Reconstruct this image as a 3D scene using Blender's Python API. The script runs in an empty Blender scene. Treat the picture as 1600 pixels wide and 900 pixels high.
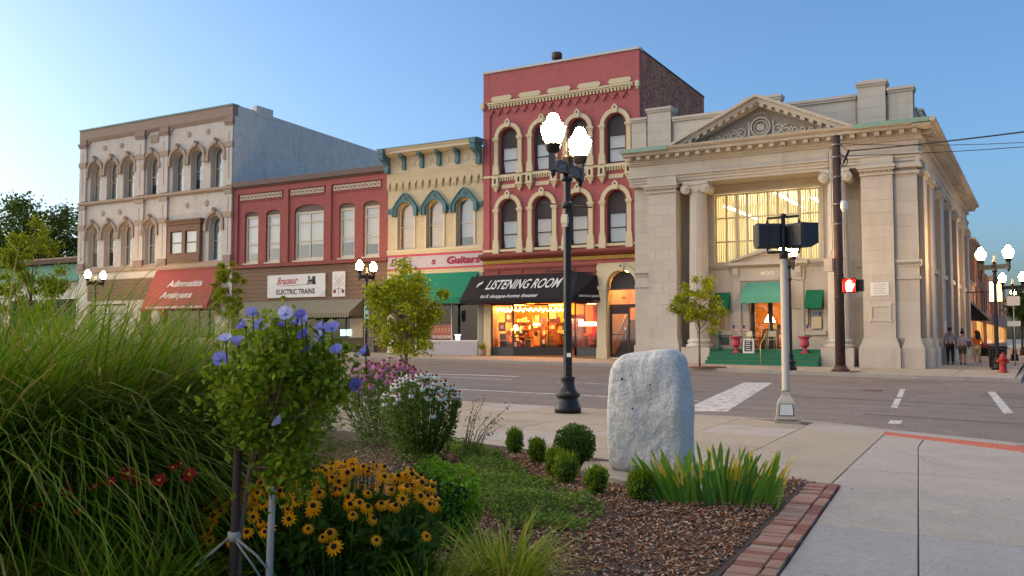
import bpy, bmesh, math, random
import numpy as np
from mathutils import Vector, Matrix
from mathutils.geometry import tessellate_polygon
random.seed(7); RNG = np.random.default_rng(7)
R = math.radians
SC = bpy.context.scene
COL = SC.collection
SL = 0.0145                                   # the street falls gently towards the right
def gz(x, dz=0.0): return -SL * x + dz

# ------------------------------------------------------------------ camera, sky, sun, exposure
cd = bpy.data.cameras.new('camera'); cam = bpy.data.objects.new('camera', cd); COL.objects.link(cam)
cam.location = (0, 0, 1.4)
cam.rotation_euler = (R(90) + math.atan(80 / 1443), 0, R(29.93))
cd.sensor_width = 36; cd.lens = 36 * 1443 / 1600; cd.clip_start = 0.05; cd.clip_end = 6000
cd.dof.use_dof = True; cd.dof.focus_distance = 26; cd.dof.aperture_fstop = 8.0
SC.camera = cam
W = bpy.data.worlds.new('World'); SC.world = W; W.use_nodes = True
nt = W.node_tree; nt.nodes.clear()
sky = nt.nodes.new('ShaderNodeTexSky'); sky.sky_type = 'NISHITA'; sky.sun_disc = False
SUN_ELEV, SUN_AZ = 6.5, -100.0            # degrees; azimuth from +Y, negative to the left of the picture
sky.sun_elevation = R(SUN_ELEV); sky.sun_rotation = R(SUN_AZ)
sky.air_density = 0.8; sky.dust_density = 3.2; sky.ozone_density = 3.2
bg = nt.nodes.new('ShaderNodeBackground'); bg.inputs[1].default_value = 0.15
wo = nt.nodes.new('ShaderNodeOutputWorld')
nt.links.new(sky.outputs[0], bg.inputs[0]); nt.links.new(bg.outputs[0], wo.inputs[0])
ld = bpy.data.lights.new('sun', 'SUN'); sun = bpy.data.objects.new('sun', ld); COL.objects.link(sun)
ld.energy = 1.35; ld.angle = R(165); ld.color = (1.0, 0.88, 0.75)
a_, e_ = R(SUN_AZ), R(SUN_ELEV)
sdir = Vector((math.sin(a_) * math.cos(e_), math.cos(a_) * math.cos(e_), math.sin(e_)))
sun.rotation_euler = sdir.to_track_quat('Z', 'Y').to_euler(); sun.location = sdir * 100
SC.view_settings.view_transform = 'Standard'; SC.view_settings.look = 'None'
SC.view_settings.exposure = 1.57; SC.view_settings.gamma = 1.0; SC.view_settings.use_curve_mapping = False
SC.render.engine = 'CYCLES'
SC.cycles.use_denoising = True
SC.cycles.max_bounces = 5; SC.cycles.diffuse_bounces = 3; SC.cycles.glossy_bounces = 3
SC.cycles.transparent_max_bounces = 12; SC.cycles.transmission_bounces = 3
SC.cycles.sample_clamp_indirect = 6.0; SC.cycles.caustics_reflective = False; SC.cycles.caustics_refractive = False

# ------------------------------------------------------------------ mesh helpers
class MB:
    def __init__(s): s.v = []; s.f = []; s.m = []; s.sm = []
    def add(s, vs, fs, m=0, smooth=False):
        o = len(s.v); s.v.extend([tuple(p) for p in vs])
        for f in fs: s.f.append([i + o for i in f]); s.m.append(m); s.sm.append(smooth)
        return s
    def box(s, x0, x1, y0, y1, z0, z1, m=0):
        return s.add([(x0,y0,z0),(x1,y0,z0),(x1,y1,z0),(x0,y1,z0),(x0,y0,z1),(x1,y0,z1),(x1,y1,z1),(x0,y1,z1)],
                     [(0,3,2,1),(4,5,6,7),(0,1,5,4),(1,2,6,5),(2,3,7,6),(3,0,4,7)], m)
    def extr(s, pts, vec, m=0):                # a flat polygon (3-D points) given thickness
        n = len(pts); vec = Vector(vec); P = [Vector(p) for p in pts]; Q = [p + vec for p in P]
        fs = [list(range(n)), list(range(2*n-1, n-1, -1))] + [(i, i+n, (i+1) % n + n, (i+1) % n) for i in range(n)]
        return s.add(P + Q, fs, m)
    def pxz(s, pts, y0, y1, m=0):              # polygon in the facade plane
        return s.extr([(x, y0, z) for x, z in pts], (0, y1 - y0, 0), m)
    def pyz(s, pts, x0, x1, m=0):
        return s.extr([(x0, y, z) for y, z in pts], (x1 - x0, 0, 0), m)
    def pxy(s, pts, z0, z1, m=0):
        return s.extr([(x, y, z0) for x, y in pts], (0, 0, z1 - z0), m)
    def tube(s, path, r, n=8, m=0, caps=True, smooth=True):
        P = [Vector(p) for p in path]; rr = r if isinstance(r, (list, tuple)) else [r] * len(P)
        vs = []; up0 = None
        for i, p in enumerate(P):
            t = (P[min(i+1, len(P)-1)] - P[max(i-1, 0)])
            t = t.normalized() if t.length > 1e-9 else Vector((0,0,1))
            if up0 is None: up0 = t.orthogonal().normalized()
            a = (up0 - t * up0.dot(t)); a = a.normalized() if a.length > 1e-6 else t.orthogonal().normalized(); up0 = a
            b = t.cross(a)
            for k in range(n):
                w = 2*math.pi*k/n; vs.append(p + (a*math.cos(w) + b*math.sin(w)) * rr[i])
        fs = [(i*n+k, i*n+(k+1) % n, (i+1)*n+(k+1) % n, (i+1)*n+k) for i in range(len(P)-1) for k in range(n)]
        s.add(vs, fs, m, smooth)
        if caps:
            o = len(s.v) - len(vs)
            s.f.append([o+k for k in range(n-1,-1,-1)]); s.m.append(m); s.sm.append(False)
            s.f.append([o+(len(P)-1)*n+k for k in range(n)]); s.m.append(m); s.sm.append(False)
        return s
    def lathe(s, prof, c=(0,0,0), n=16, m=0, smooth=True, flute=0, depth=0.0):
        vs = []
        for r, z in prof:
            for k in range(n):
                w = 2*math.pi*k/n; q = r * (1 - depth * (k % 2)) if flute else r
                vs.append((c[0]+q*math.cos(w), c[1]+q*math.sin(w), c[2]+z))
        L = len(prof)
        fs = [(i*n+k, i*n+(k+1) % n, (i+1)*n+(k+1) % n, (i+1)*n+k) for i in range(L-1) for k in range(n)]
        s.add(vs, fs, m, smooth); o = len(s.v) - len(vs)
        s.f.append([o+k for k in range(n-1,-1,-1)]); s.m.append(m); s.sm.append(False)
        s.f.append([o+(L-1)*n+k for k in range(n)]); s.m.append(m); s.sm.append(False)
        return s
    def ball(s, c, r, n=10, k=6, m=0, sz=None):
        rx, ry, rz = (r, r, r) if sz is None else sz
        vs = [(c[0], c[1], c[2]-rz)]
        for i in range(1, k):
            t = -math.pi/2 + math.pi*i/k
            for j in range(n):
                w = 2*math.pi*j/n; vs.append((c[0]+rx*math.cos(t)*math.cos(w), c[1]+ry*math.cos(t)*math.sin(w), c[2]+rz*math.sin(t)))
        vs.append((c[0], c[1], c[2]+rz)); e = len(vs)-1
        fs = [(0, 1+(j+1) % n, 1+j) for j in range(n)]
        fs += [(1+i*n+j, 1+i*n+(j+1) % n, 1+(i+1)*n+(j+1) % n, 1+(i+1)*n+j) for i in range(k-2) for j in range(n)]
        fs += [(e, 1+(k-2)*n+j, 1+(k-2)*n+(j+1) % n) for j in range(n)]
        return s.add(vs, fs, m, True)
    def band(s, a, b, y0, y1, m=0, closed=False):   # ring between two outlines in the facade plane, front at y0
        n = len(a)
        vs = [(x, y0, z) for x, z in a] + [(x, y0, z) for x, z in b] + [(x, y1, z) for x, z in a] + [(x, y1, z) for x, z in b]
        fs = []
        for i in range(n if closed else n-1):
            j = (i+1) % n
            fs += [(i, j, n+j, n+i), (n+i, n+j, 3*n+j, 3*n+i), (i, 2*n+i, 2*n+j, j)]
        if not closed: fs += [(0, n, 3*n, 2*n), (n-1, 3*n-1, 4*n-1, 2*n-1)]
        return s.add(vs, fs, m)
    def wall(s, outer, holes, y, depth, m=0):       # wall sheet with openings and their reveals
        loops = [outer] + holes
        tri = tessellate_polygon([[Vector((x, z, 0)) for x, z in L] for L in loops])
        flat = [(x, y, z) for L in loops for x, z in L]
        s.add(flat, [tuple(t) for t in tri], m)
        for L in holes:
            n = len(L)
            s.add([(x, y, z) for x, z in L] + [(x, y+depth, z) for x, z in L], [(i, (i+1) % n, (i+1) % n + n, i+n) for i in range(n)], m)
        return s
    def mesh(s, name, mats, off=(0,0,0)):
        me = bpy.data.meshes.new(name)
        o = Vector(off)
        me.from_pydata([Vector(p) - o for p in s.v], [], s.f)
        for mm in (mats if isinstance(mats, (list, tuple)) else [mats]): me.materials.append(mm)
        me.polygons.foreach_set('material_index', s.m); me.polygons.foreach_set('use_smooth', s.sm)
        bm = bmesh.new(); bm.from_mesh(me); bmesh.ops.recalc_face_normals(bm, faces=bm.faces); bm.to_mesh(me); bm.free()
        me.update(); return me

WL = {}                                            # world position of every root
def link(name, me, parent=None, loc=None, rot=None, scale=None):
    o = bpy.data.objects.new(name, me); COL.objects.link(o)
    if parent is not None: o.parent = parent
    if loc is not None: o.location = loc
    if rot is not None: o.rotation_euler = rot
    if scale is not None: o.scale = scale if hasattr(scale, '__len__') else (scale,)*3
    return o
def tag(o, label=None, cat=None, group=None, kind=None):
    if label: o['label'] = label
    if cat: o['category'] = cat
    if group: o['group'] = group
    if kind: o['kind'] = kind
    return o
def thing(name, label, cat, loc=(0,0,0), rz=0.0, group=None):
    o = link(name, None, None, loc, (0,0,rz)); WL[o.name] = Vector(loc); o.empty_display_size = 0.2
    return tag(o, label, cat, group)
def wloc(p): return WL.get(p.name, Vector((0,0,0))) if p is not None else Vector((0,0,0))
def part(name, mb, mats, parent):                  # mb in world coordinates; a part or sub-part of an unrotated thing
    w = wloc(parent); o = link(name, mb.mesh(name, mats, w), parent); WL[o.name] = w; return o
def lpart(name, mb, mats, parent):                 # mb in the parent's own coordinates
    o = link(name, mb.mesh(name, mats), parent); return o
def solo(name, mb, mats, label, cat, base, group=None):  # a thing of one mesh, world coordinates
    o = link(name, mb.mesh(name, mats, base), None, base); WL[o.name] = Vector(base); return tag(o, label, cat, group)
def copy_tree(o, parent=None):
    c = o.copy(); COL.objects.link(c); c.parent = parent
    for ch in o.children: copy_tree(ch, c)
    return c
def npmesh(name, V, F, mats, mi=None, smooth=False):   # fast mesh from arrays (all quads or all tris)
    me = bpy.data.meshes.new(name); n, k = F.shape
    me.vertices.add(len(V)); me.vertices.foreach_set('co', np.ascontiguousarray(V, dtype=np.float32).ravel())
    me.loops.add(n*k); me.loops.foreach_set('vertex_index', np.ascontiguousarray(F, dtype=np.int32).ravel())
    me.polygons.add(n); me.polygons.foreach_set('loop_start', np.arange(0, n*k, k, dtype=np.int32))
    if mi is not None: me.polygons.foreach_set('material_index', np.ascontiguousarray(mi, dtype=np.int32))
    for mm in (mats if isinstance(mats, (list, tuple)) else [mats]): me.materials.append(mm)
    if smooth: me.polygons.foreach_set('use_smooth', np.ones(n, dtype=bool))
    me.update(calc_edges=True); me.validate(); return me

def arch(cx, w, zb, zt, rise=None, n=12, pointed=False):   # outline of an opening, from bottom left anticlockwise
    h = w/2; rise = h if rise is None else rise; zs = zt - rise; p = [(cx-h, zb), (cx+h, zb)]
    if rise <= 0: return p + [(cx+h, zt), (cx-h, zt)]
    for i in range(n+1):
        t = math.pi*i/n
        if pointed:
            u = i/n*2; x = h*(1-u); z = zs + rise*(1-abs(1-u)**1.7)
            p.append((cx+x, z))
        else: p.append((cx+h*math.cos(t), zs+rise*math.sin(t)))
    return p
def inset(pts, d):
    xs = [p[0] for p in pts]; zs = [p[1] for p in pts]; cx = (min(xs)+max(xs))/2; cz = (min(zs)+max(zs))/2
    w = max(xs)-min(xs); h = max(zs)-min(zs)
    return [(cx+(x-cx)*(1-2*d/w), cz+(z-cz)*(1-2*d/h)) for x, z in pts]
def clip_z(pts, za, zb):                           # part of a convex outline between two heights
    def cut(P, z, keep):
        out = []
        for i in range(len(P)):
            a, b = P[i], P[(i+1) % len(P)]; ia, ib = keep(a[1]), keep(b[1])
            if ia: out.append(a)
            if ia != ib:
                t = (z-a[1])/(b[1]-a[1]); out.append((a[0]+(b[0]-a[0])*t, z))
        return out
    P = cut(pts, za, lambda q: q >= za); return cut(P, zb, lambda q: q <= zb) if P else P
def clip_x(pts, xa, xb):
    return [(x, z) for z, x in clip_z([(z, x) for x, z in pts], xa, xb)]

# ------------------------------------------------------------------ materials
def lin(h):
    h = h.lstrip('#'); c = [int(h[i:i+2], 16)/255 for i in (0,2,4)]
    return tuple((x/12.92 if x <= .04045 else ((x+.055)/1.055)**2.4) for x in c) + (1.0,)
def sc(c, k): return tuple(min(1, x*k) for x in c[:3]) + (1.0,)
def mat(name, col, rough=.8, var=.12, vs=3.0, bump=.0, bs=40.0, metal=0.0, spec=.3, dirt=0.0, dirtcol=None, brick=None, wave=None, speck=0.0, ss=150.0, streak=0.0, ds=.55, dr=(.5,.78)):
    col = lin(col) if isinstance(col, str) else tuple(col)+((1.0,) if len(col) == 3 else ())
    m = bpy.data.materials.new(name); m.use_nodes = True; N = m.node_tree.nodes; Lk = m.node_tree.links
    b = N['Principled BSDF']; b.inputs['Roughness'].default_value = rough; b.inputs['Metallic'].default_value = metal
    b.inputs['Specular IOR Level'].default_value = spec
    g = N.new('ShaderNodeNewGeometry')
    n1 = N.new('ShaderNodeTexNoise'); n1.inputs['Scale'].default_value = vs; n1.inputs['Detail'].default_value = 6; n1.inputs['Roughness'].default_value = .65
    Lk.new(g.outputs['Position'], n1.inputs['Vector'])
    mx = N.new('ShaderNodeMix'); mx.data_type = 'RGBA'
    mx.inputs[6].default_value = sc(col, 1-var*1.6); mx.inputs[7].default_value = sc(col, 1+var*1.6)
    Lk.new(n1.outputs[0], mx.inputs[0]); out = mx.outputs[2]; hgt = None
    if brick:
        w, h, mor = brick; sp = N.new('ShaderNodeSeparateXYZ'); Lk.new(g.outputs['Position'], sp.inputs[0])
        ad = N.new('ShaderNodeMath'); ad.operation = 'ADD'; Lk.new(sp.outputs[0], ad.inputs[0]); Lk.new(sp.outputs[1], ad.inputs[1])
        cb = N.new('ShaderNodeCombineXYZ'); Lk.new(ad.outputs[0], cb.inputs[0]); Lk.new(sp.outputs[2], cb.inputs[1])
        br = N.new('ShaderNodeTexBrick'); Lk.new(cb.outputs[0], br.inputs['Vector']); br.inputs['Scale'].default_value = 1
        br.inputs['Brick Width'].default_value = w; br.inputs['Row Height'].default_value = h; br.inputs['Mortar Size'].default_value = .006
        br.inputs['Color1'].default_value = (1,1,1,1); br.inputs['Color2'].default_value = (.86,.86,.86,1); br.inputs['Mortar'].default_value = (mor,mor,mor,1)
        m2 = N.new('ShaderNodeMix'); m2.data_type = 'RGBA'; m2.blend_type = 'MULTIPLY'; m2.inputs[0].default_value = 1
        Lk.new(out, m2.inputs[6]); Lk.new(br.outputs[0], m2.inputs[7]); out = m2.outputs[2]; hgt = br.outputs['Fac']
    if wave:                                        # stripes along world X (fabric print): period, second colour
        sp = N.new('ShaderNodeSeparateXYZ'); Lk.new(g.outputs['Position'], sp.inputs[0])
        md = N.new('ShaderNodeMath'); md.operation = 'FRACT'; dv = N.new('ShaderNodeMath'); dv.operation = 'DIVIDE'; dv.inputs[1].default_value = wave[0]
        Lk.new(sp.outputs[0], dv.inputs[0]); Lk.new(dv.outputs[0], md.inputs[0])
        gt = N.new('ShaderNodeMath'); gt.operation = 'GREATER_THAN'; gt.inputs[1].default_value = .5; Lk.new(md.outputs[0], gt.inputs[0])
        m2 = N.new('ShaderNodeMix'); m2.data_type = 'RGBA'; Lk.new(gt.outputs[0], m2.inputs[0]); Lk.new(out, m2.inputs[6]); m2.inputs[7].default_value = lin(wave[1]); out = m2.outputs[2]
    if dirt:
        n2 = N.new('ShaderNodeTexNoise'); n2.inputs['Scale'].default_value = ds; n2.inputs['Detail'].default_value = 8; n2.inputs['Roughness'].default_value = .7
        mp = N.new('ShaderNodeMapping'); mp.inputs['Scale'].default_value = (2.4,2.0,.4); Lk.new(g.outputs['Position'], mp.inputs[0]); Lk.new(mp.outputs[0], n2.inputs['Vector'])
        rp = N.new('ShaderNodeMapRange'); rp.inputs[1].default_value = dr[0]; rp.inputs[2].default_value = dr[1]; rp.inputs[4].default_value = dirt; Lk.new(n2.outputs[0], rp.inputs[0])
        m3 = N.new('ShaderNodeMix'); m3.data_type = 'RGBA'; Lk.new(rp.outputs[0], m3.inputs[0]); Lk.new(out, m3.inputs[6]); m3.inputs[7].default_value = lin(dirtcol) if dirtcol else sc(col, .35); out = m3.outputs[2]
    if streak:
        m5 = N.new('ShaderNodeMapping'); m5.inputs['Scale'].default_value = (.12,1.6,1); Lk.new(g.outputs['Position'], m5.inputs[0]); n5 = N.new('ShaderNodeTexNoise'); n5.inputs['Scale'].default_value = 1.0; n5.inputs['Detail'].default_value = 7; n5.inputs['Roughness'].default_value = .7; Lk.new(m5.outputs[0], n5.inputs['Vector'])
        r5 = N.new('ShaderNodeMapRange'); r5.inputs[1].default_value = .3; r5.inputs[2].default_value = .7; r5.inputs[3].default_value = 1-streak; r5.inputs[4].default_value = 1+streak; Lk.new(n5.outputs[0], r5.inputs[0])
        m6 = N.new('ShaderNodeMix'); m6.data_type = 'RGBA'; m6.blend_type = 'MULTIPLY'; m6.inputs[0].default_value = 1; Lk.new(out, m6.inputs[6]); Lk.new(r5.outputs[0], m6.inputs[7]); out = m6.outputs[2]
    if speck:
        n4 = N.new('ShaderNodeTexNoise'); n4.inputs['Scale'].default_value = ss; n4.inputs['Detail'].default_value = 3; Lk.new(g.outputs['Position'], n4.inputs['Vector'])
        r4 = N.new('ShaderNodeMapRange'); r4.inputs[1].default_value = .3; r4.inputs[2].default_value = .7; r4.inputs[3].default_value = 1-speck; r4.inputs[4].default_value = 1+speck; Lk.new(n4.outputs[0], r4.inputs[0])
        m4 = N.new('ShaderNodeMix'); m4.data_type = 'RGBA'; m4.blend_type = 'MULTIPLY'; m4.inputs[0].default_value = 1; Lk.new(out, m4.inputs[6]); Lk.new(r4.outputs[0], m4.inputs[7]); out = m4.outputs[2]
    Lk.new(out, b.inputs['Base Color'])
    if bump:
        nb = N.new('ShaderNodeTexNoise'); nb.inputs['Scale'].default_value = bs; nb.inputs['Detail'].default_value = 5; Lk.new(g.outputs['Position'], nb.inputs['Vector'])
        bp = N.new('ShaderNodeBump'); bp.inputs['Strength'].default_value = bump; bp.inputs['Distance'].default_value = .02
        src = nb.outputs[0]
        if hgt is not None:
            ma = N.new('ShaderNodeMath'); ma.operation = 'SUBTRACT'; Lk.new(nb.outputs[0], ma.inputs[0]); Lk.new(hgt, ma.inputs[1]); src = ma.outputs[0]
        Lk.new(src, bp.inputs['Height']); Lk.new(bp.outputs[0], b.inputs['Normal'])
    return m
def emit(name, col, s):
    m = bpy.data.materials.new(name); m.use_nodes = True; N = m.node_tree.nodes
    b = N['Principled BSDF']; c = lin(col); b.inputs['Base Color'].default_value = c; b.inputs['Emission Color'].default_value = c; b.inputs['Emission Strength'].default_value = s
    return m
def glassm(name, tint=(.9,.92,.92), refl=1.0, base=.11):
    m = bpy.data.materials.new(name); m.use_nodes = True; N = m.node_tree.nodes; Lk = m.node_tree.links; N.clear()
    o = N.new('ShaderNodeOutputMaterial'); t = N.new('ShaderNodeBsdfTransparent'); t.inputs[0].default_value = tint+(1,)
    g = N.new('ShaderNodeBsdfGlossy'); g.inputs['Roughness'].default_value = .03; g.inputs[0].default_value = (refl,refl,refl,1)
    lw = N.new('ShaderNodeLayerWeight'); lw.inputs[0].default_value = .5; pw = N.new('ShaderNodeMath'); pw.operation = 'POWER'; pw.inputs[1].default_value = 3.5; Lk.new(lw.outputs['Facing'], pw.inputs[0])
    fr = N.new('ShaderNodeMath'); fr.operation = 'MULTIPLY_ADD'; fr.inputs[1].default_value = .85; fr.inputs[2].default_value = base; Lk.new(pw.outputs[0], fr.inputs[0])
    nz = N.new('ShaderNodeTexNoise'); nz.inputs['Scale'].default_value = .8; ge = N.new('ShaderNodeNewGeometry'); Lk.new(ge.outputs['Position'], nz.inputs['Vector'])
    bp = N.new('ShaderNodeBump'); bp.inputs['Strength'].default_value = .06; Lk.new(nz.outputs[0], bp.inputs['Height']); Lk.new(bp.outputs[0], g.inputs['Normal'])
    mx = N.new('ShaderNodeMixShader'); Lk.new(fr.outputs[0], mx.inputs[0]); Lk.new(t.outputs[0], mx.inputs[1]); Lk.new(g.outputs[0], mx.inputs[2]); Lk.new(mx.outputs[0], o.inputs[0])
    return m
def leafm(name, col, var=.35, trans=.35, vs=9.0):
    c = lin(col); c = (c[0], c[1], c[2]*.4, 1.0) if c[1] >= c[0]*.85 and c[1] > c[2]*1.3 else c
    m = mat(name, c, rough=.6, var=var, vs=vs, spec=.12); N = m.node_tree.nodes; Lk = m.node_tree.links
    b = N['Principled BSDF']; t = N.new('ShaderNodeBsdfTranslucent'); src = b.inputs['Base Color'].links[0].from_socket
    Lk.new(src, t.inputs[0]); mx = N.new('ShaderNodeMixShader'); mx.inputs[0].default_value = trans
    o = N['Material Output']; Lk.new(b.outputs[0], mx.inputs[1]); Lk.new(t.outputs[0], mx.inputs[2]); Lk.new(mx.outputs[0], o.inputs[0])
    return m
M = {}
M['asphalt'] = mat('asphalt', '#766a60', .85, .16, 1.3, .5, 45, dirt=.5, dirtcol='#5c524a', speck=.3, ss=16, streak=.24)
M['patch'] = mat('asphalt_patch', '#5c5652', .9, .12, 3, .3, 90)
M['patch2'] = mat('old_patch', '#6a5f57', .9, .14, 2, .5, 45, speck=.3, ss=16, streak=.15)
M['concrete'] = mat('sidewalk_concrete', '#9f917c', .85, .08, 1.6, .2, 90, dirt=.45, dirtcol='#7f735f', speck=.14, ss=30)
M['concrete2'] = mat('sidewalk_concrete_pale', '#a2978a', .85, .08, 1.6, .2, 90, dirt=.45, dirtcol='#80766a', speck=.14, ss=30)
M['concrete3'] = mat('sidewalk_concrete_grey', '#948f88', .85, .08, 1.6, .2, 90, dirt=.4, dirtcol='#78736e', speck=.14, ss=30)
M['joint'] = mat('joint_dirt', '#5a5148', .95, .15, 5)
M['kerb'] = mat('kerb_concrete', '#9c9286', .9, .1, 3, .2, 80, dirt=.5, dirtcol='#5f584f')
M['paint'] = mat('road_paint', '#c6bfb4', .8, .14, 5, dirt=.95, dirtcol='#7d7168', speck=.2, ss=20, ds=2.2, dr=(.48,.62))
M['paver'] = mat('paver_brick', '#94705e', .9, .3, 6, .3, 60)
M['paver2'] = mat('paver_brick_dark', '#7f5040', .9, .25, 7, .3, 60)
M['paver3'] = mat('paver_brick_pale', '#9c8370', .9, .2, 7, .3, 60)
M['tactile'] = mat('tactile_red', '#b4614a', .8, .1, 4)
M['soil'] = mat('soil', '#4a3a30', .95, .3, 8, .8, 30)
M['glass'] = glassm('window_glass')
M['shopglass'] = glassm('shop_glass', (.95,.95,.94), .8, .06)
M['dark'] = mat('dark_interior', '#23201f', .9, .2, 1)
M['blind'] = mat('window_blind', '#c6bba8', .8, .05, 1.5)
M['blind2'] = mat('window_blind_tan', '#c9ae8e', .8, .06, 1.5)
M['blindg'] = mat('window_blind_grey', '#a9aaa6', .8, .06, 1.5)
M['blackiron'] = mat('black_iron', '#211f1e', .42, .2, 8, .1, 60, metal=.3, spec=.5)
M['white'] = mat('white_paint', '#d9d5cc', .6, .05, 3)
M['black'] = mat('black_paint', '#161515', .6, .1, 3)
M['red'] = mat('red_paint', '#b0222a', .6, .1, 3)
M['globe'] = emit('lit_globe', '#ffcf8f', 62)
M['globefar'] = emit('lit_globe_far', '#ffd9a0', 60)

# ------------------------------------------------------------------ lettering
_tc = {}
def textgeo(s, bold=0.0):
    if (s, bold) in _tc: return _tc[(s, bold)]
    c = bpy.data.curves.new('t', 'FONT'); c.body = s; c.size = 1; c.offset = bold; c.resolution_u = 3; c.align_x = 'LEFT'
    o = bpy.data.objects.new('t', c); COL.objects.link(o)
    me = bpy.data.meshes.new_from_object(o.evaluated_get(bpy.context.evaluated_depsgraph_get()))
    V = [(v.co.x, v.co.y) for v in me.vertices]; Fc = [list(p.vertices) for p in me.polygons]
    bpy.data.objects.remove(o); bpy.data.curves.remove(c); bpy.data.meshes.remove(me)
    x0 = min(v[0] for v in V); x1 = max(v[0] for v in V)
    _tc[(s, bold)] = ([(x-x0, y) for x, y in V], Fc, x1-x0); return _tc[(s, bold)]
def letter(mb, s, org, ux, uz, width, height, bold=0.0, shear=0.0, m=0, rise=0.0):
    V, Fc, w = textgeo(s, bold); ux = Vector(ux).normalized(); uz = Vector(uz).normalized(); org = Vector(org)
    k = width / w; h = height / .73                # capitals are about .73 of the font size
    mb.add([org + ux*((x*k) + shear*y*h) + uz*(y*h + rise*x*k) for x, y in V], Fc, m); return mb
for _s, _b in [('LISTENING ROOM', .012), ('The', .03), ('hi-fi shoppe-home theater', .012), ('electronics speakers', .015), ('482', .01), ('Guitars', .035), ('D', .04), ('s', .035), ('ON SALE NOW!', .04),
               ('Brasseur', .02), ('ELECTRIC TRAINS', .03), ('Adomaitis', .012), ('Antiques', .012), ('400', .01), ('the', .0), ('Who', .0)]: textgeo(_s, _b)

# ------------------------------------------------------------------ ground, street, sidewalks
def sheet(mb, pts, dz, m=0): return mb.add([(x, y, gz(x, dz)) for x, y in pts], [tuple(range(len(pts)))], m)
def slab_mesh(pts, dz, th, bev=.006):              # one paving piece with a slightly rounded top edge
    n = len(pts); cx = sum(p[0] for p in pts)/n; cy = sum(p[1] for p in pts)/n; mb = MB()
    def ins(p, d):
        v = Vector((p[0]-cx, p[1]-cy)); L = v.length; return (cx+v.x*(1-d/L), cy+v.y*(1-d/L))
    top = [ins(p, bev) for p in pts]
    vs = [(x, y, gz(x, dz-th)) for x, y in pts] + [(x, y, gz(x, dz-bev*.7)) for x, y in pts] + [(x, y, gz(x, dz)) for x, y in top]
    fs = [(i, (i+1) % n, (i+1) % n + n, i+n) for i in range(n)] + [(i+n, (i+1) % n + n, (i+1) % n + 2*n, i+2*n) for i in range(n)] + [tuple(range(2*n, 3*n))]
    return mb.add(vs, fs)
mb = MB()
def gx(x): return gz(max(-90, min(40, x)), -.45)
xs = [-3000, -90, 40, 3000]
for a, b in zip(xs, xs[1:]): mb.add([(a,-600,gx(a)), (b,-600,gx(b)), (b,4000,gx(b)), (a,4000,gx(a))], [(0,1,2,3)])
g = link('ground', mb.mesh('ground', mat('ground_far', '#77726a', .95, .2, .5))); g['kind'] = 'structure'

mb = MB(); sheet(mb, [(-140,12), (60,12), (60,41), (-140,41)], -.13)
road = link('road', mb.mesh('road', M['asphalt'])); road['kind'] = 'structure'
mb = MB(); sheet(mb, [(-.75,41.0), (11,41.0), (3,260), (-.75,260)], -.13); sheet(mb, [(-.1,-40), (14,-40), (14,12), (.2,12)], -.13)
o = link('side_street', mb.mesh('side_street', M['asphalt'])); o['kind'] = 'structure'
def marking(name, pts, m='paint', dz=-.126):
    mb = MB(); sheet(mb, pts, dz); return part(name, mb, M[m], road)
marking('stop_line', [(-6.35,17.75), (-5.55,18.25), (-7.7,30.3), (-8.5,29.9)])
for a, b in [((-2.86,21.5),(-3.2,24.9)), ((-3.26,25.5),(-3.68,29.6))]: marking('crosswalk_line', [(a[0]-.07,a[1]), (a[0]+.07,a[1]), (b[0]+.07,b[1]), (b[0]-.07,b[1])])
marking('crosswalk_line', [(-.76,21.4), (-.60,21.8), (-1.28,30.1), (-1.46,29.9)])
marking('crosswalk_line', [(-2.45,17.6), (-2.25,17.7), (-2.3,18.4), (-2.5,18.3)])
marking('parking_line', [(-30,27.3), (-19.2,27.1), (-17.6,27.7), (-15.9,27.8), (-15.9,28.25), (-17.7,28.2), (-19.3,27.5), (-30,27.7)])
marking('lane_line', [(-60,25.6), (-15,25.9), (-15,26.1), (-60,25.8)])
marking('lane_line', [(-13.2,25.7), (-9.4,25.7), (-9.4,25.9), (-13.2,25.9)])
marking('lane_line', [(-60,20.45), (-6.95,20.62), (-6.95,20.82), (-60,20.65)])
for pts in ([(-9.5,31.8),(-4.2,31.6),(-4.3,31.75),(-9.6,31.95)], [(-6,24),(1,23.4),(1,23.55),(-6,24.2)], [(-13,33),(-9.5,33.1),(-9.5,33.2),(-13,33.15)], [(-3.2,19.4),(2.2,18.6),(2.2,18.72),(-1.2,19.2),(-3.2,19.6)], [(-30,34.6),(-12,34.4),(-12,34.5),(-30,34.75)], [(-12,23.2),(-9.2,23.6),(-9.2,23.68),(-12,23.3)]):
    marking('tar_seam', pts, 'patch', -.1265)
for k in range(16):                                  # wandering cracks in the asphalt
    x = random.uniform(-24,1); y = random.uniform(17,37); P = [(x,y)]; a = random.choice([0,math.pi/2])+random.uniform(-.5,.5)
    for q in range(random.randint(5,10)): a += random.uniform(-.5,.5); x += .45*math.cos(a); y += .45*math.sin(a); P.append((x,y))
    mb = MB()
    for (xa,ya),(xb,yb) in zip(P,P[1:]):
        d = Vector((xb-xa,yb-ya)).normalized(); n_ = Vector((-d.y,d.x))*random.uniform(.014,.03); mb.add([(xa-n_.x,ya-n_.y,gz(xa,-.1262)),(xb-n_.x,yb-n_.y,gz(xb,-.1262)),(xb+n_.x,yb+n_.y,gz(xb,-.1262)),(xa+n_.x,ya+n_.y,gz(xa,-.1262))], [(0,1,2,3)])
    part('crack', mb, M['patch'], road)
for x, y, w, h in ((-10.5,23.2,2.6,1.3),(-1.5,26.5,1.4,3.0),(-20,32.5,4.5,1.2),(-5.2,33.6,2.2,1.6)): marking('asphalt_patch', [(x,y),(x+w,y+.1),(x+w,y+h),(x,y+h-.1)], 'patch2', -.1275)
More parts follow.
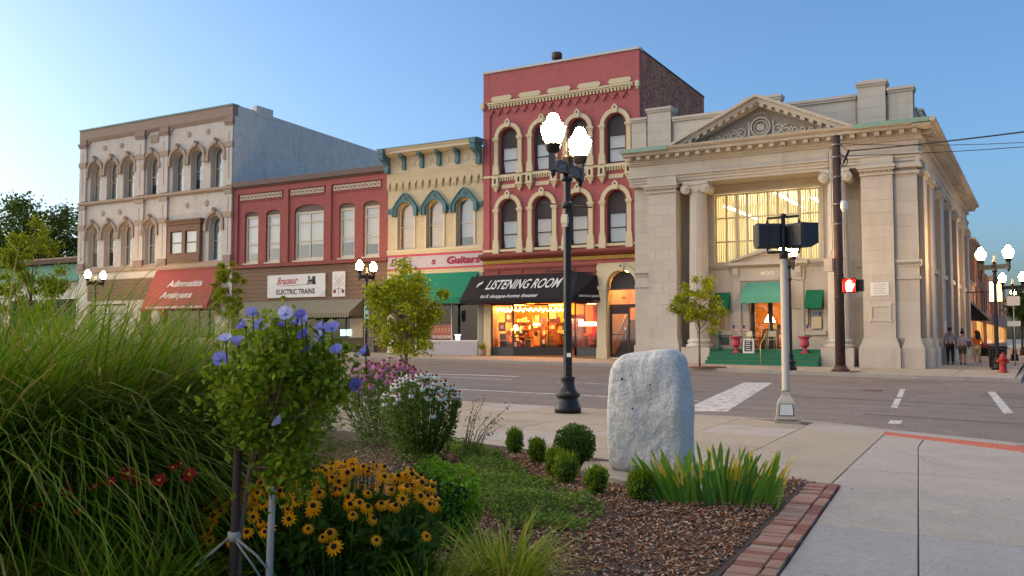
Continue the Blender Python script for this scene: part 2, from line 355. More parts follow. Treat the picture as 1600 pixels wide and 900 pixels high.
mb = MB().lathe([(.36,-.002),(.36,.006),(.3,.007),(.0,.008)], (-4.4,28.2,gz(-4.4,-.128)), 20); part('manhole_cover', mb, M['blackiron'], road)
# the near kerb
mb = MB()
kp = [(-140,15.88), (-3.27,15.88), (-2.6,15.5), (-2.21,15.22), (-1.2,14.75), (-.28,14.33), (.6,13.7), (1.1,12.6), (1.2,10), (1.2,-20)]
ki = [(-140,15.68), (-3.3,15.68), (-2.68,15.32), (-2.3,15.04), (-1.28,14.56), (-.38,14.16), (.44,13.55), (.9,12.5), (1.0,10), (1.0,-20)]
for i in range(len(kp)-1):
    q = [kp[i], kp[i+1], ki[i+1], ki[i]]
    for k, dz in ((0, .0),):
        d0 = -.004 if i in (0,) else -.004
        mb.add([(x, y, gz(x, -.3)) for x, y in q] + [(x, y, gz(x, -.004)) for x, y in q], [(4,5,6,7), (0,1,5,4), (2,3,7,6), (1,2,6,5), (3,0,4,7)])
kerb = link('kerb', mb.mesh('kerb', M['kerb'])); kerb['kind'] = 'structure'
mb = MB(); sheet(mb, [(-140,-20)] + [(-140,15.69), (-3.3,15.69)] + ki[2:], -.014)
walk = link('sidewalk', mb.mesh('sidewalk', M['joint'])); walk['kind'] = 'structure'
def X0(y): return -1.80 - .0487*(y-9.25)
def X1(y): return -.68 - .109*(y-5.97)
def Xb(y): return -1.385 - .0866*(y-5.52)
rows = [15.66, 14.3, 13.05, 11.72, 10.38, 9.2, 8.2, 7.2, 5.7, 4.2, 2.7, 1.2]
CV = {k: [mat('%s_tone_%d' % (k,i), c, .85, .10, 1.6, .2, 90, dirt=.45, dirtcol=d, speck=.14, ss=30) for i,(c,d) in enumerate(v)] for k, v in dict(concrete=[('#9b8d79','#786c5a'),('#a3957f','#83765f')], concrete2=[('#9e9386','#7a7064'),('#a59a8c','#827769')], concrete3=[('#918c86','#736f6a'),('#97928a','#7a756f')]).items()}
def slab(pts, mk, th=.06):
    n = len(pts); cx = sum(p[0] for p in pts)/n; cy = sum(p[1] for p in pts)/n
    pts = [(cx+(x-cx)*(1-.005/max(.2, abs(x-cx))), cy+(y-cy)*(1-.005/max(.2, abs(y-cy)))) for x, y in pts]
    return part('slab', slab_mesh(pts, random.uniform(-.002,.002), th), (M[mk] if random.random() < .5 else random.choice(CV[mk])), walk)
for i in range(5):                                 # slabs behind the kerb to the left of the corner
    a, b = rows[i], rows[i+1]
    for c in range(0, 15):
        xa = lambda y: X0(y) - 1.2*(c+1) - .005*c; xb = lambda y: X0(y) - 1.2*c - .005*(c-1 if c else 0)
        aa = a if i or c > 1 else 15.04
        if i == 0 and c == 0: slab([(xa(b),b), (xb(b),b), (xb(14.98),14.98), (-2.7,15.30), (xa(15.6),15.6)], 'concrete2'); continue
        slab([(xa(b),b), (xb(b),b), (xb(aa),aa), (xa(a),a)], 'concrete' if (c*7+i*3) % 5 else 'concrete2')
for i in range(2, 11):                              # slabs at the corner and beside the brick edging
    a, b = rows[i], rows[i+1]
    L = (lambda y: X0(y)) if b >= 9.19 else Xb
    mk = 'concrete2' if i < 7 else 'concrete3'
    slab([(L(b),b), (X1(b),b), (X1(a),a), (L(a) if b < 9.19 or a > 9.3 else L(a),a)], mk)
    for c in range(2):
        xa = lambda y: X1(y) + 1.4*c; xb = lambda y: min(X1(y) + 1.4*(c+1), .93)
        if xb(a) - xa(a) > .2: slab([(xa(b),b), (xb(b),b), (xb(a),a), (xa(a),a)], mk)
# curb ramp: tactile strip and the slabs on either side of it
tp = [(-2.10,14.65), (-1.53,14.35), (-.27,13.81), (.5,13.2)]; tq = [(-2.04,14.27), (-1.48,13.95), (-.26,13.15), (.4,12.75)]
mb = MB()
for i in range(3):
    mb.add([(x,y,gz(x,-.02)) for x,y in (tp[i],tp[i+1],tq[i+1],tq[i])] + [(x,y,gz(x,.006)) for x,y in (tp[i],tp[i+1],tq[i+1],tq[i])], [(4,5,6,7),(0,1,5,4),(2,3,7,6),(0,3,7,4),(1,2,6,5)])
ts = part('tactile_strip', mb, M['tactile'], walk)
mb = MB()
for i in range(3):
    n = int((Vector(tp[i+1])-Vector(tp[i])).length/.06)
    for k in range(n):
        u = (k+.5)/n
        for w in (.12,.3,.48,.66,.84):
            pa = Vector(tp[i]).lerp(Vector(tp[i+1]), u); pb = Vector(tq[i]).lerp(Vector(tq[i+1]), u); p = pa.lerp(pb, w)
            z = gz(p.x, .006); mb.add([(p.x-.014,p.y-.014,z),(p.x+.014,p.y-.014,z),(p.x+.014,p.y+.014,z),(p.x-.014,p.y+.014,z),(p.x,p.y,z+.008)], [(0,1,4),(1,2,4),(2,3,4),(3,0,4)])
part('dome', mb, M['tactile'], ts)['kind'] = 'stuff'
slab([(X0(14.95),14.95), tp[0], tp[1], (-1.28,14.53)], 'concrete2'); slab([(-1.27,14.53), tp[1], tp[2], (-.4,14.13)], 'concrete2')
slab([(X0(13.06),13.06), (X1(13.06),13.06), tq[1], tq[0]], 'concrete2'); slab([(X1(13.06)+.01,13.06), (-.27,13.06), tq[2], tq[1]], 'concrete2')
gum = MB()
for k in range(60):
    x = random.uniform(-9,.7); y = random.uniform(4,15); 
    if (y < 9.3 and x < Xb(y)+.1) or (x > X1(y)+1.2 and y > 13): continue
    r = random.uniform(.008,.03); gum.add([(x+r*math.cos(t)*random.uniform(.7,1.2), y+r*math.sin(t)*random.uniform(.7,1.2), gz(x,.0035)) for t in np.linspace(0,2*math.pi,8)[:-1]], [tuple(range(7))])
part('gum_spot', gum, mat('gum_grey','#6a645c',.9), walk)['kind'] = 'stuff'
for x, y, a in ((-.9,11.2,2.2),(-4.6,13.6,.4),(-.2,6.2,1.2),(-2.6,11.0,1.9),(-7.6,12.2,2.6)):   # hairline cracks
    P = [(x,y)]
    for q in range(9): a += random.uniform(-.5,.5); x += .16*math.cos(a); y += .16*math.sin(a); P.append((x,y))
    mb = MB()
    for (xa,ya),(xb,yb) in zip(P,P[1:]):
        d = Vector((xb-xa,yb-ya)).normalized(); n_ = Vector((-d.y,d.x))*random.uniform(.002,.004); mb.add([(xa-n_.x,ya-n_.y,gz(xa,.0032)),(xb-n_.x,yb-n_.y,gz(xb,.0032)),(xb+n_.x,yb+n_.y,gz(xb,.0032)),(xa+n_.x,ya+n_.y,gz(xa,.0032))], [(0,1,2,3)])
    part('crack', mb, M['joint'], walk)
# painted utility marks and gum spots are left to the material noise
# far sidewalk: rises to the building line
fk = [(-140,39.6), (-60,39.5), (-17,39.2), (-13,38.4), (-10,37.8), (-4,37.0), (-.75,36.95), (-.75,37.0)]
mb = MB()
for i in range(len(fk)-2):
    (xa,ya),(xb,yb) = fk[i], fk[i+1]
    mb.add([(xa,ya,gz(xa,-.3)),(xb,yb,gz(xb,-.3)),(xb,yb,gz(xb,.01)),(xa,ya,gz(xa,.01)),(xb,yb+.2,gz(xb,.012)),(xa,ya+.2,gz(xa,.012))], [(0,1,2,3),(3,2,4,5)])
mb.add([(-.75,36.95,gz(0,-.3)),(-.75,260,gz(0,-.3)),(-.75,260,gz(0,.01)),(-.75,36.95,gz(0,.01)),(-.95,36.95,gz(0,.012)),(-.95,260,gz(0,.012))], [(0,1,2,3),(3,2,5,4)])
o = link('far_kerb', mb.mesh('far_kerb', M['kerb'])); o['kind'] = 'structure'
mb = MB()
for i in range(len(fk)-2):
    (xa,ya),(xb,yb) = fk[i], fk[i+1]; xb2 = min(xb, -.95)
    mb.add([(xa,ya+.2,gz(xa,.008)),(xb2,yb+.2,gz(xb2,.008)),(xb2,45.6,gz(xb2,.11)),(xa,45.6,gz(xa,.11))], [(0,1,2,3)])
mb.add([(-6,45.6,gz(-6,.11)),(-.95,45.6,gz(-.95,.11)),(-.95,260,gz(-.95,.11)),(-6,260,gz(-6,.11))], [(0,1,2,3)])
fwalk = link('far_sidewalk', mb.mesh('far_sidewalk', mat('far_concrete', '#a89a86', .9, .08, 1.5, .1, 60, dirt=.4, dirtcol='#857864', brick=(1.5,1.5,.75))));  fwalk['kind'] = 'structure'
mb = MB()
for x in [-50,-46,-42,-38,-34.5,-31,-27.5,-24,-20.5,-17.2,-13.6,-9.9,-6.5,-3]:   # score lines cut across the far walk
    y0 = 39.4 if x < -17 else 37.9 + (-9.9-x)*.12 if x < -9.8 else 37.3
    mb.add([(x,y0,gz(x,.016)),(x+.03,y0,gz(x,.016)),(x+.03,44,gz(x,.102)),(x,44,gz(x,.102))], [(0,1,2,3)])
part('score_line', mb, M['joint'], fwalk)['kind'] = 'stuff'

# ------------------------------------------------------------------ planting bed with brick edging
ye = lambda y: Xb(y) - .005
mb = MB()
bx = [(-30,9.6), (-9,9.9), (-6.53,9.95), (-5.33,9.71), (-4.2,9.36), (-2.3,8.98), (-1.93,8.84), (-1.62,5.34), (-1.4,2.0), (-1.2,-6), (-30,-6)]
def bed_z(x, y):
    d = min(max(0, (9.7 - y)), max(0, (-1.75 - x)))
    return gz(x, .012 + .02*min(1, d/1.2) + .025*math.sin(x*2.1)*math.sin(y*1.7)*min(1, d))
sheet(mb, bx, .006)
bed = link('planting_bed', mb.mesh('planting_bed', M['soil'])); bed['kind'] = 'structure'
nx, ny = 60, 60; V = []; F = []
for j in range(ny+1):
    for i in range(nx+1):
        y = -2 + 11.9*j/ny
        xr = -1.66 - .083*(y-5.34) if y < 8.85 else -1.95 - (y-8.85)*4.2
        if y > 9.3: xr = -4.2 - (y-9.36)*3.9
        x = -14 + (xr+14)*(i/nx)**.7; V.append((x, y, bed_z(x, y)+.012*random.random()))
for j in range(ny):
    for i in range(nx): a = j*(nx+1)+i; F.append((a, a+1, a+nx+2, a+nx+1))
mb = MB().add(V, F, 0, True); part('mulch_bed', mb, M['soil'], bed)
pm = ['paver','paver2','paver3']
def paver(c, ux, uy, l, w, mk):
    ux = Vector(ux).normalized(); uy = Vector(uy).normalized(); c = Vector(c)
    pts = [c-ux*l/2-uy*w/2, c+ux*l/2-uy*w/2, c+ux*l/2+uy*w/2, c-ux*l/2+uy*w/2]
    part('paver', slab_mesh([(p.x,p.y) for p in pts], .022+random.uniform(-.006,.006), .06, .008), M[mk], bed)
dv = Vector((-.0866,1)).normalized(); nv = Vector((-dv.y, dv.x))
K = Vector((-1.715,9.11))
y = 9.0
while y > 2.6:                                      # soldier course, then the stretchers along the walk
    p = Vector((Xb(y), y)) + nv*(.10+.095); paver(p, nv, dv, .182, .094, random.choice(pm[:1]*3+pm)); y -= .1015
y = 8.98
while y > 2.6:
    p = Vector((Xb(y), y)) + nv*.05; paver(p, dv, nv, .196, .09, random.choice(['paver2','paver2','paver'])); y -= .2035
bd = (Vector((-2.36,9.20))-K).normalized(); bn = Vector((bd.y,-bd.x)); bn = bn if bn.y < 0 else -bn
for k in range(11):
    paver(K + bd*(.1+.2035*k) + bn*.05, bd, bn, .196, .09, random.choice(['paver2','paver']))
for k in range(20):
    paver(K + bd*(.30+.1015*k) + bn*.195, bn, bd, .182, .094, random.choice(pm))
# ------------------------------------------------------------------ facade helpers
YF = 44.4
def win(root, o, y, fr=.07, rails=(), mulls=(), fm=None, gm=None, blind=None, bz=None, d=.09, name='window', bar=.05):
    gm = gm or M['glass']; i = inset(o, fr); mb = MB(); mb.band(i, o, y, y+d, closed=True)
    zs = [p[1] for p in i]; xs = [p[0] for p in i]; x0, x1, z0, z1 = min(xs), max(xs), min(zs), max(zs)
    for z in rails: mb.box(x0+.003, x1-.003, y+.012, y+d-.012, z-bar/2, z+bar/2)
    for x in mulls:
        c = clip_x(i, x-bar/2, x+bar/2)
        if len(c) > 2: mb.pxz(c, y+.008, y+d-.01)
    w = part(name, mb, fm, root)
    zz = [z0] + sorted(rails) + [z1]; xx = [x0] + sorted(mulls) + [x1]
    for a, b in zip(zz, zz[1:]):
        for p, q in zip(xx, xx[1:]):
            c = clip_x(clip_z(i, a, b), p, q)
            if len(c) > 2: part('pane', MB().add([(x, y+d*.55, z) for x, z in c], [tuple(range(len(c)))]), gm, w)
    if blind:
        c = clip_z(inset(o, fr*.4), bz if bz is not None else z0, z1)
        if len(c) > 2: part('blind', MB().add([(x, y+d+.10, z) for x, z in c], [tuple(range(len(c)))]), blind, w)
    return w
def arc(cx, r, zs, n=14, a0=0.0, a1=180.0, ry=None):
    ry = ry or r
    return [(cx+r*math.cos(R(a0+(a1-a0)*i/n)), zs+ry*math.sin(R(a0+(a1-a0)*i/n))) for i in range(n+1)]
def rect(x0, x1, z0, z1): return [(x0,z0),(x1,z0),(x1,z1),(x0,z1)]
def shell(root, x0, x1, y0, y1, z0, zt, sm, roof, leftm=None, top=None, yin=1.5, zback=None):
    zb = zt if zback is None else zback
    part('side_wall', MB().pyz([(y0,z0),(y1,z0),(y1,zb),(y0,zt)], x1-.3, x1), sm, root)
    part('side_wall', MB().pyz([(y0,z0),(y1,z0),(y1,zb),(y0,zt)], x0, x0+.3), leftm or sm, root)
    part('rear_wall', MB().box(x0+.301, x1-.301, y1-.3, y1-.001, z0, zb-.02), sm, root)
    part('roof', MB().pyz([(y0+.31,zt-1.0),(y1-.31,zb-1.0),(y1-.31,zb-.8),(y0+.31,zt-.8)], x0+.302, x1-.302), roof, root)
    part('dark_room_sheet', MB().box(x0+.31, x1-.31, y0+yin, y0+yin+.1, z0, min(zt,zb)-1.05), M['dark'], root)  # dark sheet stands in for the unlit rooms behind the windows
M['roof'] = mat('roof_tar', '#3a3836', .95, .2, 2)
M['wcream'] = mat('cream_painted_brick', '#cdc2b4', .85, .05, 1.2, .25, 60, dirt=.45, dirtcol='#a08f80', brick=(.21,.075,.9))
M['wtrim'] = mat('cream_painted_trim', '#d0c6b4', .8, .06, 2, .1, 40, dirt=.25, dirtcol='#a59680')
M['wtan'] = mat('tan_painted_stone', '#a8927c', .85, .08, 2, .15, 50, dirt=.3, dirtcol='#7d6654')
M['wbrown'] = mat('brown_painted_metal', '#967e70', .8, .1, 2, .1, 50)
M['wblue'] = mat('blue_grey_painted_brick', '#e0d8c8', .85, .10, 1.2, .3, 60, dirt=.6, dirtcol='#a49a90', brick=(.21,.075,.84), speck=.10, ss=6, ds=.8, dr=(.54,.74))
M['wood'] = mat('brown_boards', '#7c624e', .85, .14, 4, .2, 30, dirt=.4, dirtcol='#5a4638')
M['woodd'] = mat('dark_boards', '#5e493b', .85, .14, 4, .2, 30)
M['rbrick'] = mat('red_painted_brick', '#a25852', .85, .09, 1.6, .3, 60, dirt=.45, dirtcol='#86504a', brick=(.21,.075,.82))
M['rtrim'] = mat('red_painted_trim', '#87483f', .8, .08, 2, .1, 50)
M['rcoping'] = mat('brown_coping', '#6e5a52', .75, .08, 2)
M['terra'] = mat('pale_terracotta', '#bfae98', .8, .1, 5, .2, 60)
M['sash'] = mat('cream_sash', '#c9bda4', .6, .05, 3)
M['sashd'] = mat('dark_sash', '#453a38', .6, .1, 3)
M['ccream'] = mat('yellow_cream_brick', '#c9b894', .85, .05, 1.4, .25, 60, dirt=.3, dirtcol='#a8967a', brick=(.21,.075,.9))
M['ctrim'] = mat('cream_cornice', '#cbbb9c', .7, .05, 2, .05, 30)
M['teal'] = mat('teal_paint', '#53777a', .65, .12, 3, .08, 40)
M['tbrick'] = mat('crimson_painted_brick', '#b36260', .85, .07, 1.6, .3, 60, dirt=.45, dirtcol='#8f5450', brick=(.21,.075,.84))
M['tdark'] = mat('dark_bare_brick', '#c88464', .9, .4, 6, .4, 40, dirt=.5, dirtcol='#8a4e3a', speck=.4, ss=6, ds=1.2, dr=(.45,.6), brick=(.21,.075,.62))
M['tcream'] = mat('cream_painted_stone', '#cdbd98', .75, .05, 2, .08, 40, dirt=.15, dirtcol='#ad9c78')
M['tyellow'] = mat('yellow_dentil', '#c09a4a', .7, .06, 3)
M['transom'] = mat('dark_transom_panel', '#4c4643', .8, .1, 2)
def corbel_row(mb, x0, x1, n, z0, z1, y0, y1, m=0, duty=.55):
    p = (x1-x0)/n
    for i in range(n): mb.box(x0+p*i, x0+p*(i+duty), y0, y1, z0, z1, m)

# ================================================================== cream painted three-storey block
WB = thing('brick_building', 'three storey cream painted brick block with arched windows and brown parapet', 'building', (-55.5,44.4,gz(-55.5,.1)))
zb = .75; xL, xR = -63.7, -47.36
uc = [-61.97,-60.03,-58.15,-55.53,-52.82,-50.94,-48.97]
lc = [-62.1,-60.2,-58.25,-55.65,-49.05]
holes = [arch(c, 1.2, 11.78, 14.66) for c in uc] + [arch(c, 1.2, 6.78, 9.86) for c in lc] + [rect(-53.4,-50.35,6.9,9.4)]
part('wall', MB().wall(rect(xL,xR,6.3,17.3), holes, YF, .42), M['wcream'], WB)
for c in uc: win(WB, arch(c,1.2,11.78,14.66), YF+.36, .1, (13.15,), (), M['wtrim'], None, M['blind'] if c not in (-55.53,-50.94) else M['blindg'], 11.8 if c not in (-55.53,-50.94) else 12.6)
for c in lc: win(WB, arch(c,1.2,6.78,9.86), YF+.36, .1, (8.2,), (), M['wtrim'], None, M['blindg'], 7.9 if c < -60 else 6.9)
def hood(root, c, zs, zk, m, mk):
    mb = MB(); mb.band(arc(c,.74,zs), arc(c,.93,zs), YF-.16, YF); mb.band(arc(c,.62,zs), arc(c,.741,zs), YF-.07, YF)
    for s in (-1,1): mb.box(c+s*.83-.13, c+s*.83+.13, YF-.2, YF, zs-.42, zs+.03)
    h = part('window_hood', mb, m, root)
    k = MB(); k.pxz([(c-.1,zs+.72),(c+.1,zs+.72),(c+.15,zs+1.02),(c,zk),(c-.15,zs+1.02)], YF-.24, YF); k.ball((c,YF-.22,zk-.1), .1, 8, 5); part('keystone', k, m, h)
for c in uc: hood(WB, c, 14.08, 15.25, M['wtan'], 0)
for c in lc: hood(WB, c, 9.26, 10.42, M['wtan'], 0)
for x0, x1 in [(-63.7,-62.95),(-57.2,-56.3),(-54.6,-53.78),(-48.0,-47.36)]:
    for za, zc in ((6.75,11.45),(11.84,16.0)):
        mb = MB().box(x0, x1, YF-.14, YF, za, zc); p = part('pilaster', mb, M['wcream'], WB)
        part('groove', MB().box((x0+x1)/2-.035, (x0+x1)/2+.035, YF-.146, YF-.1, za+.5, zc-.45), M['wbrown'], p)
        part('band', MB().box(x0-.05, x1+.05, YF-.2, YF-.001, (za+zc)/2+.55, (za+zc)/2+.92), M['wtan'], p)
    mb = MB().box(x0-.06, x1+.06, YF-.22, YF-.001, 15.98, 16.14); mb.box(x0-.1, x1+.1, YF-.27, YF-.001, 16.14, 16.3); mb.box(x0-.03, x1+.03, YF-.17, YF-.001, 16.3, 16.62); part('capital', mb, M['wbrown'], WB)
    part('belt_block', MB().box(x0-.04, x1+.04, YF-.2, YF-.001, 11.25, 11.52), M['wtan'], WB)
    part('belt_block', MB().box(x0-.04, x1+.04, YF-.22, YF-.001, 6.62, 7.1), M['wbrown'], WB)
mb = MB().box(xL-.02, xR+.02, YF-.18, YF+.3, 16.6, 17.3); part('parapet_band', mb, M['wbrown'], WB)
for xa, xb in ((-62.9,-57.25),(-56.25,-54.65),(-53.7,-48.05)):
    mb = MB(); mb.box(xa, xb, YF-.06, YF, 16.38, 16.46); mb.box(xa, xb, YF-.11, YF, 16.46, 16.54); mb.box(xa, xb, YF-.15, YF, 16.54, 16.6)
    for xx, s in ((xa,1),(xb,-1)):
        pts = [(xx,16.38)] + [(xx+s*.35*(1-math.cos(R(t))), 15.95+.43*math.sin(R(t))) for t in (0,30,60,90)]
        mb.pxz([(xx,16.38),(xx,15.9),(xx+s*.06,16.12),(xx+s*.17,16.28),(xx+s*.34,16.38)], YF-.1, YF)
    part('panel_moulding', mb, M['wbrown'] if xb-xa < 2 else M['wtan'], WB)
part('coping', MB().box(xL-.06, xR+.06, YF-.24, YF+.4, 17.3, 17.4), mat('verdigris_edge', '#7d9a90', .7, .15, 3), WB)
part('belt_course', MB().box(xL-.04, xR+.04, YF-.12, YF, 11.52, 11.6).box(xL-.08, xR+.05, YF-.2, YF, 11.6, 11.78), M['wtan'], WB)
part('belt_course', MB().box(xL-.04, xR+.0, YF-.16, YF, 6.38, 6.62).box(xL-.04, xR+.0, YF-.1, YF, 6.62, 6.74), M['wtan'], WB)
for x, z in [(-60.95,15.77),(-59.02,15.77),(-51.8,15.78),(-49.9,15.78),(-61.0,10.82),(-59.08,10.8),(-51.85,10.77),(-49.9,10.77)]:
    mb = MB(); c = [(x+.17*math.cos(t), z+.2*math.sin(t)) for t in np.linspace(0,2*math.pi,15)[:-1]]; mb.pxz(c, YF-.05, YF+.01); part('rosette', mb, M['wtan'], WB)
mb = MB().pxz([(-55.8,15.6),(-55.0,15.6),(-54.95,16.15),(-55.4,16.25),(-55.85,16.15)], YF-.07, YF)
for i in range(2):
    mb.box(-55.7+i*.35,-55.55+i*.35,YF-.1,YF-.07,15.98,16.06); mb.box(-55.75+i*.35,-55.5+i*.35,YF-.1,YF-.07,15.72,15.82)
part('date_stone', mb, M['wtan'], WB)
# wooden oriel in the first-floor bay
mb = MB().box(-53.62,-50.12,YF-.34,YF,9.42,9.62).box(-53.7,-50.04,YF-.42,YF,9.62,9.76); part('oriel_cornice', mb, M['wood'], WB)
mb = MB(); mb.wall(rect(-53.5,-50.25,6.78,9.42), [rect(-53.2,-52.05,7.35,8.95), rect(-51.7,-50.55,7.35,8.95)], YF-.26, .1); mb.box(-53.5,-53.47,YF-.259,YF,6.78,9.42); mb.box(-50.28,-50.25,YF-.259,YF,6.78,9.42)
orl = part('oriel', mb, M['wood'], WB)
for a, b in ((-53.2,-52.05),(-51.7,-50.55)):
    w = MB(); i = rect(a+.06,b-.06,7.41,8.89); w.band(i, rect(a,b,7.35,8.95), YF-.2, YF-.14, closed=True); w.box(a+.05,b-.05,YF-.19,YF-.15,8.1,8.16); part('sash', w, M['woodd'], orl)
    for z0, z1 in ((7.41,8.1),(8.16,8.89)): part('pane', MB().add([(a+.06,YF-.17,z0),(b-.06,YF-.17,z0),(b-.06,YF-.17,z1),(a+.06,YF-.17,z1)], [(0,1,2,3)]), M['glass'], orl)
    part('blind', MB().add([(a,YF-.05,7.45),(b,YF-.05,7.45),(b,YF-.05,8.95),(a,YF-.05,8.95)], [(0,1,2,3)]), M['blindg'], orl)
for k in range(22): part('plank', MB().box(-53.48+k*.147,-53.48+k*.147+.135,YF-.275,YF-.262,6.82,7.27), M['wood'], orl)
# ground floor
mb = MB(); mb.wall(rect(xL,xR,zb,6.3), [rect(-62.6,-58.2,1.6,4.0), rect(-54.4,-49.0,1.5,4.2), rect(-56.6,-55.4,.95,3.6)], YF+.05, .3); part('shopfront_wall', mb, M['wtrim'], WB)
for k in range(6): part('plank', MB().box(-62.6,-54.9,YF+.0,YF+.045,4.25+k*.26,4.25+k*.26+.245), M['wood'], WB)
part('sign_board', MB().box(-62.9,-54.7,YF-.03,YF+.045,5.84,6.3), M['wtrim'], WB)
win(WB, rect(-62.6,-58.2,1.6,4.0), YF+.3, .08, (3.3,), (-60.4,), M['woodd'], M['shopglass'], M['blindg'], 1.6, name='shop_window'); win(WB, rect(-54.4,-49.0,1.5,4.2), YF+.3, .08, (), (-52.6,-50.8), M['woodd'], M['shopglass'], name='shop_window')
part('door', MB().box(-56.6,-55.4,YF+.3,YF+.35,.95,3.6), M['woodd'], WB)
part('corner_return', MB().box(xR-.3,xR,YF+.004,YF+.428,zb,17.29), M['wblue'], WB)
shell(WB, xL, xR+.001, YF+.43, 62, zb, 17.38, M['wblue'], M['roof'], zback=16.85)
part('parapet_step', MB().box(xR-.35, xR+.03, 46.4, 48.0, 17.0, 17.75), M['wblue'], WB)
mb = MB()
for k in range(46): mb.ball((-54.3+k*.115, YF+.16, 3.95-.22*abs(math.sin(k*.7))-.1*random.random()), .035, 6, 4)
o = solo('string_light', mb, emit('string_bulb', '#ffae3c', 14), 'string of lit amber bulbs hanging under the red awning', 'string lights', (-51.7,YF+.16,3.7))
def awning(name, label, x0, x1, zt, zb_, d, val, m, ends=True, yw=YF, off=None, mats=None):
    t = thing(name, label, 'awning', ((x0+x1)/2, yw, zb_))
    xa, xb = (x0, x1); yf = yw - d
    part('canopy', MB().extr([(xa,yw,zt),(xb,yw,zt),(xb,yf,zb_+val),(xa,yf,zb_+val)], (0,0,-.02)), m, t)
    part('valance', MB().box(xa, xb, yf-.004, yf+.014, zb_, zb_+val-.004), m, t)
    if ends:
        for x in (xa, xb-.012): part('end_panel', MB().pyz([(yw,zt-.03),(yw,zb_),(yf+.02,zb_),(yf+.02,zb_+val-.02)], x, x+.012), m, t)
    fr = MB(); fr.tube([(xa+.03,yw,zb_+.06),(xa+.03,yf+.05,zb_+.06),(xb-.03,yf+.05,zb_+.06),(xb-.03,yw,zb_+.06)], .02, 6); part('frame', fr, M['blackiron'], t)
    return t
M['awnred'] = mat('red_canvas', '#9a4a44', .9, .1, 1.2, .1, 20, dirt=.25, dirtcol='#8f4a46')
A = awning('awning', 'red canvas shop awning with white angular old style lettering', -54.9, -48.4, 6.32, 3.45, 1.15, .28, M['awnred'])
sl = Vector((0,-1.15,-(6.32-3.73))).normalized(); upv = -sl
mb = MB(); nrm = Vector((0,-.025,.012))
def on_canvas(x, u, zt=6.32, d=1.15, h=2.59): return Vector((x, YF-d*u, zt-h*u)) + nrm
letter(mb, 'Adomaitis', on_canvas(-53.05,.50), (1,0,0), upv, 3.4, .52, .012, .25); part('lettering', mb, M['white'], A); mb = MB(); letter(mb, 'Antiques', on_canvas(-53.35,.81), (1,0,0), upv, 3.1, .52, .012, .25)
part('lettering', mb, M['white'], A)
mb = MB()
for k in range(30): mb.box(-54.5+k*.19, -54.5+k*.19+.09+.05*random.random(), YF-1.16, YF-1.155, 3.53, 3.66)
part('valance_print', mb, M['white'], A)['kind'] = 'stuff'

# ================================================================== two-storey red block
RB = thing('brick_building', 'low two storey red brick block with cream sashes and terracotta strips', 'building', (-40.8,44.4,gz(-40.8,.1)))
x0, x1 = -47.34, -34.24; yr = YF+.1
wr = [(-46.32,-45.07),(-44.39,-43.13),(-41.88,-39.39),(-38.13,-36.88),(-36.21,-34.95)]
def seg(a, b): return arch((a+b)/2, b-a, 6.45, 9.9 if b-a < 2 else 10.05, .22 if b-a < 2 else .42)
part('wall', MB().wall(rect(x0,x1,6.2,11.6), [seg(a,b) for a,b in wr], yr, .3), M['rbrick'], RB)
for a, b in wr:
    top = 9.62; o_ = rect(a+.01,b-.01,6.46,top)
    win(RB, o_, yr+.14, .16, (7.72,8.95), (((a+b)/2,) if b-a > 2 else ()), M['sash'], None, M['blind'], 7.5 if b-a > 2 else 7.1+.5*random.random(), bar=.1)
    p = clip_z(seg(a,b), top, 11); part('tympanum', MB().pxz(p, yr+.1, yr+.2), M['rcoping'], RB)
    part('sill', MB().box(a-.08,b+.08,yr-.06,yr+.14,6.36,6.455), M['sash'], RB)
for a, b in ((x0,-46.9),(-42.78,-42.34),(-39.18,-38.72),(-34.66,x1)): part('pilaster', MB().box(a,b,YF,yr,6.2,11.5), M['rbrick'], RB)
for (a, b), n in zip(((-46.9,-42.78),(-42.34,-39.18),(-38.72,-34.66)), (12,9,12)):
    mb = MB().box(a,b,YF-.01,yr,11.12,11.22).box(a+.05,b-.05,YF+.04,yr,10.6,10.66); part('panel_moulding', mb, M['rbrick'], RB)
    part('panel_head', MB().box(a,b,YF,yr,11.22,11.5), M['rbrick'], RB)
    st = part('terracotta_strip', MB().box(a+.1,b-.1,yr-.025,yr,10.68,11.1), M['rtrim'], RB)
    p = (b-a-.3)/n
    for i in range(n):
        xx = a+.15+p*i; c = xx+p/2; zc = 10.89; q = p*.44
        mb = MB(); hole = [(c+.12*math.cos(t)*(1 if k % 2 else .45), zc+.12*math.sin(t)*(1 if k % 2 else .45)) for k, t in enumerate(np.linspace(0,2*math.pi,9)[:-1])]
        mb.wall(rect(c-q,c+q,zc-.17,zc+.17), [hole], yr-.06, .04); mb.band(rect(c-q,c+q,zc-.17,zc+.17), rect(c-q,c+q,zc-.17,zc+.17), yr-.06, yr-.025, closed=True); part('tile', mb, M['terra'], st)
mb = MB().box(x0-.02,x1+.02,YF-.16,YF+.35,11.62,11.95); part('coping', mb, M['rcoping'], RB)
part('coping_bed', MB().box(x0,x1,YF-.08,yr+.2,11.5,11.62), M['woodd'], RB)
part('belt_course', MB().box(x0-.01,x1+.01,YF-.14,YF+.1,6.12,6.24).box(x0,x1,YF-.08,YF+.1,6.24,6.36), M['rtrim'], RB)
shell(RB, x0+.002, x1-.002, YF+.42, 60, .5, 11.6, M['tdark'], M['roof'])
part('backing', MB().box(x0,x1,YF+.12,YF+.4,3.85,6.12), M['woodd'], RB)
for k in range(8): part('plank', MB().pyz([(YF+.12,3.9+k*.275),(YF+.12,3.9+k*.275+.268),(YF+.055,3.9+k*.275+.262),(YF+.04,3.9+k*.275)], x0+.02, x1-.02), M['wood'], RB)
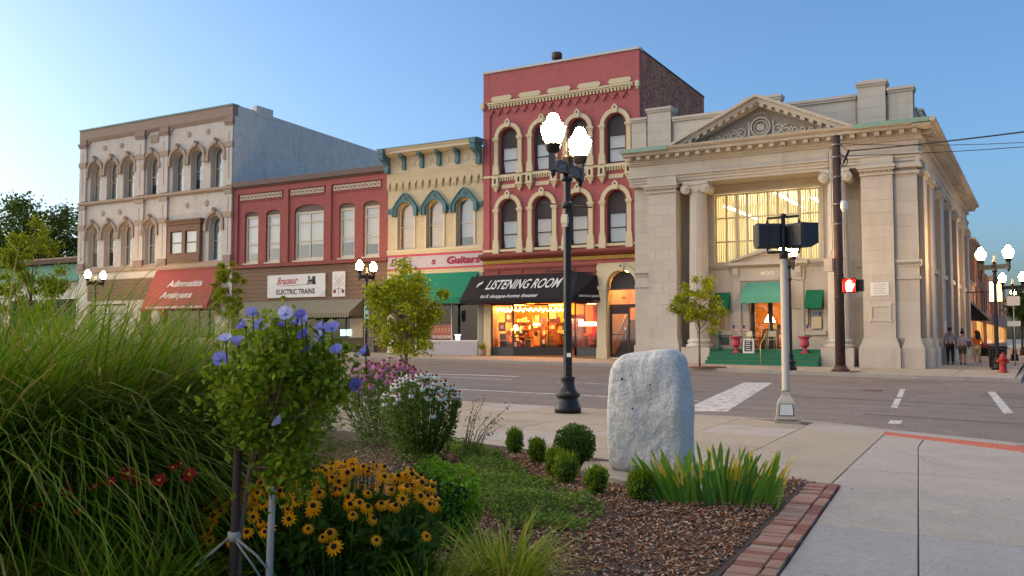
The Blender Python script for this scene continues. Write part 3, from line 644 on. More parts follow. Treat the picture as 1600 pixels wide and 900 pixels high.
mb = MB(); mb.wall(rect(x0,x1,.5,3.85), [rect(-46.7,-43.5,1.35,3.7), rect(-43.2,-41.9,.62,3.2), rect(-41.5,-36.1,1.4,3.7)], YF+.1, .25); part('shopfront_wall', mb, M['woodd'], RB)
win(RB, rect(-41.5,-36.1,1.4,3.7), YF+.2, .07, (), (-39.7,-37.6), M['sashd'], M['shopglass'], name='shop_window'); win(RB, rect(-46.7,-43.5,1.35,3.7), YF+.2, .07, (), (-45.1,), M['sashd'], M['shopglass'], M['blindg'], 2.0, name='shop_window')
part('door', MB().box(-43.2,-41.9,YF+.25,YF+.3,.62,3.2), M['woodd'], RB)
part('pier', MB().box(-35.75,-35.2,YF-.05,YF+.1,.5,3.85), mat('grey_pier', '#6f665e', .9, .1, 2), RB)
for k in range(12): part('plank', MB().box(-35.18,-34.28,YF+.03,YF+.095,1.0+k*.235,1.0+k*.235+.225), M['wood'] if k > 1 else M['rcoping'], RB)
part('bulkhead', MB().box(-41.6,-36.0,YF+.02,YF+.09,.5,1.38), M['woodd'], RB)
part('curtain', MB().box(-37.5,-36.5,YF+.5,YF+.52,1.5,3.6), M['blind2'], RB)
S1 = thing('shop_sign', 'white sign board with red script over black lettering and tiny locomotive', 'sign', (-41.6,YF+.04,4.05))
part('board', MB().box(-44.1,-39.07,YF-.02,YF+.035,4.05,5.6), M['white'], S1); 
part('edge_trim', MB().band(rect(-44.07,-39.10,4.08,5.57), rect(-44.1,-39.07,4.05,5.6), YF-.035, YF-.021, closed=True), M['rcoping'], S1)
yl = YF-.024; mb = MB(); letter(mb, 'Brasseur', (-43.2,yl,4.93), (1,0,0), (0,0,1), 1.75, .48, .02, .28, rise=.03); part('lettering', mb, M['red'], S1)
part('underline', MB().pxz([(-43.0,4.83),(-39.8,4.88),(-39.8,4.905),(-43.0,4.855)], yl, yl+.002), M['black'], S1); mb = MB(); letter(mb, 'ELECTRIC TRAINS', (-43.25,yl,4.3), (1,0,0), (0,0,1), 3.3, .33, .03); part('lettering', mb, M['black'], S1)
mb = MB(); ex, ez = -40.55, 4.92                                  # little locomotive emblem
mb.box(ex,ex+.36,yl,yl+.002,ez+.12,ez+.26); mb.box(ex+.36,ex+.62,yl,yl+.002,ez+.1,ez+.42); mb.box(ex+.34,ex+.66,yl,yl+.002,ez+.43,ez+.47)
mb.pxz([(ex+.05,ez+.26),(ex+.13,ez+.26),(ex+.17,ez+.5),(ex+.01,ez+.5)], yl, yl+.002); mb.box(ex+.22,ex+.29,yl,yl+.002,ez+.26,ez+.36)
mb.pxz([(ex-.12,ez),(ex+.05,ez),(ex+.02,ez+.14)], yl, yl+.002)
for cx_, r_ in ((.1,.06),(.26,.06),(.43,.09),(.58,.09)): mb.pxz([(ex+cx_+r_*math.cos(t), ez+.05+r_*math.sin(t)) for t in np.linspace(0,2*math.pi,11)[:-1]], yl, yl+.002)
part('locomotive_emblem', mb, M['black'], S1)
mb = MB().band([(-39.32+.09*math.cos(t),4.25+.1*math.sin(t)) for t in np.linspace(0,2*math.pi,13)[:-1]], [(-39.32+.11*math.cos(t),4.25+.12*math.sin(t)) for t in np.linspace(0,2*math.pi,13)[:-1]], yl, yl+.002, closed=True); part('ring_mark', mb, mat('pale_blue_ink','#6f97b0'), S1)
S2 = thing('crossing_sign', 'white board with painted railroad crossing crossbuck and two lamps', 'sign', (-38.0,YF+.04,4.05))
part('board', MB().box(-38.52,-37.5,YF-.02,YF+.035,4.05,5.62), M['white'], S2)
mb = MB(); c = Vector((-38.0,5.03))
for s in (-1,1):
    d_ = Vector((.36,.31*s)); n_ = Vector((-d_.y,d_.x)).normalized()*.09; k_ = n_*.75
    a_, b_ = c-d_, c+d_; mb.band([tuple(a_-k_),tuple(b_-k_),tuple(b_+k_),tuple(a_+k_)], [tuple(a_-n_),tuple(b_-n_),tuple(b_+n_),tuple(a_+n_)], yl, yl+.002, closed=True)
part('crossbuck', mb, mat('rust_ink','#a5645a'), S2)
mb = MB().box(-38.02,-37.98,yl,yl+.002,4.15,4.75).box(-38.34,-37.66,yl,yl+.002,4.52,4.55); part('post_drawing', mb, M['rcoping'], S2)
for x in (-38.33,-37.67): part('lamp_drawing', MB().pxz([(x+.12*math.cos(t),4.38+.13*math.sin(t)) for t in np.linspace(0,2*math.pi,13)[:-1]], yl, yl+.002), mat('dull_red_ink','#8a3a3c'), S2)
M['stripe'] = mat('striped_canvas', '#8d8672', .9, .08, 2, wave=(.2,'#6a6450'))
A = thing('awning', 'olive and tan striped shop awning with scalloped edge', 'awning', (-41.3,YF,2.7))
za, zv, d_ = 3.88, 3.0, 1.35
for a, b in ((-46.7,-42.35),(-42.3,-36.05)):
    part('canopy', MB().extr([(a,YF,za),(b,YF,za),(b,YF-d_,zv),(a,YF-d_,zv)], (0,0,-.02)), M['stripe'], A)
mb = MB(); n = 52
for i in range(n):
    xa = -46.7+10.65*i/n; xb = -46.7+10.65*(i+1)/n; xm = (xa+xb)/2
    mb.add([(xa,YF-d_-.004,zv),(xb,YF-d_-.004,zv),(xb,YF-d_-.004,zv-.22),(xm+.06,YF-d_-.004,zv-.29),(xm-.06,YF-d_-.004,zv-.29),(xa,YF-d_-.004,zv-.22)], [(0,1,2,3,4,5)])
part('valance', mb, M['stripe'], A)
part('end_panel', MB().pyz([(YF,za-.03),(YF,zv-.2),(YF-d_,zv-.2),(YF-d_,zv-.02)], -36.06, -36.05), M['stripe'], A)
part('frame', MB().tube([(-46.6,YF,zv-.05),(-46.6,YF-d_+.04,zv-.05),(-36.1,YF-d_+.04,zv-.05),(-36.1,YF,zv-.05)], .02, 6), M['blackiron'], A)
mb = MB().box(-38.2,-37.4,YF+.42,YF+.445,1.62,2.0); mb.box(-38.1,-37.5,YF+.41,YF+.42,1.7,1.78)
solo('open_sign', mb, emit('lit_open_sign', '#9fe6e0', 2.0), 'small glowing pale blue sign low in the train shop window', 'sign', (-37.8,YF+.43,1.62))
# ================================================================== narrow cream block with teal hoods
CB = thing('brick_building', 'narrow cream brick block with teal pointed window hoods and bracketed cornice', 'building', (-30.8,44.4,gz(-30.8,.1)))
x0, x1 = -34.22, -27.43
cc = [-32.88,-30.78,-28.68]
op = lambda c: arch(c, 1.22, 6.74, 9.55, .38)
part('wall', MB().wall(rect(x0,x1,5.2,12.3), [op(c) for c in cc], YF, .35), M['ccream'], CB)
for c in cc: win(CB, op(c), YF+.24, .09, (8.12,), (), M['ctrim'], None, M['blind2'] if c < -30 else M['blindg'], 6.8 if c < -30 else 7.3)
for c in cc:                                        # pointed hoods
    n = 16; inn = []; out = []
    for i in range(n+1):
        u = i/n; s = 1-2*u
        inn.append((c+.64*s, 9.16+.42*(1-abs(s)**2.2)));  out.append((c+.84*s, 9.16+.91*(1-abs(s)**1.35)))
    inn = [(c+.64,8.72)] + inn + [(c-.64,8.72)]; out = [(c+.84,8.72)] + out + [(c-.84,8.72)]
    h = part('window_hood', MB().band(inn, out, YF-.16, YF), M['teal'], CB)
    oo = [(c+(x-c)*1.08, z+.06 if z > 8.8 else z) for x, z in out]
    part('hood_edge', MB().band([(x,z+.012) for x,z in out], oo, YF-.22, YF), M['teal'], h)
    part('rosette', MB().pxz([(c+.13*math.cos(t),9.82+.13*math.sin(t)) for t in np.linspace(0,2*math.pi,13)[:-1]], YF-.2, YF-.16).pxz([(c+.06*math.cos(t),9.82+.06*math.sin(t)) for t in np.linspace(0,2*math.pi,9)[:-1]], YF-.23, YF-.2), M['teal'], h)
    for s in (-.55,-.3,.3,.55): part('rib', MB().pxz([(c+.64*s*1.1-.02,9.19+.42*(1-abs(s)**2.2)),(c+.64*s*1.1+.02,9.19+.42*(1-abs(s)**2.2)),(c+.84*s+.02,9.08+.91*(1-abs(s)**1.35)),(c+.84*s-.02,9.08+.91*(1-abs(s)**1.35))], YF-.185, YF-.159), M['teal'], h)
    part('column', MB().box(c-.73,c-.6,YF-.05,YF+.1,6.8,8.72), M['ctrim'], CB); part('column', MB().box(c+.6,c+.73,YF-.05,YF+.1,6.8,8.72), M['ctrim'], CB)
for a, b in ((x0,-33.75),(-32.01,-31.65),(-29.91,-29.55),(-27.81,x1)):
    s = part('string_course', MB().box(a,b,YF-.1,YF,9.08,9.24).box(a,b,YF-.05,YF,8.92,9.08), M['teal'], CB)
    n = max(3, int((b-a)/.1)); mb = MB(); corbel_row(mb, a+.02, b, n, 8.93, 9.06, YF-.08, YF-.051); part('dentil', mb, M['teal'], s)['kind'] = 'stuff'
part('belt_course', MB().box(x0,x1,YF-.1,YF,6.58,6.72).box(x0,x1,YF-.05,YF,6.45,6.58), M['ctrim'], CB)
pts = [(x0,11.35),(x0,10.5)]; n = 14; p = (x1-x0)/n                # pointed corbel table
for i in range(n):
    a = x0+p*i; pts += [(a+p*.3,10.46),(a+p*.3,10.68),(a+p*.36,10.68),(a+p*.5,10.84),(a+p*.64,10.68),(a+p*.7,10.68),(a+p*.7,10.46)]
pts += [(x1,10.5),(x1,11.35)]
mb = MB().pxz(pts[::-1], YF-.12, YF)
for i in range(n+1):
    a = x0+p*i-p*.28; a = max(a,x0); b = min(x0+p*i+p*.28, x1); mb.box(a,b,YF-.085,YF,10.38,10.46); mb.box(a+.02,b-.02,YF-.045,YF,10.29,10.38)
part('corbel_table', mb, M['ccream'], CB)
mb = MB().box(x0,x1,YF-.14,YF,11.32,11.42); part('frieze_moulding', mb, M['ctrim'], CB)
part('frieze', MB().box(x0,x1,YF-.16,YF,11.42,12.35), M['ctrim'], CB)
bxs = [-32.87,-31.56,-30.33,-29.05]; ed = [-34.0]+bxs+[-27.75]
for a, b in zip(ed, ed[1:]):
    for k in range(2):
        u = a+.3+(b-a-.45)*(.5*k+.02); w = (b-a-.5)*.36
        part('panel', MB().band(rect(u+.05,u+w-.05,11.68,12.0), rect(u,u+w,11.63,12.05), YF-.19, YF-.16, closed=True), M['ctrim'], CB)
    part('rosette_strip', MB().box((a+b)/2-.02,(a+b)/2+.03,YF-.18,YF-.16,11.7,12.0), M['ctrim'], CB)
crown = [(YF-.16,12.3),(YF-.5,12.35),(YF-.72,12.45),(YF-.72,12.6),(YF-.8,12.66),(YF-.8,12.74),(YF,12.74),(YF,12.3)]
co = part('cornice', MB().pyz(crown, x0+.3, x1-.35), M['ctrim'], CB)
part('gutter', MB().box(x0-.3,x1+.05,YF-.86,YF+.1,12.745,12.8), mat('zinc_gutter','#7d99a3',.5,.1,2,metal=.2), co)
def bracket(xa, xb, big):
    D = .78 if big else .55; zt = 12.7 if big else 12.32; zl = 11.36 if big else 11.5
    prof = [(YF-.16,zl),(YF-.16-D*.28,zl+.02),(YF-.16-D*.34,zl+.2),(YF-.16-D*.22,zl+.42),(YF-.16-D*.42,zl+.6),(YF-.16-D*.9,zl+.72),(YF-.16-D,zl+.86),(YF-.16-D,zt),(YF-.16,zt)]
    o = part('bracket', MB().pyz(prof, xa, xb), M['teal'], co)
    if big: part('bracket_cap', MB().box(xa-.05,xb+.05,YF-1.0,YF-.1,12.45,12.742), M['teal'], o)
for c in bxs: bracket(c-.11, c+.11, False)
bracket(x0-.02, x0+.28, True); bracket(x1-.33, x1-.02, True)
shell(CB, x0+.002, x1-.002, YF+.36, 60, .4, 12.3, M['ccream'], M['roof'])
M['signwhite'] = mat('painted_sign_brick', '#b9b0b4', .8, .06, 1.5, .3, 60, brick=(.21,.075,.9)); M['pink'] = mat('pink_paint', '#b8475f', .8, .08, 3)
M['maroon'] = mat('maroon_paint', '#7a3347', .8, .08, 3)
sb = part('painted_sign', MB().box(x0+.05,x1-.02,YF-.03,YF,5.5,6.42), M['signwhite'], CB); yl = YF-.034
part('stripe', MB().box(x0+.05,x1-.02,yl-.003,YF-.03,6.3,6.42).box(x0+.05,x1-.02,yl-.003,YF-.03,5.5,5.6), M['pink'], sb)
mb = MB(); letter(mb, 'Guitars', (-29.95,yl,5.78), (1,0,0), (0,0,1), 2.25, .42, .035, .2); part('lettering', mb, M['maroon'], sb); mb = MB(); letter(mb, 'D', (-33.95,yl,5.78), (1,0,0), (0,0,1), .46, .42, .04, .2); part('lettering', mb, M['maroon'], sb); mb = MB(); letter(mb, 's', (-31.0,yl,5.78), (1,0,0), (0,0,1), .3, .42, .035, .2)
part('lettering', mb, M['maroon'], sb)
for a in (-29.9,):
    mb = MB(); letter(mb, 'Guitars', (a+.04,yl+.002,5.75), (1,0,0), (0,0,1), 2.25, .42, .035, .2); part('letter_shadow', mb, M['pink'], sb)
mb = MB(); mb.wall(rect(x0,x1,.4,5.2), [rect(-33.65,-31.65,.55,3.5), rect(-31.55,-27.8,1.28,3.5)], YF+.06, .35); part('shopfront_wall', mb, mat('grey_stucco','#9a948e',.85,.08,2,.1,40), CB)
win(CB, rect(-31.55,-27.8,1.28,3.5), YF+.1, .07, (), (-29.66,), M['white'], M['shopglass'], name='shop_window')
part('bulkhead', MB().box(-31.6,-27.78,YF-.06,YF+.055,.42,1.28), mat('pale_bulkhead','#aaa5a8',.8,.06,2), CB)
part('doorway_wall', MB().box(-33.65,-32.5,YF+.5,YF+.6,.4,3.5), M['blackiron'], CB)
d = part('door', MB().band(rect(-32.35,-31.75,.75,2.65), rect(-32.45,-31.66,.58,2.8), YF+.4, YF+.46, closed=True), M['white'], CB); part('pane', MB().box(-32.35,-31.75,YF+.42,YF+.43,.75,2.65), M['shopglass'], d)
part('pillar', MB().box(x0+.02,-33.75,YF-.04,YF+.05,.4,5.2), M['wtrim'], CB); part('pillar', MB().box(-27.74,x1-.005,YF-.04,YF+.05,.4,5.2), mat('stone_grey','#97907f',.85,.1,2,.1,40), CB)
M['awngreen'] = mat('green_canvas', '#1c7358', .9, .08, 1.2, .1, 20)
awning('awning', 'dark green canvas shop awning beside the larger black awning', -33.2, -27.75, 5.25, 3.42, 1.2, .3, M['awngreen'])
mb = MB().box(-31.3,-29.75,YF+.34,YF+.35,1.4,2.25); pst = solo('window_poster', mb, mat('orange_poster','#a8432c',.7,.15,2), 'orange red sale poster low in the guitar shop window', 'poster', (-30.5,YF+.34,1.4))
mb = MB(); letter(mb, 'ON SALE NOW!', (-31.15,YF+.335,1.46), (1,0,0), (0,0,1), 1.3, .17, .04); part('lettering', mb, M['white'], pst)
mb = MB(); 
for i in range(6): mb.box(-31.2+i*.23,-31.2+i*.23+.15,YF+.332,YF+.336,1.8,2.05)
part('painted_letters', mb, mat('pale_orange_ink','#cc7a5a'), pst)
solo('window_card', MB().box(-29.5,-29.2,YF+.3,YF+.32,1.3,1.62).box(-29.56,-29.14,YF+.29,YF+.33,1.62,1.68), emit('glowing_card','#e8e4da',.8), 'small glowing white card at the sill of the guitar shop window', 'sign', (-29.35,YF+.3,1.3))  # card is no lamp; its brightness is emission put into the material

# ================================================================== tall crimson block
TB = thing('brick_building', 'tall three storey crimson brick block with cream arched window surrounds', 'building', (-22.6,44.4,gz(-22.6,.1)))
x0, x1 = -27.4, -17.88
tc = [-25.78,-23.62,-21.45,-19.25]
up = lambda c: arch(c,1.1,10.66,13.27); lo = lambda c: arch(c,1.1,6.42,9.22)
part('wall', MB().wall(rect(x0,x1,5.4,16.5), [up(c) for c in tc]+[lo(c) for c in tc], YF, .35), M['tbrick'], TB)
for row, (zb_, zt_, zr) in enumerate(((10.66,13.27,12.25),(6.42,9.22,8.1))):
    for i, c in enumerate(tc):
        o_ = arch(c,1.1,zb_,zt_)
        part('transom_panel', MB().pxz(clip_z(inset(o_,.02), zr, zt_), YF+.2, YF+.24), M['transom'], TB)
        lit = row == 1 and i in (1,2)  # lit windows get a tan blind colour in place of room light
        w = win(TB, rect(c-.545,c+.545,zb_+.005,zr), YF+.17, .1, ((zb_+zr)/2,), (), M['sashd'], None, M['blind2'] if lit else (M['blind'] if row == 0 else M['blindg']), zb_, bar=.06)
        zs = zt_-.58
        part('arch_rim', MB().band(arc(c,.555,zs+.02), arc(c,.64,zs+.02), YF-.04, YF), M['tbrick'], TB)
        h = part('window_hood', MB().band(arc(c,.645,zs), arc(c,.87,zs), YF-.14, YF), M['tcream'], TB)
        k = MB().pxz([(c-.13,zs+.6),(c+.13,zs+.6),(c+.17,zs+.93),(c+.1,zs+1.0),(c,zs+1.1),(c-.1,zs+1.0),(c-.17,zs+.93)], YF-.2, YF-.141); k = part('keystone', k, M['tcream'], h)
        for dx, dz in ((-.04,.9),(.04,.9),(0,.97)): pass
        part('trefoil', MB().pxz([(c-.07,zs+.86),(c+.07,zs+.86),(c,zs+.99)], YF-.205, YF-.199), M['black'], h)
        for s in (-1,1):
            xc = c+s*.76; mb = MB()
            mb.box(xc-.12,xc+.12,YF-.13,YF,zb_+.55,zs-.16); mb.box(xc-.15,xc+.15,YF-.16,YF,zs-.16,zs-.08); mb.box(xc-.19,xc+.19,YF-.2,YF,zs-.08,zs+.04)
            mb.pxz([(xc-.2,zb_+.1),(xc+.2,zb_+.1),(xc+.16,zb_+.5),(xc+.12,zb_+.58),(xc-.12,zb_+.58),(xc-.16,zb_+.5)], YF-.17, YF)
            mb.box(xc-.2,xc+.2,YF-.17,YF,zb_-(.4 if row else .02),zb_+.1)
            p = part('column', mb, M['tcream'], TB)
            if row == 0:
                mb = MB().box(xc-.19,xc+.19,YF-.24,YF,10.05,10.5).box(xc-.23,xc+.23,YF-.27,YF,9.98,10.05).box(xc-.16,xc+.16,YF-.2,YF,9.86,9.98).box(xc-.1,xc+.1,YF-.15,YF,9.76,9.86)
                mb.lathe([(.02,-.14),(.07,-.08),(.08,0)], (xc,YF-.08,9.76), 8); q = part('pendant', mb, M['tcream'], TB)
                part('slot', MB().box(xc-.06,xc+.06,YF-.245,YF-.2,10.12,10.4), M['black'], q)
        if row == 0:
            mb = MB().box(c-.56,c+.56,YF-.12,YF,10.46,10.6); corbel_row(mb, c-.52, c+.55, 7, 10.26, 10.46, YF-.11, YF, duty=.5); part('sill_corbel', mb, M['tcream'], TB)
            part('panel', MB().box(c-.42,c+.42,YF-.05,YF,9.84,10.06), M['tcream'], TB)
    zc = zb_-.02
part('sill_band', MB().box(x0,x1,YF-.1,YF,10.5,10.62), M['tcream'], TB); part('sill_band', MB().box(x0,x1,YF-.1,YF,6.28,6.42), M['tcream'], TB)
for a, b in ((x0,-26.98),(-18.35,x1)): part('corner_strip', MB().box(a,b,YF-.08,YF,6.42,16.5), M['tbrick'], TB)
pts = [(-26.98,16.5),(-26.98,14.0)]; n = 16; p = (26.98-18.35)/n       # saw-tooth corbelling
for i in range(n):
    a = -26.98+p*i
    pts += [(a+p*.02,14.06),(a+p*.14,14.06),(a+p*.14,14.16),(a+p*.28,14.16),(a+p*.28,14.27),(a+p*.42,14.27),(a+p*.42,14.37),(a+p*.6,14.37),(a+p*.6,14.27),(a+p*.74,14.27),(a+p*.74,14.16),(a+p*.88,14.16),(a+p*.88,14.06)]
pts += [(-18.35,14.0),(-18.35,16.5)]
part('corbel_table', MB().pxz(pts[::-1], YF-.075, YF), M['tbrick'], TB)
mb = MB().box(-27.05,-18.2,YF-.26,YF-.001,14.68,14.78).box(-27.05,-18.2,YF-.2,YF-.001,14.6,14.68); dc = part('dentil_cornice', mb, M['tcream'], TB)
n = 43
dm = None
for i in range(n):
    a = -27.0+8.75*i/n
    part('dentil', MB().box(a,a+.11,YF-.19,YF-.08,14.44,14.6), M['tcream'], dc)
for x in (-27.42,-18.0): part('cornice_stop', MB().box(x-.05,x+.16,YF-.3,YF-.081,14.5,14.8).box(x,x+.1,YF-.24,YF-.081,14.38,14.5), M['tcream'], TB)
for a, b in ((-26.9,-25.5),(-25.1,-23.65),(-23.3,-21.82),(-21.47,-20.05),(-19.66,-18.3)):
    part('hexagonal_panel', MB().pxz([(a,14.98),(a+.14,14.84),(b-.14,14.84),(b,14.98),(b-.14,15.12),(a+.14,15.12)], YF-.12, YF-.076), M['tcream'], TB)
part('coping', MB().box(x0-.04,x1+.05,YF-.16,YF+.35,16.5,16.62), mat('pale_metal_coping','#b9bdb8',.5,.08,2), TB)
part('corner_return', MB().box(x1-.3,x1-.001,YF+.004,YF+.358,5.41,16.49), M['tbrick'], TB)
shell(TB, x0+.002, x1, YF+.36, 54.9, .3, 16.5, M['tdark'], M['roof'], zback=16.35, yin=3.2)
part('coping', MB().pyz([(YF+.36,16.5),(54.9,16.35),(54.9,16.42),(YF+.36,16.57)], x1-.34, x1+.04), mat('dark_coping','#4a4442',.8), TB)
mb = MB().lathe([(.1,0),(.1,.5),(.16,.56),(.28,.62),(.3,.7),(.3,.92),(.27,.98),(.0,1.0)], (-23.65,46.2,16.72), 14); part('flue', mb, mat('rusty_flue','#5a3f3a',.7,.2,6), TB)
part('cornice', MB().pyz([(YF,5.8),(YF-.2,5.86),(YF-.42,5.98),(YF-.46,6.06),(YF-.46,6.14),(YF,6.2)], x0-.1, x1), M['rtrim'], TB)
part('dentil_band', MB().box(x0,x1,YF-.1,YF,5.6,5.8), M['tyellow'], TB)
mb = MB(); corbel_row(mb, x0+.03, x1, 80, 5.62, 5.79, YF-.17, YF-.101); part('dentil', mb, M['tyellow'], TB)['kind'] = 'stuff'
part('fascia', MB().box(x0,-20.42,YF+.02,YF+.3,3.36,5.4), M['rtrim'], TB)
part('fascia_moulding', MB().box(x0,-20.42,YF-.06,YF+.02,5.3,5.4).box(x0,-20.42,YF-.04,YF+.02,4.95,5.02), M['rtrim'], TB)
for x in (-26.5,-25,-23.4,-21.8): part('rosette', MB().pxz([(x+.1*math.cos(t),5.16+.1*math.sin(t)) for t in np.linspace(0,2*math.pi,9)[:-1]], YF-.03, YF+.02), M['rtrim'], TB)
# shop front of the crimson block: showcases left and right of a recessed door
M['granite'] = mat('dark_granite', '#3b403e', .3, .4, 14, spec=.5)
M['warmwall'] = mat('warm_shop_wall', '#b98a4e', .85, .12, 1.5); M['shopfloor'] = mat('shop_floor', '#8a6238', .7, .15, 2)
part('pier', MB().box(x0+.01,-26.92,YF-.05,YF+.4,.3,3.36), M['tcream'], TB)
fl = .52
def bulk(a, b): 
    v = Vector(b)-Vector(a); n_ = Vector((-v.y,v.x)).normalized()*.12; q = [a,b,(b[0]+n_.x,b[1]+n_.y),(a[0]+n_.x,a[1]+n_.y)]
    part('bulkhead', MB().pxy(q, .3, .92), M['granite'], TB)
def showglass(a, b, mulls=()):
    v = Vector(b)-Vector(a); L = v.length; u = v/L; n_ = Vector((-u.y,u.x)); mb = MB()
    P = lambda s, d, z: (a[0]+u.x*s+n_.x*d, a[1]+u.y*s+n_.y*d, z)
    def bar(s0, s1, z0, z1): mb.add([P(s0,0,z0),P(s1,0,z0),P(s1,.07,z0),P(s0,.07,z0),P(s0,0,z1),P(s1,0,z1),P(s1,.07,z1),P(s0,.07,z1)], [(0,3,2,1),(4,5,6,7),(0,1,5,4),(1,2,6,5),(2,3,7,6),(3,0,4,7)])
    bar(0,L,.92,.98); bar(0,L,3.28,3.36); xs_ = [0.03]+list(mulls)+[L-.03]
    for s in xs_: bar(s-.025,s+.025,.98,3.28)
    w = part('shop_window', mb, M['sashd'], TB)
    for s, t in zip(xs_, xs_[1:]): part('pane', MB().add([P(s+.025,.035,.98),P(t-.025,.035,.98),P(t-.025,.035,3.28),P(s+.025,.035,3.28)], [(0,1,2,3)]), M['shopglass'], w)
for a, b, mm in (((-26.9,YF+.02),(-25.5,YF+.02),()), ((-25.5,YF+.02),(-22.75,YF+1.25),(1.95,)), ((-21.72,YF+1.25),(-21.72,YF+.02),()), ((-21.72,YF+.02),(-20.4,YF+.02),())):
    bulk(a, b); showglass(a, b, mm)
part('shop_floor', MB().box(-26.9,-20.4,YF+.0,YF+3.1,.25,.5), M['shopfloor'], TB)
part('showcase_floor', MB().pxy([(-26.88,YF+.15),(-25.5,YF+.15),(-22.85,YF+1.38),(-22.85,YF+3.1),(-26.88,YF+3.1)], .505, .9), M['shopfloor'], TB); part('showcase_floor', MB().box(-21.6,-20.42,YF+.15,YF+3.1,.505,.9), M['shopfloor'], TB)
part('shop_back_wall', MB().box(-26.9,-20.4,YF+3.1,YF+3.18,.5,3.5), M['warmwall'], TB); part('shop_side_wall', MB().box(-26.92,-26.88,YF+.1,YF+3.1,.5,3.5), M['warmwall'], TB)
part('shop_ceiling', MB().box(-26.9,-20.4,YF+.31,YF+3.1,3.4,3.5), M['warmwall'], TB); part('shop_partition', MB().box(-20.42,-20.36,YF+.0,YF+3.1,.3,4.6), M['warmwall'], TB)
d = part('door', MB().band(rect(-22.55,-21.9,.75,2.55), rect(-22.68,-21.76,.52,2.75), YF+1.3, YF+1.36, closed=True), mat('red_brown_door','#8a4a2a',.5), TB); part('pane', MB().box(-22.55,-21.9,YF+1.32,YF+1.33,.75,2.55), M['shopglass'], d); part('handle', MB().tube([(-21.84,YF+1.27,1.4),(-21.84,YF+1.25,1.75)], .015, 6), M['tyellow'], d)
part('ceiling_light', MB().box(-26.2,-24.9,YF+1.2,YF+1.4,3.32,3.38).box(-24.4,-23.1,YF+2.2,YF+2.4,3.32,3.38), emit('warm_shop_tube', '#ffa545', 48), TB); part('ceiling_light', MB().box(-21.4,-20.6,YF+.9,YF+1.0,3.3,3.36), emit('warm_red_tube', '#ff7a3a', 30), TB)
# stair entrance with arched head
ax = -18.98; o_ = arch(ax,1.6,.45,4.98)
part('entrance_wall', MB().wall(rect(-20.42,x1,.3,5.4), [o_], YF+.02, .5), M['tcream'], TB)
for xa, xb in ((-20.36,-19.84),(-18.14,-17.9)): part('pier', MB().box(xa,xb,YF-.08,YF+.02,.3,4.0).box(xa-.05,xb+.05,YF-.12,YF+.02,4.0,4.2).box(xa-.04,xb+.04,YF-.11,YF+.02,.3,.95), M['tcream'], TB)
h = part('door_hood', MB().band(arc(ax,.83,4.18), arc(ax,1.06,4.18), YF-.1, YF+.02), M['tcream'], TB)
part('keystone', MB().pxz([(ax-.13,4.95),(ax+.13,4.95),(ax+.17,5.26),(ax,5.4),(ax-.17,5.26)], YF-.16, YF-.101), M['tcream'], h); part('trefoil', MB().pxz([(ax-.07,5.16),(ax+.07,5.16),(ax,5.3)], YF-.165, YF-.159), M['black'], h)
part('fanlight', MB().pxz(clip_z(inset(o_,.03),4.06,5), YF+.3, YF+.34), M['transom'], TB)
part('upper_rail', MB().box(ax-.79,ax+.79,YF+.26,YF+.36,3.98,4.06), M['rcoping'], TB)
M['stairwall'] = mat('amber_stair_wall', '#cf9a44', .8, .06, 1)
tp = part('lit_transom', MB().box(ax-.79,ax+.79,YF+.3,YF+.31,3.22,3.98), M['shopglass'], TB)
mb = MB(); letter(mb, '482', (ax-.14,YF+.29,3.5), (1,0,0), (0,0,1), .28, .13, .01); part('house_number', mb, M['black'], tp)
fr = MB().band(rect(ax-.7,ax+.22,.62,2.72), rect(ax-.79,ax+.3,.47,3.12), YF+.28, YF+.36, closed=True).box(ax-.7,ax+.22,YF+.29,YF+.35,2.72,2.8).box(ax+.72,ax+.79,YF+.28,YF+.36,.47,3.12).box(ax+.3,ax+.72,YF+.28,YF+.36,3.04,3.12).box(ax-.79,ax+.79,YF+.28,YF+.36,3.125,3.22)
d = part('door', fr, M['sashd'], TB); part('pane', MB().box(ax-.7,ax+.22,YF+.31,YF+.32,.62,2.72), M['shopglass'], d); part('sidelight', MB().box(ax+.3,ax+.72,YF+.31,YF+.32,.47,3.04), M['shopglass'], d)
part('push_bar', MB().box(ax-.7,ax+.2,YF+.27,YF+.3,1.62,1.66), M['sashd'], d); part('handle', MB().tube([(ax+.1,YF+.25,1.35),(ax+.1,YF+.25,1.72)], .02, 6), M['white'], d); part('notice', MB().box(ax+.0,ax+.12,YF+.305,YF+.308,1.88,2.02), M['white'], d)
part('stair_wall', MB().box(ax-.84,ax-.8,YF+.5,YF+3.1,.3,5.2).box(ax+.8,ax+.84,YF+.5,YF+3.1,.3,5.2).box(ax-.8,ax+.8,YF+3.1,YF+3.16,.3,5.2).box(ax-.8,ax+.8,YF+.5,YF+3.1,5.1,5.2), M['stairwall'], TB)
st = part('staircase', MB().box(ax-.8,ax+.8,YF+.5,YF+3.1,.35,.5), M['woodd'], TB)
for k in range(11): part('step', MB().box(ax-.79,ax+.79,YF+.9+k*.2,YF+3.09,.5+k*.18,.5+(k+1)*.18-.004), M['woodd'], st)
part('handrail', MB().tube([(ax-.72,YF+.9,1.5),(ax-.72,YF+3.0,3.4)], .03, 6), M['white'], st)
part('stair_lamp', MB().box(ax-.3,ax+.3,YF+1.2,YF+1.5,4.98,5.04), emit('amber_stair_lamp','#ffb650',95), TB)
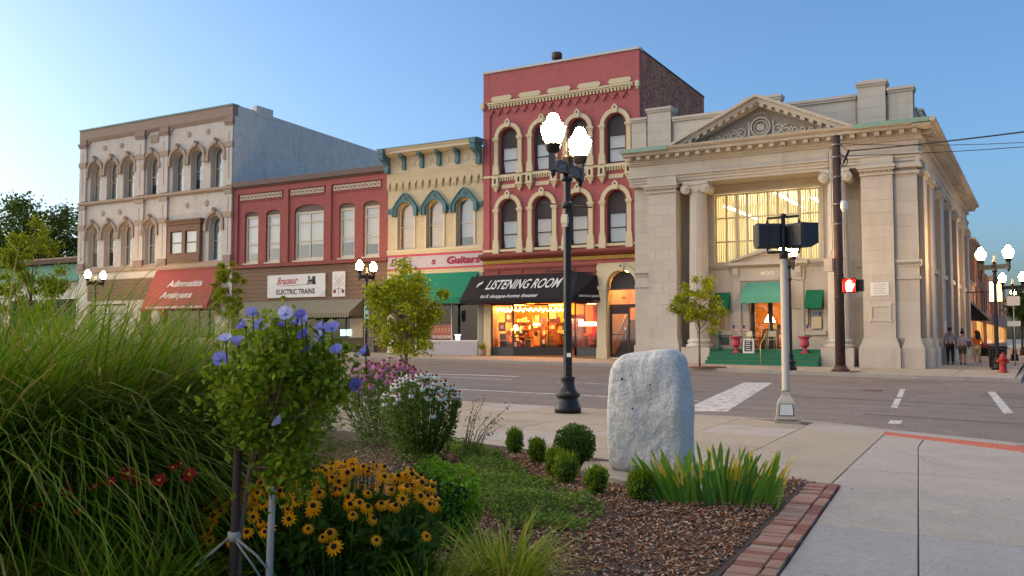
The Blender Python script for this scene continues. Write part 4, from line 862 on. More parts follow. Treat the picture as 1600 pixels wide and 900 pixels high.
# the black awning
A = thing('awning', 'big black canvas awning with white hand lettered shop name', 'awning', (-24.5,YF,3.36))
M['awnblack'] = mat('black_canvas', '#252122', .9, .12, 1.2, .1, 20)
a0, a1, b0, b1 = (-28.05,44.15,4.93), (-21.35,44.15,4.93), (-28.05,42.9,3.55), (-21.1,42.9,3.55); c0, c1 = (-20.36,44.34,4.78), (-20.16,44.34,3.55)
part('canopy', MB().extr([a0,a1,b1,b0], (0,.02,-.01)), M['awnblack'], A); part('chamfered_end', MB().extr([a1,c0,c1,b1], (-.015,.015,0)), M['awnblack'], A)
part('valance', MB().extr([b0,b1,(b1[0],b1[1],3.36),(b0[0],b0[1],3.36)], (0,.015,0)).extr([b1,c1,(c1[0],c1[1],3.36),(b1[0],b1[1],3.36)], (-.012,.012,0)), M['awnblack'], A)
part('end_panel', MB().pyz([(44.15,4.92),(44.36,4.9),(44.36,3.36),(42.92,3.36),(42.92,3.54)], -28.05, -28.03), M['awnblack'], A); part('top_panel', MB().extr([a0,a1,(-21.3,YF+.01,4.98),(-28.05,YF+.01,4.98)], (0,0,.01)), M['awnblack'], A)
part('frame', MB().tube([(-28,YF-.1,3.4),(-28,42.95,3.4),(-21.12,42.95,3.4),(-20.2,44.3,3.4)], .025, 6), M['wtan'], A)
upv = (Vector(a0)-Vector(b0)).normalized(); nn = Vector((0,-.018,.016))
pt = lambda x, u: Vector(b0).lerp(Vector(a0), u) + Vector((x+28.05,0,0)) + nn
mb = MB(); letter(mb, 'LISTENING ROOM', pt(-26.72,.42), (1,0,0), upv, 4.5, .74, .012, .16); part('lettering', mb, M['white'], A); mb = MB(); letter(mb, 'The', pt(-27.38,.46), (.8,0,.5), upv, .56, .3, .03, .0, rise=.0); part('lettering', mb, M['white'], A); mb = MB(); letter(mb, 'hi-fi shoppe-home theater', pt(-26.75,.06), (1,0,0), upv, 3.55, .26, .012, .0)
part('lettering', mb, M['white'], A)
uxc = Vector(c1)-Vector(b1); mb = MB(); letter(mb, 'electronics speakers', Vector(b1)+uxc*.22+Vector((.02,-.012,.06)), uxc, Vector(a1)-Vector(b1), 1.3, .27, .015); part('lettering', mb, M['white'], A)
DS = thing('display_shelf', 'stepped display shelf crowded with small goods behind the drum', 'shelf', (-24.6,YF+2.7,.9))
SG = [mat('stock_%d' % i, c, .6, .25, 9) for i, c in enumerate(['#c23a22','#e0c48a','#5a3a70','#2f2a2a','#d88a2a','#f0e0c0'])]
for k in range(4): part('shelf_board', MB().box(-26.8,-22.9,YF+2.55-.28*k,YF+3.05,2.35-.42*k,2.39-.42*k), M['woodd'], DS)
mb = MB()
for k in range(4):
    x = -26.75
    while x < -23.05:
        w = random.uniform(.08,.24); h = random.uniform(.1,.33); y = YF+2.6-.28*k; mb.box(x,x+w,y,y+.1,2.391-.42*k,2.391-.42*k+h,random.randrange(6)); x += w+random.uniform(.01,.09)
part('stock', mb, SG, DS)['kind'] = 'stuff'
# goods in the showcases
def framed(x, y, z, w, h, col, label, k=0):
    mb = MB().box(x-w/2,x+w/2,y,y+.03,z,z+h,0); mb.box(x-w/2+.05,x+w/2-.05,y-.006,y,z+.05,z+h-.05,1); mb.box(x-w*.22,x+w*.2,y-.011,y-.006,z+h*.3,z+h*.68,2)
    o = solo('framed_poster', mb, [mat('poster_rim','#3a2a22'), mat('poster_ink', col, .6, .3, 6), mat('poster_motif','#e8dcc0',.6,.3,9)], label, 'poster', (x,y,z), 'posters hung in the lit showcase'); return o
PS = [(-26.3,.9,2.35,.5,.6,'#8a5a3a','brown poster hung high at the left end of the lit showcase'),(-26.55,.6,1.85,.45,.5,'#a8412c','red poster low beside the left edge of the lit showcase'),(-25.0,1.9,2.3,.4,.55,'#c9a070','tan poster in the upper middle of the lit showcase'),(-24.2,2.3,2.5,.55,.65,'#d0d0c0','white framed picture uppermost near the right of the lit showcase'),(-24.2,2.3,1.75,.55,.65,'#b05028','rust framed picture under the white one in the lit showcase'),(-23.2,2.6,2.0,.5,.6,'#d8b890','pale notice hung nearest the recessed shop door'),(-25.7,1.3,1.6,.45,.5,'#4a4250','dark poster at mid height behind the drum shelf')]
for x, dy, z, w, h, c, lb in PS: framed(x, YF+dy, z, w, h, c, lb)
mb = MB(); mb.lathe([(.44,0),(.46,.02),(.46,.06),(.44,.08),(.44,.34),(.46,.36),(.46,.4),(.44,.42)], (0,0,0), 24)
t = thing('bass_drum', 'orange bass drum with hand written band name on its head', 'drum', (-23.75,YF+1.45,1.36)); t.rotation_euler = (R(90),0,R(24))
lpart('shell', mb, mat('orange_drum','#b0651e',.5), t); mb = MB().lathe([(.40,0),(.40,.012),(.0,.013)], (0,0,.42), 24); lpart('head', mb, mat('amber_drumhead','#d08a2a',.6), t)
mb = MB(); letter(mb, 'the', (-.22,.12,.437), (1,0,0), (0,1,0), .26, .13, .0); lpart('lettering', mb, M['black'], t); mb = MB(); letter(mb, 'Who', (-.22,-.14,.437), (1,0,0), (0,1,0), .44, .19, .0); lpart('lettering', mb, M['black'], t)
for k in range(3): 
    w_ = R(90+120*k); lpart('tension_rod', MB().tube([(.45*math.cos(w_),.45*math.sin(w_),0),(.45*math.cos(w_),.45*math.sin(w_),.42)], .012, 5), M['white'], t)
BX = [(-26.4,.5,.9,.5,.42,'#5a6a78','blue grey record box at the left foot of the showcase'),(-26.45,.5,1.33,.45,.4,'#8a5048','russet record box stacked on the blue grey box'),(-25.75,.62,.9,.42,.4,'#5c3a6a','purple record box on the showcase floor'),(-25.1,1.0,.9,.45,.55,'#c28a3c','amber amplifier box behind the first mullion'),(-24.9,1.7,.9,.5,1.15,'#7a4a24','tall brown loudspeaker cabinet behind the drum'),(-23.1,1.75,.9,.45,.6,'#a8401e','red speaker cabinet at the right of the drum'),(-20.75,.6,.9,.4,.55,'#8f7ab0','lilac record sleeve box under the neon sign'),(-21.35,.7,.9,.3,.8,'#a8662c','amber speaker cabinet in the small right showcase')]
for x, dy, z, w, h, c, lb in BX:
    mb = MB().box(x-w/2,x+w/2,YF+dy,YF+dy+.35,z,z+h); o = solo('display_box', mb, mat('box_'+c[1:], c, .7, .2, 5), lb, 'box', (x,YF+dy,z), 'goods stacked in the showcases')
    part('front_panel', MB().box(x-w*.36,x+w*.36,YF+dy-.02,YF+dy-.001,z+h*.14,z+h*.86), mat('panel_'+c[1:], '#d8b070' if random.random() < .5 else '#4a3a30', .7, .25, 8), o)
for i in range(5):
    x = -26.3+i*.7; y = YF+.9+i*.33; z = 1.75+.25*(i % 2)
    mb = MB().lathe([(.02,-.02),(.17,-.015),(.17,.015),(.02,.02)], (0,0,0), 18)
    o = link('record', mb.mesh('record', mat('vinyl_%d' % i, ['#a03a2a','#c9b08a','#2a2424','#b8742a','#e0d0b0'][i], .4)), None, (x,y,z), (R(90),0,R(-15*i))); tag(o, ['red record hung first from the left in the showcase','cream record hung second from the left in the showcase','black record hung in the middle of the showcase','amber record hung fourth from the left in the showcase','ivory record hung nearest the shop door'][i], 'record', 'records hung in the showcase')
mb = MB()
for k in range(90):
    u = k/90; x = -26.8+4.0*u; y = YF+.35+max(0,(x+25.5))*.45; mb.ball((x,y,3.2-.16*abs(math.sin(k*.55))-.12*random.random()), .028, 5, 4)
solo('string_light', mb, emit('fairy_bulb','#ffc060',30), 'fairy lights drooping along the top of the lit showcase', 'string lights', (-24.8,YF+.6,3.1))
for k, (x, dy, z) in enumerate(((-26.1,1.3,1.6),(-25.2,2.2,1.9),(-24.5,2.6,1.3))):
    mb = MB().lathe([(.04,0),(.05,.2),(.02,.25),(.02,.4)], (x,YF+dy,z), 8); o = solo('table_lamp', mb, M['tyellow'], ['lit table lamp at the left of the showcase','lit table lamp in the middle of the showcase','lit table lamp low behind the drum'][k], 'lamp', (x,YF+dy,z)); part('lamp_shade', MB().lathe([(.2,.32),(.1,.6)], (x,YF+dy,z), 12), emit('lit_shade_%d' % k,'#ffc070',22), o)
mb = MB()
for k in range(16): mb.tube([(-20.95+k*.03,YF+.75+.05*(k % 2),3.2),(-20.92+k*.028,YF+.75+.05*(k % 2),2.2),(-21.1+k*.02,YF+.75+.05*(k % 2),1.3)], .035, 6)
solo('curtain', mb, mat('red_velvet','#b81c14',.8,.2,3), 'red velvet curtain draped in the small right showcase', 'curtain', (-20.8,YF+.75,1.3))
mb = MB().box(-21.58,-20.48,YF+.2,YF+.24,2.1,2.32); ns = solo('neon_sign', mb, emit('neon_red','#ff4a3a',14), 'glowing red and white neon sign in the small right showcase', 'neon sign', (-21.0,YF+.2,2.1)); part('tube_lettering', MB().box(-21.52,-20.54,YF+.17,YF+.195,2.15,2.27).box(-21.55,-21.3,YF+.17,YF+.195,2.32,2.42), emit('neon_white','#ffe8e0',24), ns)
mb = MB(); mb.ball((-20.95,YF+.55,1.12),.2,12,8,sz=(.24,.1,.2)); mb.ball((-20.85,YF+.55,1.36),.16,12,8,sz=(.17,.09,.15)); gt = solo('guitar', mb, mat('sunburst_wood','#6a2a18',.3,.2,4), 'sunburst guitar lying at the foot of the red curtain', 'guitar', (-20.95,YF+.55,.92)); part('neck', MB().tube([(-20.8,YF+.5,1.45),(-20.5,YF+.45,2.0)], .025, 6), M['woodd'], gt)
mb = MB().lathe([(.16,0),(.2,.06),(.22,.3),(.24,.34)], (-27.1,YF-.6,gz(-27.1,.09)), 12); pp = thing('potted_plant', 'dry tan potted grass at the pier between guitar shop and black awning', 'plant', (-27.1,YF-.6,gz(-27.1,.09))); part('pot', mb, M['wtan'], pp)
# ================================================================== limestone bank on the corner
BK = thing('bank_building', 'pale limestone bank with pediment, ionic columns and tall lit window', 'building', (-11.2,43.6,gz(-11.2,.1)))
ST = [mat('limestone_a', '#bdb2a2', .85, .06, 1.5, .12, 50, dirt=.5, dirtcol='#8f8474'), mat('limestone_b', '#bbafa0', .85, .06, 1.7, .12, 50, dirt=.5, dirtcol='#897d6c'), mat('limestone_c', '#bfb5a5', .85, .06, 1.3, .12, 50, dirt=.3, dirtcol='#948978')]
LS = ST[0]; M['mortar'] = mat('stone_joint', '#9c9081', .95, .1, 3)
M['copper'] = mat('verdigris_copper', '#86a08c', .75, .2, 2.5, dirt=.5, dirtcol='#a09880')
def ashlar(par, x0, x1, y, z0, z1, bw=.95, bh=.5, th=.1, alongy=False, hole=None):
    n = max(1, round((z1-z0)/bh)); h = (z1-z0)/n
    for r in range(n):
        za, zc = z0+h*r, z0+h*(r+1); L = x1-x0; k = max(1, round(L/bw)); w = L/k
        ed = [x0] + [x0+w*(i+(.5 if r % 2 and k > 1 else 0)) for i in range((0 if r % 2 and k > 1 else 1), k + (0 if not (r % 2 and k > 1) else 0))] + [x1]
        for a, b in zip(ed, ed[1:]):
            if b-a < .02: continue
            if hole and not (b <= hole[0]+.01 or a >= hole[1]-.01 or zc <= hole[2]+.01 or za >= hole[3]-.01): continue
            j = .0035; pr = random.uniform(0,.006)
            mb = MB().box(a+j,b-j,y-pr,y+th,za+j,zc-j) if not alongy else MB().box(y-th,y+pr,a+j,b-j,za+j,zc-j)
            part('stone', mb, random.choice(ST), par)
def molding(par, prof, x0, x1, name='moulding', m=None): return part(name, MB().pyz(prof, x0, x1), m or LS, par)
gB = .1
# cores behind the stones
core = part('wall_core', MB().box(-17.9,-17.0,43.62,44.9,gB,9.02).box(-16.86,-15.46,42.93,44.9,1.43,8.62).box(-6.83,-5.57,42.93,44.9,1.43,8.62).box(-5.57,-4.64,43.1,44.9,gB,9.02), M['mortar'], BK)
ashlar(core,-17.9,-16.88,43.6,gB,9.0,1.0,.56); ashlar(core,-16.88,-15.45,42.9,1.43,8.6,.95,.56); ashlar(core,-6.85,-5.55,42.9,1.43,8.6,.95,.56); ashlar(core,-5.55,-4.6,43.07,1.43,9.0,.95,.56)
for q in ((-15.46,-15.44,42.91,44.6,1.43,8.6),(-5.57,-5.549,42.91,43.1,1.43,8.6),(-6.87,-6.849,42.91,44.6,1.43,8.6)): part('pier_return', MB().box(*q), ST[1], BK)
def plinth(x0, x1, y, y1, zt=1.02, zm=1.43):
    p = part('plinth', MB().box(x0,x1,y,y1,gB-.1,zt), ST[1], BK)
    part('base_moulding', MB().box(x0+.04,x1-.04,y+.05,y1,zt+.002,zt+.14).box(x0+.1,x1-.1,y+.14,y1,zt+.14,zt+.26).box(x0+.14,x1-.14,y+.2,y1,zt+.26,zm), ST[2], p)
plinth(-17.1,-15.25,42.6,44.6); plinth(-7.05,-5.35,42.6,44.6); plinth(-5.345,-4.42,42.75,44.9); part('plinth', MB().box(-17.9,-17.11,43.4,44.6,gB-.1,1.1), ST[1], BK)
for a, b in ((-17.1,-15.3),(-7.0,-5.4)):
    c = part('pier_capital', MB().box(a+.1,b-.1,42.8,44.6,8.6,8.7).box(a+.05,b-.05,42.72,44.6,8.8,8.9).box(a,b,42.64,44.6,8.9,9.02), LS, BK); mb = MB(); corbel_row(mb, a+.12, b-.1, 14, 8.7, 8.8, 42.76, 43); part('dentil', mb, LS, c)['kind'] = 'stuff'
part('pier_capital', MB().box(-5.5,-4.5,42.95,44.9,8.6,8.72).box(-5.45,-4.4,42.85,44.9,8.85,9.02), LS, BK)
def column(cx, cy=43.3):
    c = thing_part = part('column', MB().lathe([(.485,0),(.485,.6),(.47,2.2),(.44,4.6),(.40,7.0),(.395,7.1)], (cx,cy,1.43), 48, flute=1, depth=.07, smooth=False), LS, BK)
    part('column_base', MB().lathe([(.66,0),(.68,.06),(.66,.13),(.58,.15),(.56,.22),(.6,.24),(.61,.29),(.55,.34),(.5,.41)], (cx,cy,1.02), 28), ST[2], c); part('plinth', MB().box(cx-.7,cx+.7,cy-.72,cy+1.2,gB-.1,1.018), ST[1], c)
    mb = MB().lathe([(.40,0),(.44,.04),(.42,.1),(.46,.18)], (cx,cy,8.5), 24); mb.box(cx-.62,cx+.62,cy-.5,cy+.5,8.86,9.02); mb.box(cx-.5,cx+.5,cy-.44,cy+.4,8.66,8.86)
    k = part('capital', mb, ST[2], c)
    for s in (-1,1):
        mb = MB(); vx = cx+s*.5; vz = 8.68
        for i, (r_, y_) in enumerate(((.23,.5),(.17,.53),(.1,.56),(.05,.6))):
            mb.add([(vx+r_*math.cos(t), cy-y_, vz+r_*math.sin(t)) for t in np.linspace(0,2*math.pi,19)[:-1]] + [(vx+r_*math.cos(t), cy+.4, vz+r_*math.sin(t)) for t in np.linspace(0,2*math.pi,19)[:-1]], [tuple(range(17,-1,-1))]+[(q,(q+1)%18,18+(q+1)%18,18+q) for q in range(18)])
        part('volute', mb, ST[2], c)
        sp = [(vx-s*(.21-.0085*q)*math.cos(q*.5)*-1, cy-.515-.002*q, vz+(.21-.0085*q)*math.sin(q*.5)) for q in range(22)]; part('volute_scroll', MB().tube(sp, .018, 5), ST[2], c)
column(-14.45); column(-7.95)
# entablature
XE = (-17.92,-4.5)
Z = 9.02
en = part('architrave', MB().box(XE[0],XE[1],43.0,44.6,Z+.001,Z+.13).box(XE[0],XE[1]+.02,42.94,44.6,Z+.13,Z+.27).box(XE[0],XE[1]+.04,42.88,44.6,Z+.27,Z+.4).box(XE[0]-.02,XE[1]+.1,42.78,44.6,Z+.4,Z+.47), LS, BK)
fz = part('frieze', MB().box(XE[0],XE[1],42.97,44.6,9.49,10.05), M['mortar'], BK); ashlar(fz, XE[0], XE[1], 42.94, 9.49, 10.05, 1.9, .56, .06)
for q in ((-16.9,-15.4),(-6.9,-5.5)): part('architrave_break', MB().box(q[0],q[1],42.82,42.9,9.03,9.41), LS, BK)
bed_m = part('bed_moulding', MB().box(XE[0],XE[1]+.03,42.85,44.6,10.05,10.14).box(XE[0],XE[1]+.1,42.76,44.6,10.14,10.24).box(XE[0],XE[1]+.14,42.7,44.6,10.24,10.44), LS, BK)
for i in range(27): part('modillion', MB().box(-17.8+i*.505,-17.8+i*.505+.2,42.36,42.7,10.27,10.43), LS, bed_m)
cor = [(44.6,10.44),(42.26,10.44),(42.24,10.56),(42.12,10.6),(42.04,10.66),(42.0,10.74),(44.6,10.76)]
co = molding(BK, cor, XE[0]-.1, XE[1]+.5, 'cornice')
for a, b in ((XE[0]-.12,-15.55),(-7.0,XE[1]+.52)): part('copper_flashing', MB().pyz([(41.985,10.58),(41.985,10.77),(44.5,10.79),(44.5,10.765),(42.0,10.75),(42.0,10.58)], a, b), M['copper'], co)
# pediment
ap, pl, pr_, zl = (-11.28,12.72), -15.55, -7.02, 10.77
def rake(s):
    xe = pl if s < 0 else pr_; d = Vector((ap[0]-xe, ap[1]-zl)).normalized(); n_ = Vector((-d.y,d.x)); n_ = n_ if n_.y > 0 else -n_
    P = lambda t, o: tuple(Vector((xe,zl)) + d*t + n_*o)
    L = (Vector(ap)-Vector((xe,zl))).length; mid = ap[0]
    def strip(o0, o1, y): 
        f = lambda o: (mid, ap[1] + o/ (abs(d.x)))
        return [(xe + (0 if o0 > -.2 else -s*.0), zl) if False else P(abs(o0)*d.y*0, o0), f(o0), f(o1), P(0, o1)]
    r = part('raking_cornice', MB().pxz(strip(-.12,.0,0), 42.02, 43.4), LS, BK)
    part('raking_moulding', MB().pxz(strip(-.3,-.121,0), 42.22, 43.4).pxz(strip(-.42,-.301,0), 42.5, 43.4), ST[2], r)
    n = 9
    for i in range(n):
        t = L*(.2+.78*i/n); a = P(t,-.30); b = P(t+.2,-.30); 
        part('modillion', MB().pxz([(a[0],a[1]-.14),(b[0],b[1]-.14),b,a], 42.24, 42.5), LS, r)
rake(-1); rake(1)
ty = part('tympanum', MB().pxz([(pl+1.0,10.77),(pr_-1.0,10.77),(ap[0],12.3)], 42.85, 43.4), M['mortar'], BK)
circ = lambda r, n=28: [(ap[0]+.06+r*math.cos(t), 11.3+r*math.sin(t)) for t in np.linspace(0,2*math.pi,n+1)[:-1]]
mb = MB().band(circ(.40), circ(.47), 42.7, 42.85, closed=True).band(circ(.28), circ(.34), 42.76, 42.85, closed=True).box(ap[0]-.1,ap[0]+.22,42.79,42.85,11.15,11.4).box(ap[0]-.14,ap[0]+.1,42.8,42.85,11.2,11.45); part('round_seal', mb, ST[2], ty)
for s in (-1,1):
    part('seal_post', MB().box(ap[0]+.06+s*.56-.05,ap[0]+.06+s*.56+.05,42.79,42.85,10.8,11.6), ST[2], ty)
    for i in range(6):
        cx = ap[0]+s*(.85+i*.37); R0 = max(.09,.27-.035*i); cz = 10.82+R0*1.05; mb = MB()
        mb.tube([(cx+s*R0*(1-.04*q)*math.cos(q*.45+i), 42.83, cz+R0*(1-.04*q)*math.sin(q*.45+i)) for q in range(20)], .05, 6)
        mb.tube([(cx+s*(R0*.9+.05*q), 42.84, 10.84+.05*q*(2-q*.4)*.6) for q in range(5)], [.07,.06,.05,.035,.012], 6)
        part('scroll_carving', mb, ST[2], ty)
mb = MB()
for k in range(7): mb.ball((ap[0]+.06+.11*(k-3), 42.82, 11.86+.12*math.cos((k-3)*.5)), .06, 7, 5)
part('leaf_crest', mb, ST[2], ty)
# parapet
pa = part('parapet', MB().box(-17.9,-4.7,43.42,43.9,10.76,12.2), M['mortar'], BK)
ashlar(pa,-15.7,-7.1,43.4,10.77,12.2,1.6,.48,.06); part('parapet_coping', MB().box(-15.75,-7.06,43.3,43.98,12.2,12.3).box(-15.75,-7.06,43.24,44.0,12.3,12.42), LS, pa)
def pblock(a, b, zt, y):
    q = part('parapet_block', MB().box(a+.012,b-.012,y+.02,44.0,10.77,zt-.22), M['mortar'], pa); ashlar(q, a+.01, b-.01, y, 10.77, zt-.22, .9, .5, .03)
    part('block_cap', MB().box(a-.03,b+.03,y-.06,44.04,zt-.22,zt-.12).box(a-.06,b+.06,y-.12,44.07,zt-.12,zt), LS, pa)
pblock(-17.95,-17.12,12.6,43.36); pblock(-17.05,-15.8,12.98,43.28); pblock(-12.2,-10.45,12.92,43.5); pblock(-7.0,-5.8,12.9,43.26); pblock(-5.72,-4.7,12.52,43.38)
part('block_top', MB().box(-6.85,-5.95,43.35,44.0,12.9,13.0), LS, pa)
# recess: tall window above, doorway below
ashlar(core,-15.44,-14.2,44.6,1.0,9.0,.62,.56); ashlar(core,-8.85,-6.87,44.6,1.0,9.0,.62,.56)
up = part('recess_wall', MB().wall(rect(-15.45,-6.85,4.9,9.03), [rect(-14.1,-8.93,5.1,8.62)], 44.62, .3), ST[1], BK)
part('window_surround', MB().band(rect(-14.06,-8.97,5.12,8.58), rect(-14.22,-8.81,5.02,8.72), 44.54, 44.66, closed=True), ST[2], BK)
xs_ = [-13.49,-12.96,-12.46,-11.94,-11.46,-10.97,-10.49,-9.98,-9.45]
bigw = win(BK, rect(-14.06,-8.97,5.12,8.58), 44.72, .08, (6.2,7.38), xs_, M['ctrim'], M['shopglass'], name='grid_window', bar=.07)
part('thick_mullion', MB().box(-13.02,-12.9,44.68,44.8,5.15,8.55), M['ctrim'], bigw); part('thick_mullion', MB().box(-10.04,-9.92,44.68,44.8,5.15,8.55), M['ctrim'], bigw)
M['yellowroom'] = mat('yellow_room', '#d8d0b4', .85, .06, .8)
part('banking_hall', MB().box(-15.3,-15.2,45.2,52,5,9.2).box(-7.9,-7.8,45.2,52,5,9.2).box(-15.2,-7.9,51.9,52,5,9.2).box(-15.2,-7.9,45.0,52,9.02,9.1).box(-15.2,-7.9,45.0,52,4.9,5.0), M['yellowroom'], BK)
hl = emit('hall_tube', '#ffedc4', 11)
for x, z in ((-13.9,8.1),(-11.4,8.6),(-9.6,8.2)): part('light_strip', MB().box(x,x+.16,45.6,51.6,z,z+.05), hl, BK)
mb = MB(); 
for i in range(44):
    x = -14.0+i*.115; mb.add([(x,45.0,5.1),(x+.05,45.06,5.1),(x+.05,45.06,8.6),(x,45.0,8.6)], [(0,1,2,3)])
part('vertical_blind', mb, mat('cream_slat','#e0d6b4',.8,.05,2), bigw)['kind'] = 'stuff'
yd = 44.3
lo = part('doorway_wall', MB().wall(rect(-13.95-.3,-8.75+.2,.3,4.92), [rect(-12.3,-10.48,.93,4.0), rect(-13.92,-13.24,1.8,3.66), rect(-9.55,-8.87,1.8,3.66)], yd, .3), ST[0], BK)
part('door_cornice', MB().box(-14.25,-8.55,yd-.08,yd+.2,4.88,4.95).box(-14.25,-8.55,yd-.16,yd+.3,4.98,5.09).box(-14.25,-8.55,yd-.04,yd+.2,4.95,4.98), LS, BK)
mb = MB(); corbel_row(mb,-14.2,-8.6,60,4.8,4.87,yd-.07,yd); part('dentil', mb, LS, BK)['kind'] = 'stuff'
dp = part('door_pediment', MB().band([(-13.1,5.1),(-11.4,5.58),(-9.7,5.1)], [(-13.4,5.1),(-11.4,5.74),(-9.4,5.1)], yd-.4, yd+.28).box(-13.35,-9.45,yd-.36,yd+.28,4.95,5.1), LS, BK)
part('tympanum', MB().pxz([(-13.1,5.1),(-9.7,5.1),(-11.4,5.58)], yd-.15, yd+.2), ST[1], dp); part('door_frieze', MB().box(-13.15,-9.65,yd-.12,yd,4.2,4.8), LS, BK)
for x in (-12.88,-9.92): part('console', MB().pyz([(yd,3.95),(yd-.1,4.0),(yd-.14,4.3),(yd-.3,4.55),(yd-.34,4.8),(yd,4.84)], x-.14, x+.14), ST[2], BK)
for x in (-12.88,-9.92): part('door_pilaster', MB().box(x-.2,x+.2,yd-.1,yd,.95,4.2), LS, BK)
mb = MB(); letter(mb, '400', (-11.74,yd-.128,4.46), (1,0,0), (0,0,1), .68, .2, .01); part('house_number', mb, mat('gilt_number','#e8dcc0',.5), BK)
part('date_plate', MB().box(-11.55,-11.22,yd-.135,yd-.12,4.27,4.36), ST[2], BK)
fr = MB().band(rect(-12.1,-11.45,1.05,3.15), rect(-12.28,-11.36,.95,3.3), yd+.22, yd+.3, closed=True).band(rect(-11.25,-10.68,1.05,3.15), rect(-11.35,-10.5,.95,3.3), yd+.22, yd+.3, closed=True).box(-12.28,-10.5,yd+.22,yd+.3,3.305,4.0)
d = part('door', fr, M['sashd'], BK); part('pane', MB().box(-12.1,-11.45,yd+.25,yd+.26,1.05,3.15), M['shopglass'], d); part('pane', MB().box(-11.25,-10.68,yd+.25,yd+.26,1.05,3.15), M['shopglass'], d); part('handle', MB().tube([(-11.4,yd+.18,1.7),(-11.4,yd+.18,2.2)], .02, 6), M['white'], d)
part('shop_room', MB().box(-13.0,-12.95,yd+.6,48,.9,3.6).box(-9.9,-9.85,yd+.6,48,.9,3.6).box(-12.95,-9.9,47.95,48,.9,3.6).box(-12.95,-9.9,yd+.6,48,3.5,3.6).box(-12.95,-9.9,yd+.3,48,.8,.92), mat('amber_room','#b5823e',.8,.2,2), BK)
part('ceiling_light', MB().box(-12.0,-10.8,45.6,45.8,3.42,3.48), emit('amber_lamp','#ffae50',30), BK)
for i in range(10):
    x = -12.6+.27*i; z = .95+.3*random.random(); h = .3+.7*random.random(); c = ['#6a4226','#b08a5c','#8a4a24','#5a5a30','#d0902a','#9a2a20','#2e2622','#3f6a3a','#d0a848','#8a3f20'][i]
    o = solo('shelf_goods', MB().box(x,x+.2,46.6+.5*random.random(),47.4,z,z+h).box(x+.02,x+.18,46.58,46.6,z+h*.2,z+h*.7), mat('goods_%d' % i, c, .7, .2, 6), ['brown','tan','rust','olive','amber','red','dark','green','gold','russet'][i]+' goods standing '+['first','second','third','fourth','fifth','sixth','seventh','eighth','ninth','last'][i]+' from the left inside the bank doorway', 'goods', (x+.1,46.9,z), 'stock seen through the bank door')
mb = MB().lathe([(.06,0),(.05,.35)], (-11.75,46.0,1.9), 8); o = solo('table_lamp', mb, M['tyellow'], 'lit lamp with pale shade inside the bank doorway', 'lamp', (-11.75,46.0,1.9)); part('lamp_shade', MB().lathe([(.26,.35),(.1,.7)], (-11.75,46.0,1.9), 12), emit('lit_shade_b','#ffd8a0',20), o)
o = solo('display_plinth', MB().box(-12.1,-11.4,45.8,46.3,.93,1.86).box(-12.16,-11.34,45.74,46.36,1.86,1.9), M['woodd'], 'dark wooden stand under the lamp inside the bank doorway', 'stand', (-11.75,46.0,.93))
for a, b, bl in ((-13.92,-13.24,M['blind2']), (-9.55,-8.87,M['blindg'])):
    win(BK, rect(a,b,1.8,3.66), yd+.2, .05, (2.6,) if a < -12 else (), (), M['ctrim'], M['shopglass'], bl, 1.85, name='side_window'); part('sill', MB().box(a-.15,b+.15,yd-.12,yd,1.6,1.8), LS, BK)
part('vent_grille', MB().box(-13.85,-13.3,yd-.02,yd-.001,1.12,1.5), mat('grey_green_grille','#4c5a50',.7), BK)
at_ = part('night_safe', MB().box(-9.42,-8.95,yd+.05,yd+.2,1.9,2.45), M['ctrim'], BK); part('screen', MB().box(-9.36,-9.05,yd+.1,yd+.16,2.5,2.68), mat('grey_blue_screen','#7d93a8',.3), at_)
M['awnpale'] = mat('faded_green_canvas', '#5a9a80', .9, .08, 1.2, .1, 20); M['awndk'] = mat('deep_green_canvas', '#1d6a4c', .9, .08, 1.5, .1, 20)
awning('awning', 'faded green canvas awning over the bank doorway', -12.45, -10.4, 4.12, 3.1, .85, .32, M['awnpale'], yw=yd-.13)
awning('awning', 'small dark green awning over the left bank window', -13.98, -13.2, 3.68, 2.78, .5, .26, M['awndk'], yw=yd-.02)
awning('awning', 'small dark green awning over the right bank window', -9.6, -8.82, 3.7, 2.82, .5, .26, M['awndk'], yw=yd-.02)
M['greencarpet'] = mat('green_step_paint', '#2f6e52', .9, .1, 3, .1, 40, dirt=.2, dirtcol='#4a7a62')
sp = part('stair', MB().box(-13.74,-8.66,43.0,yd+.3,.0,.925), M['greencarpet'], BK)
for k in range(4): part('step', MB().box(-13.75,-8.65,41.95+.28*k,yd+.1,(.0 if k == 0 else .26+.165*k-.004),.26+.165*(k+1)), M['greencarpet'], sp)
for k in range(4): part('nosing', MB().box(-13.75,-8.65,41.935+.28*k,41.975+.28*k,.26+.165*(k+1)-.001,.26+.165*(k+1)+.004), mat('worn_nosing_%d' % k,'#8a9a70'), sp)
part('handrail', MB().tube([(-11.15,41.9,.25),(-11.15,41.9,1.15),(-11.15,43.1,1.8),(-11.15,43.1,.93)], .025, 6), mat('brass_rail','#b8a060',.4,metal=.4), sp)
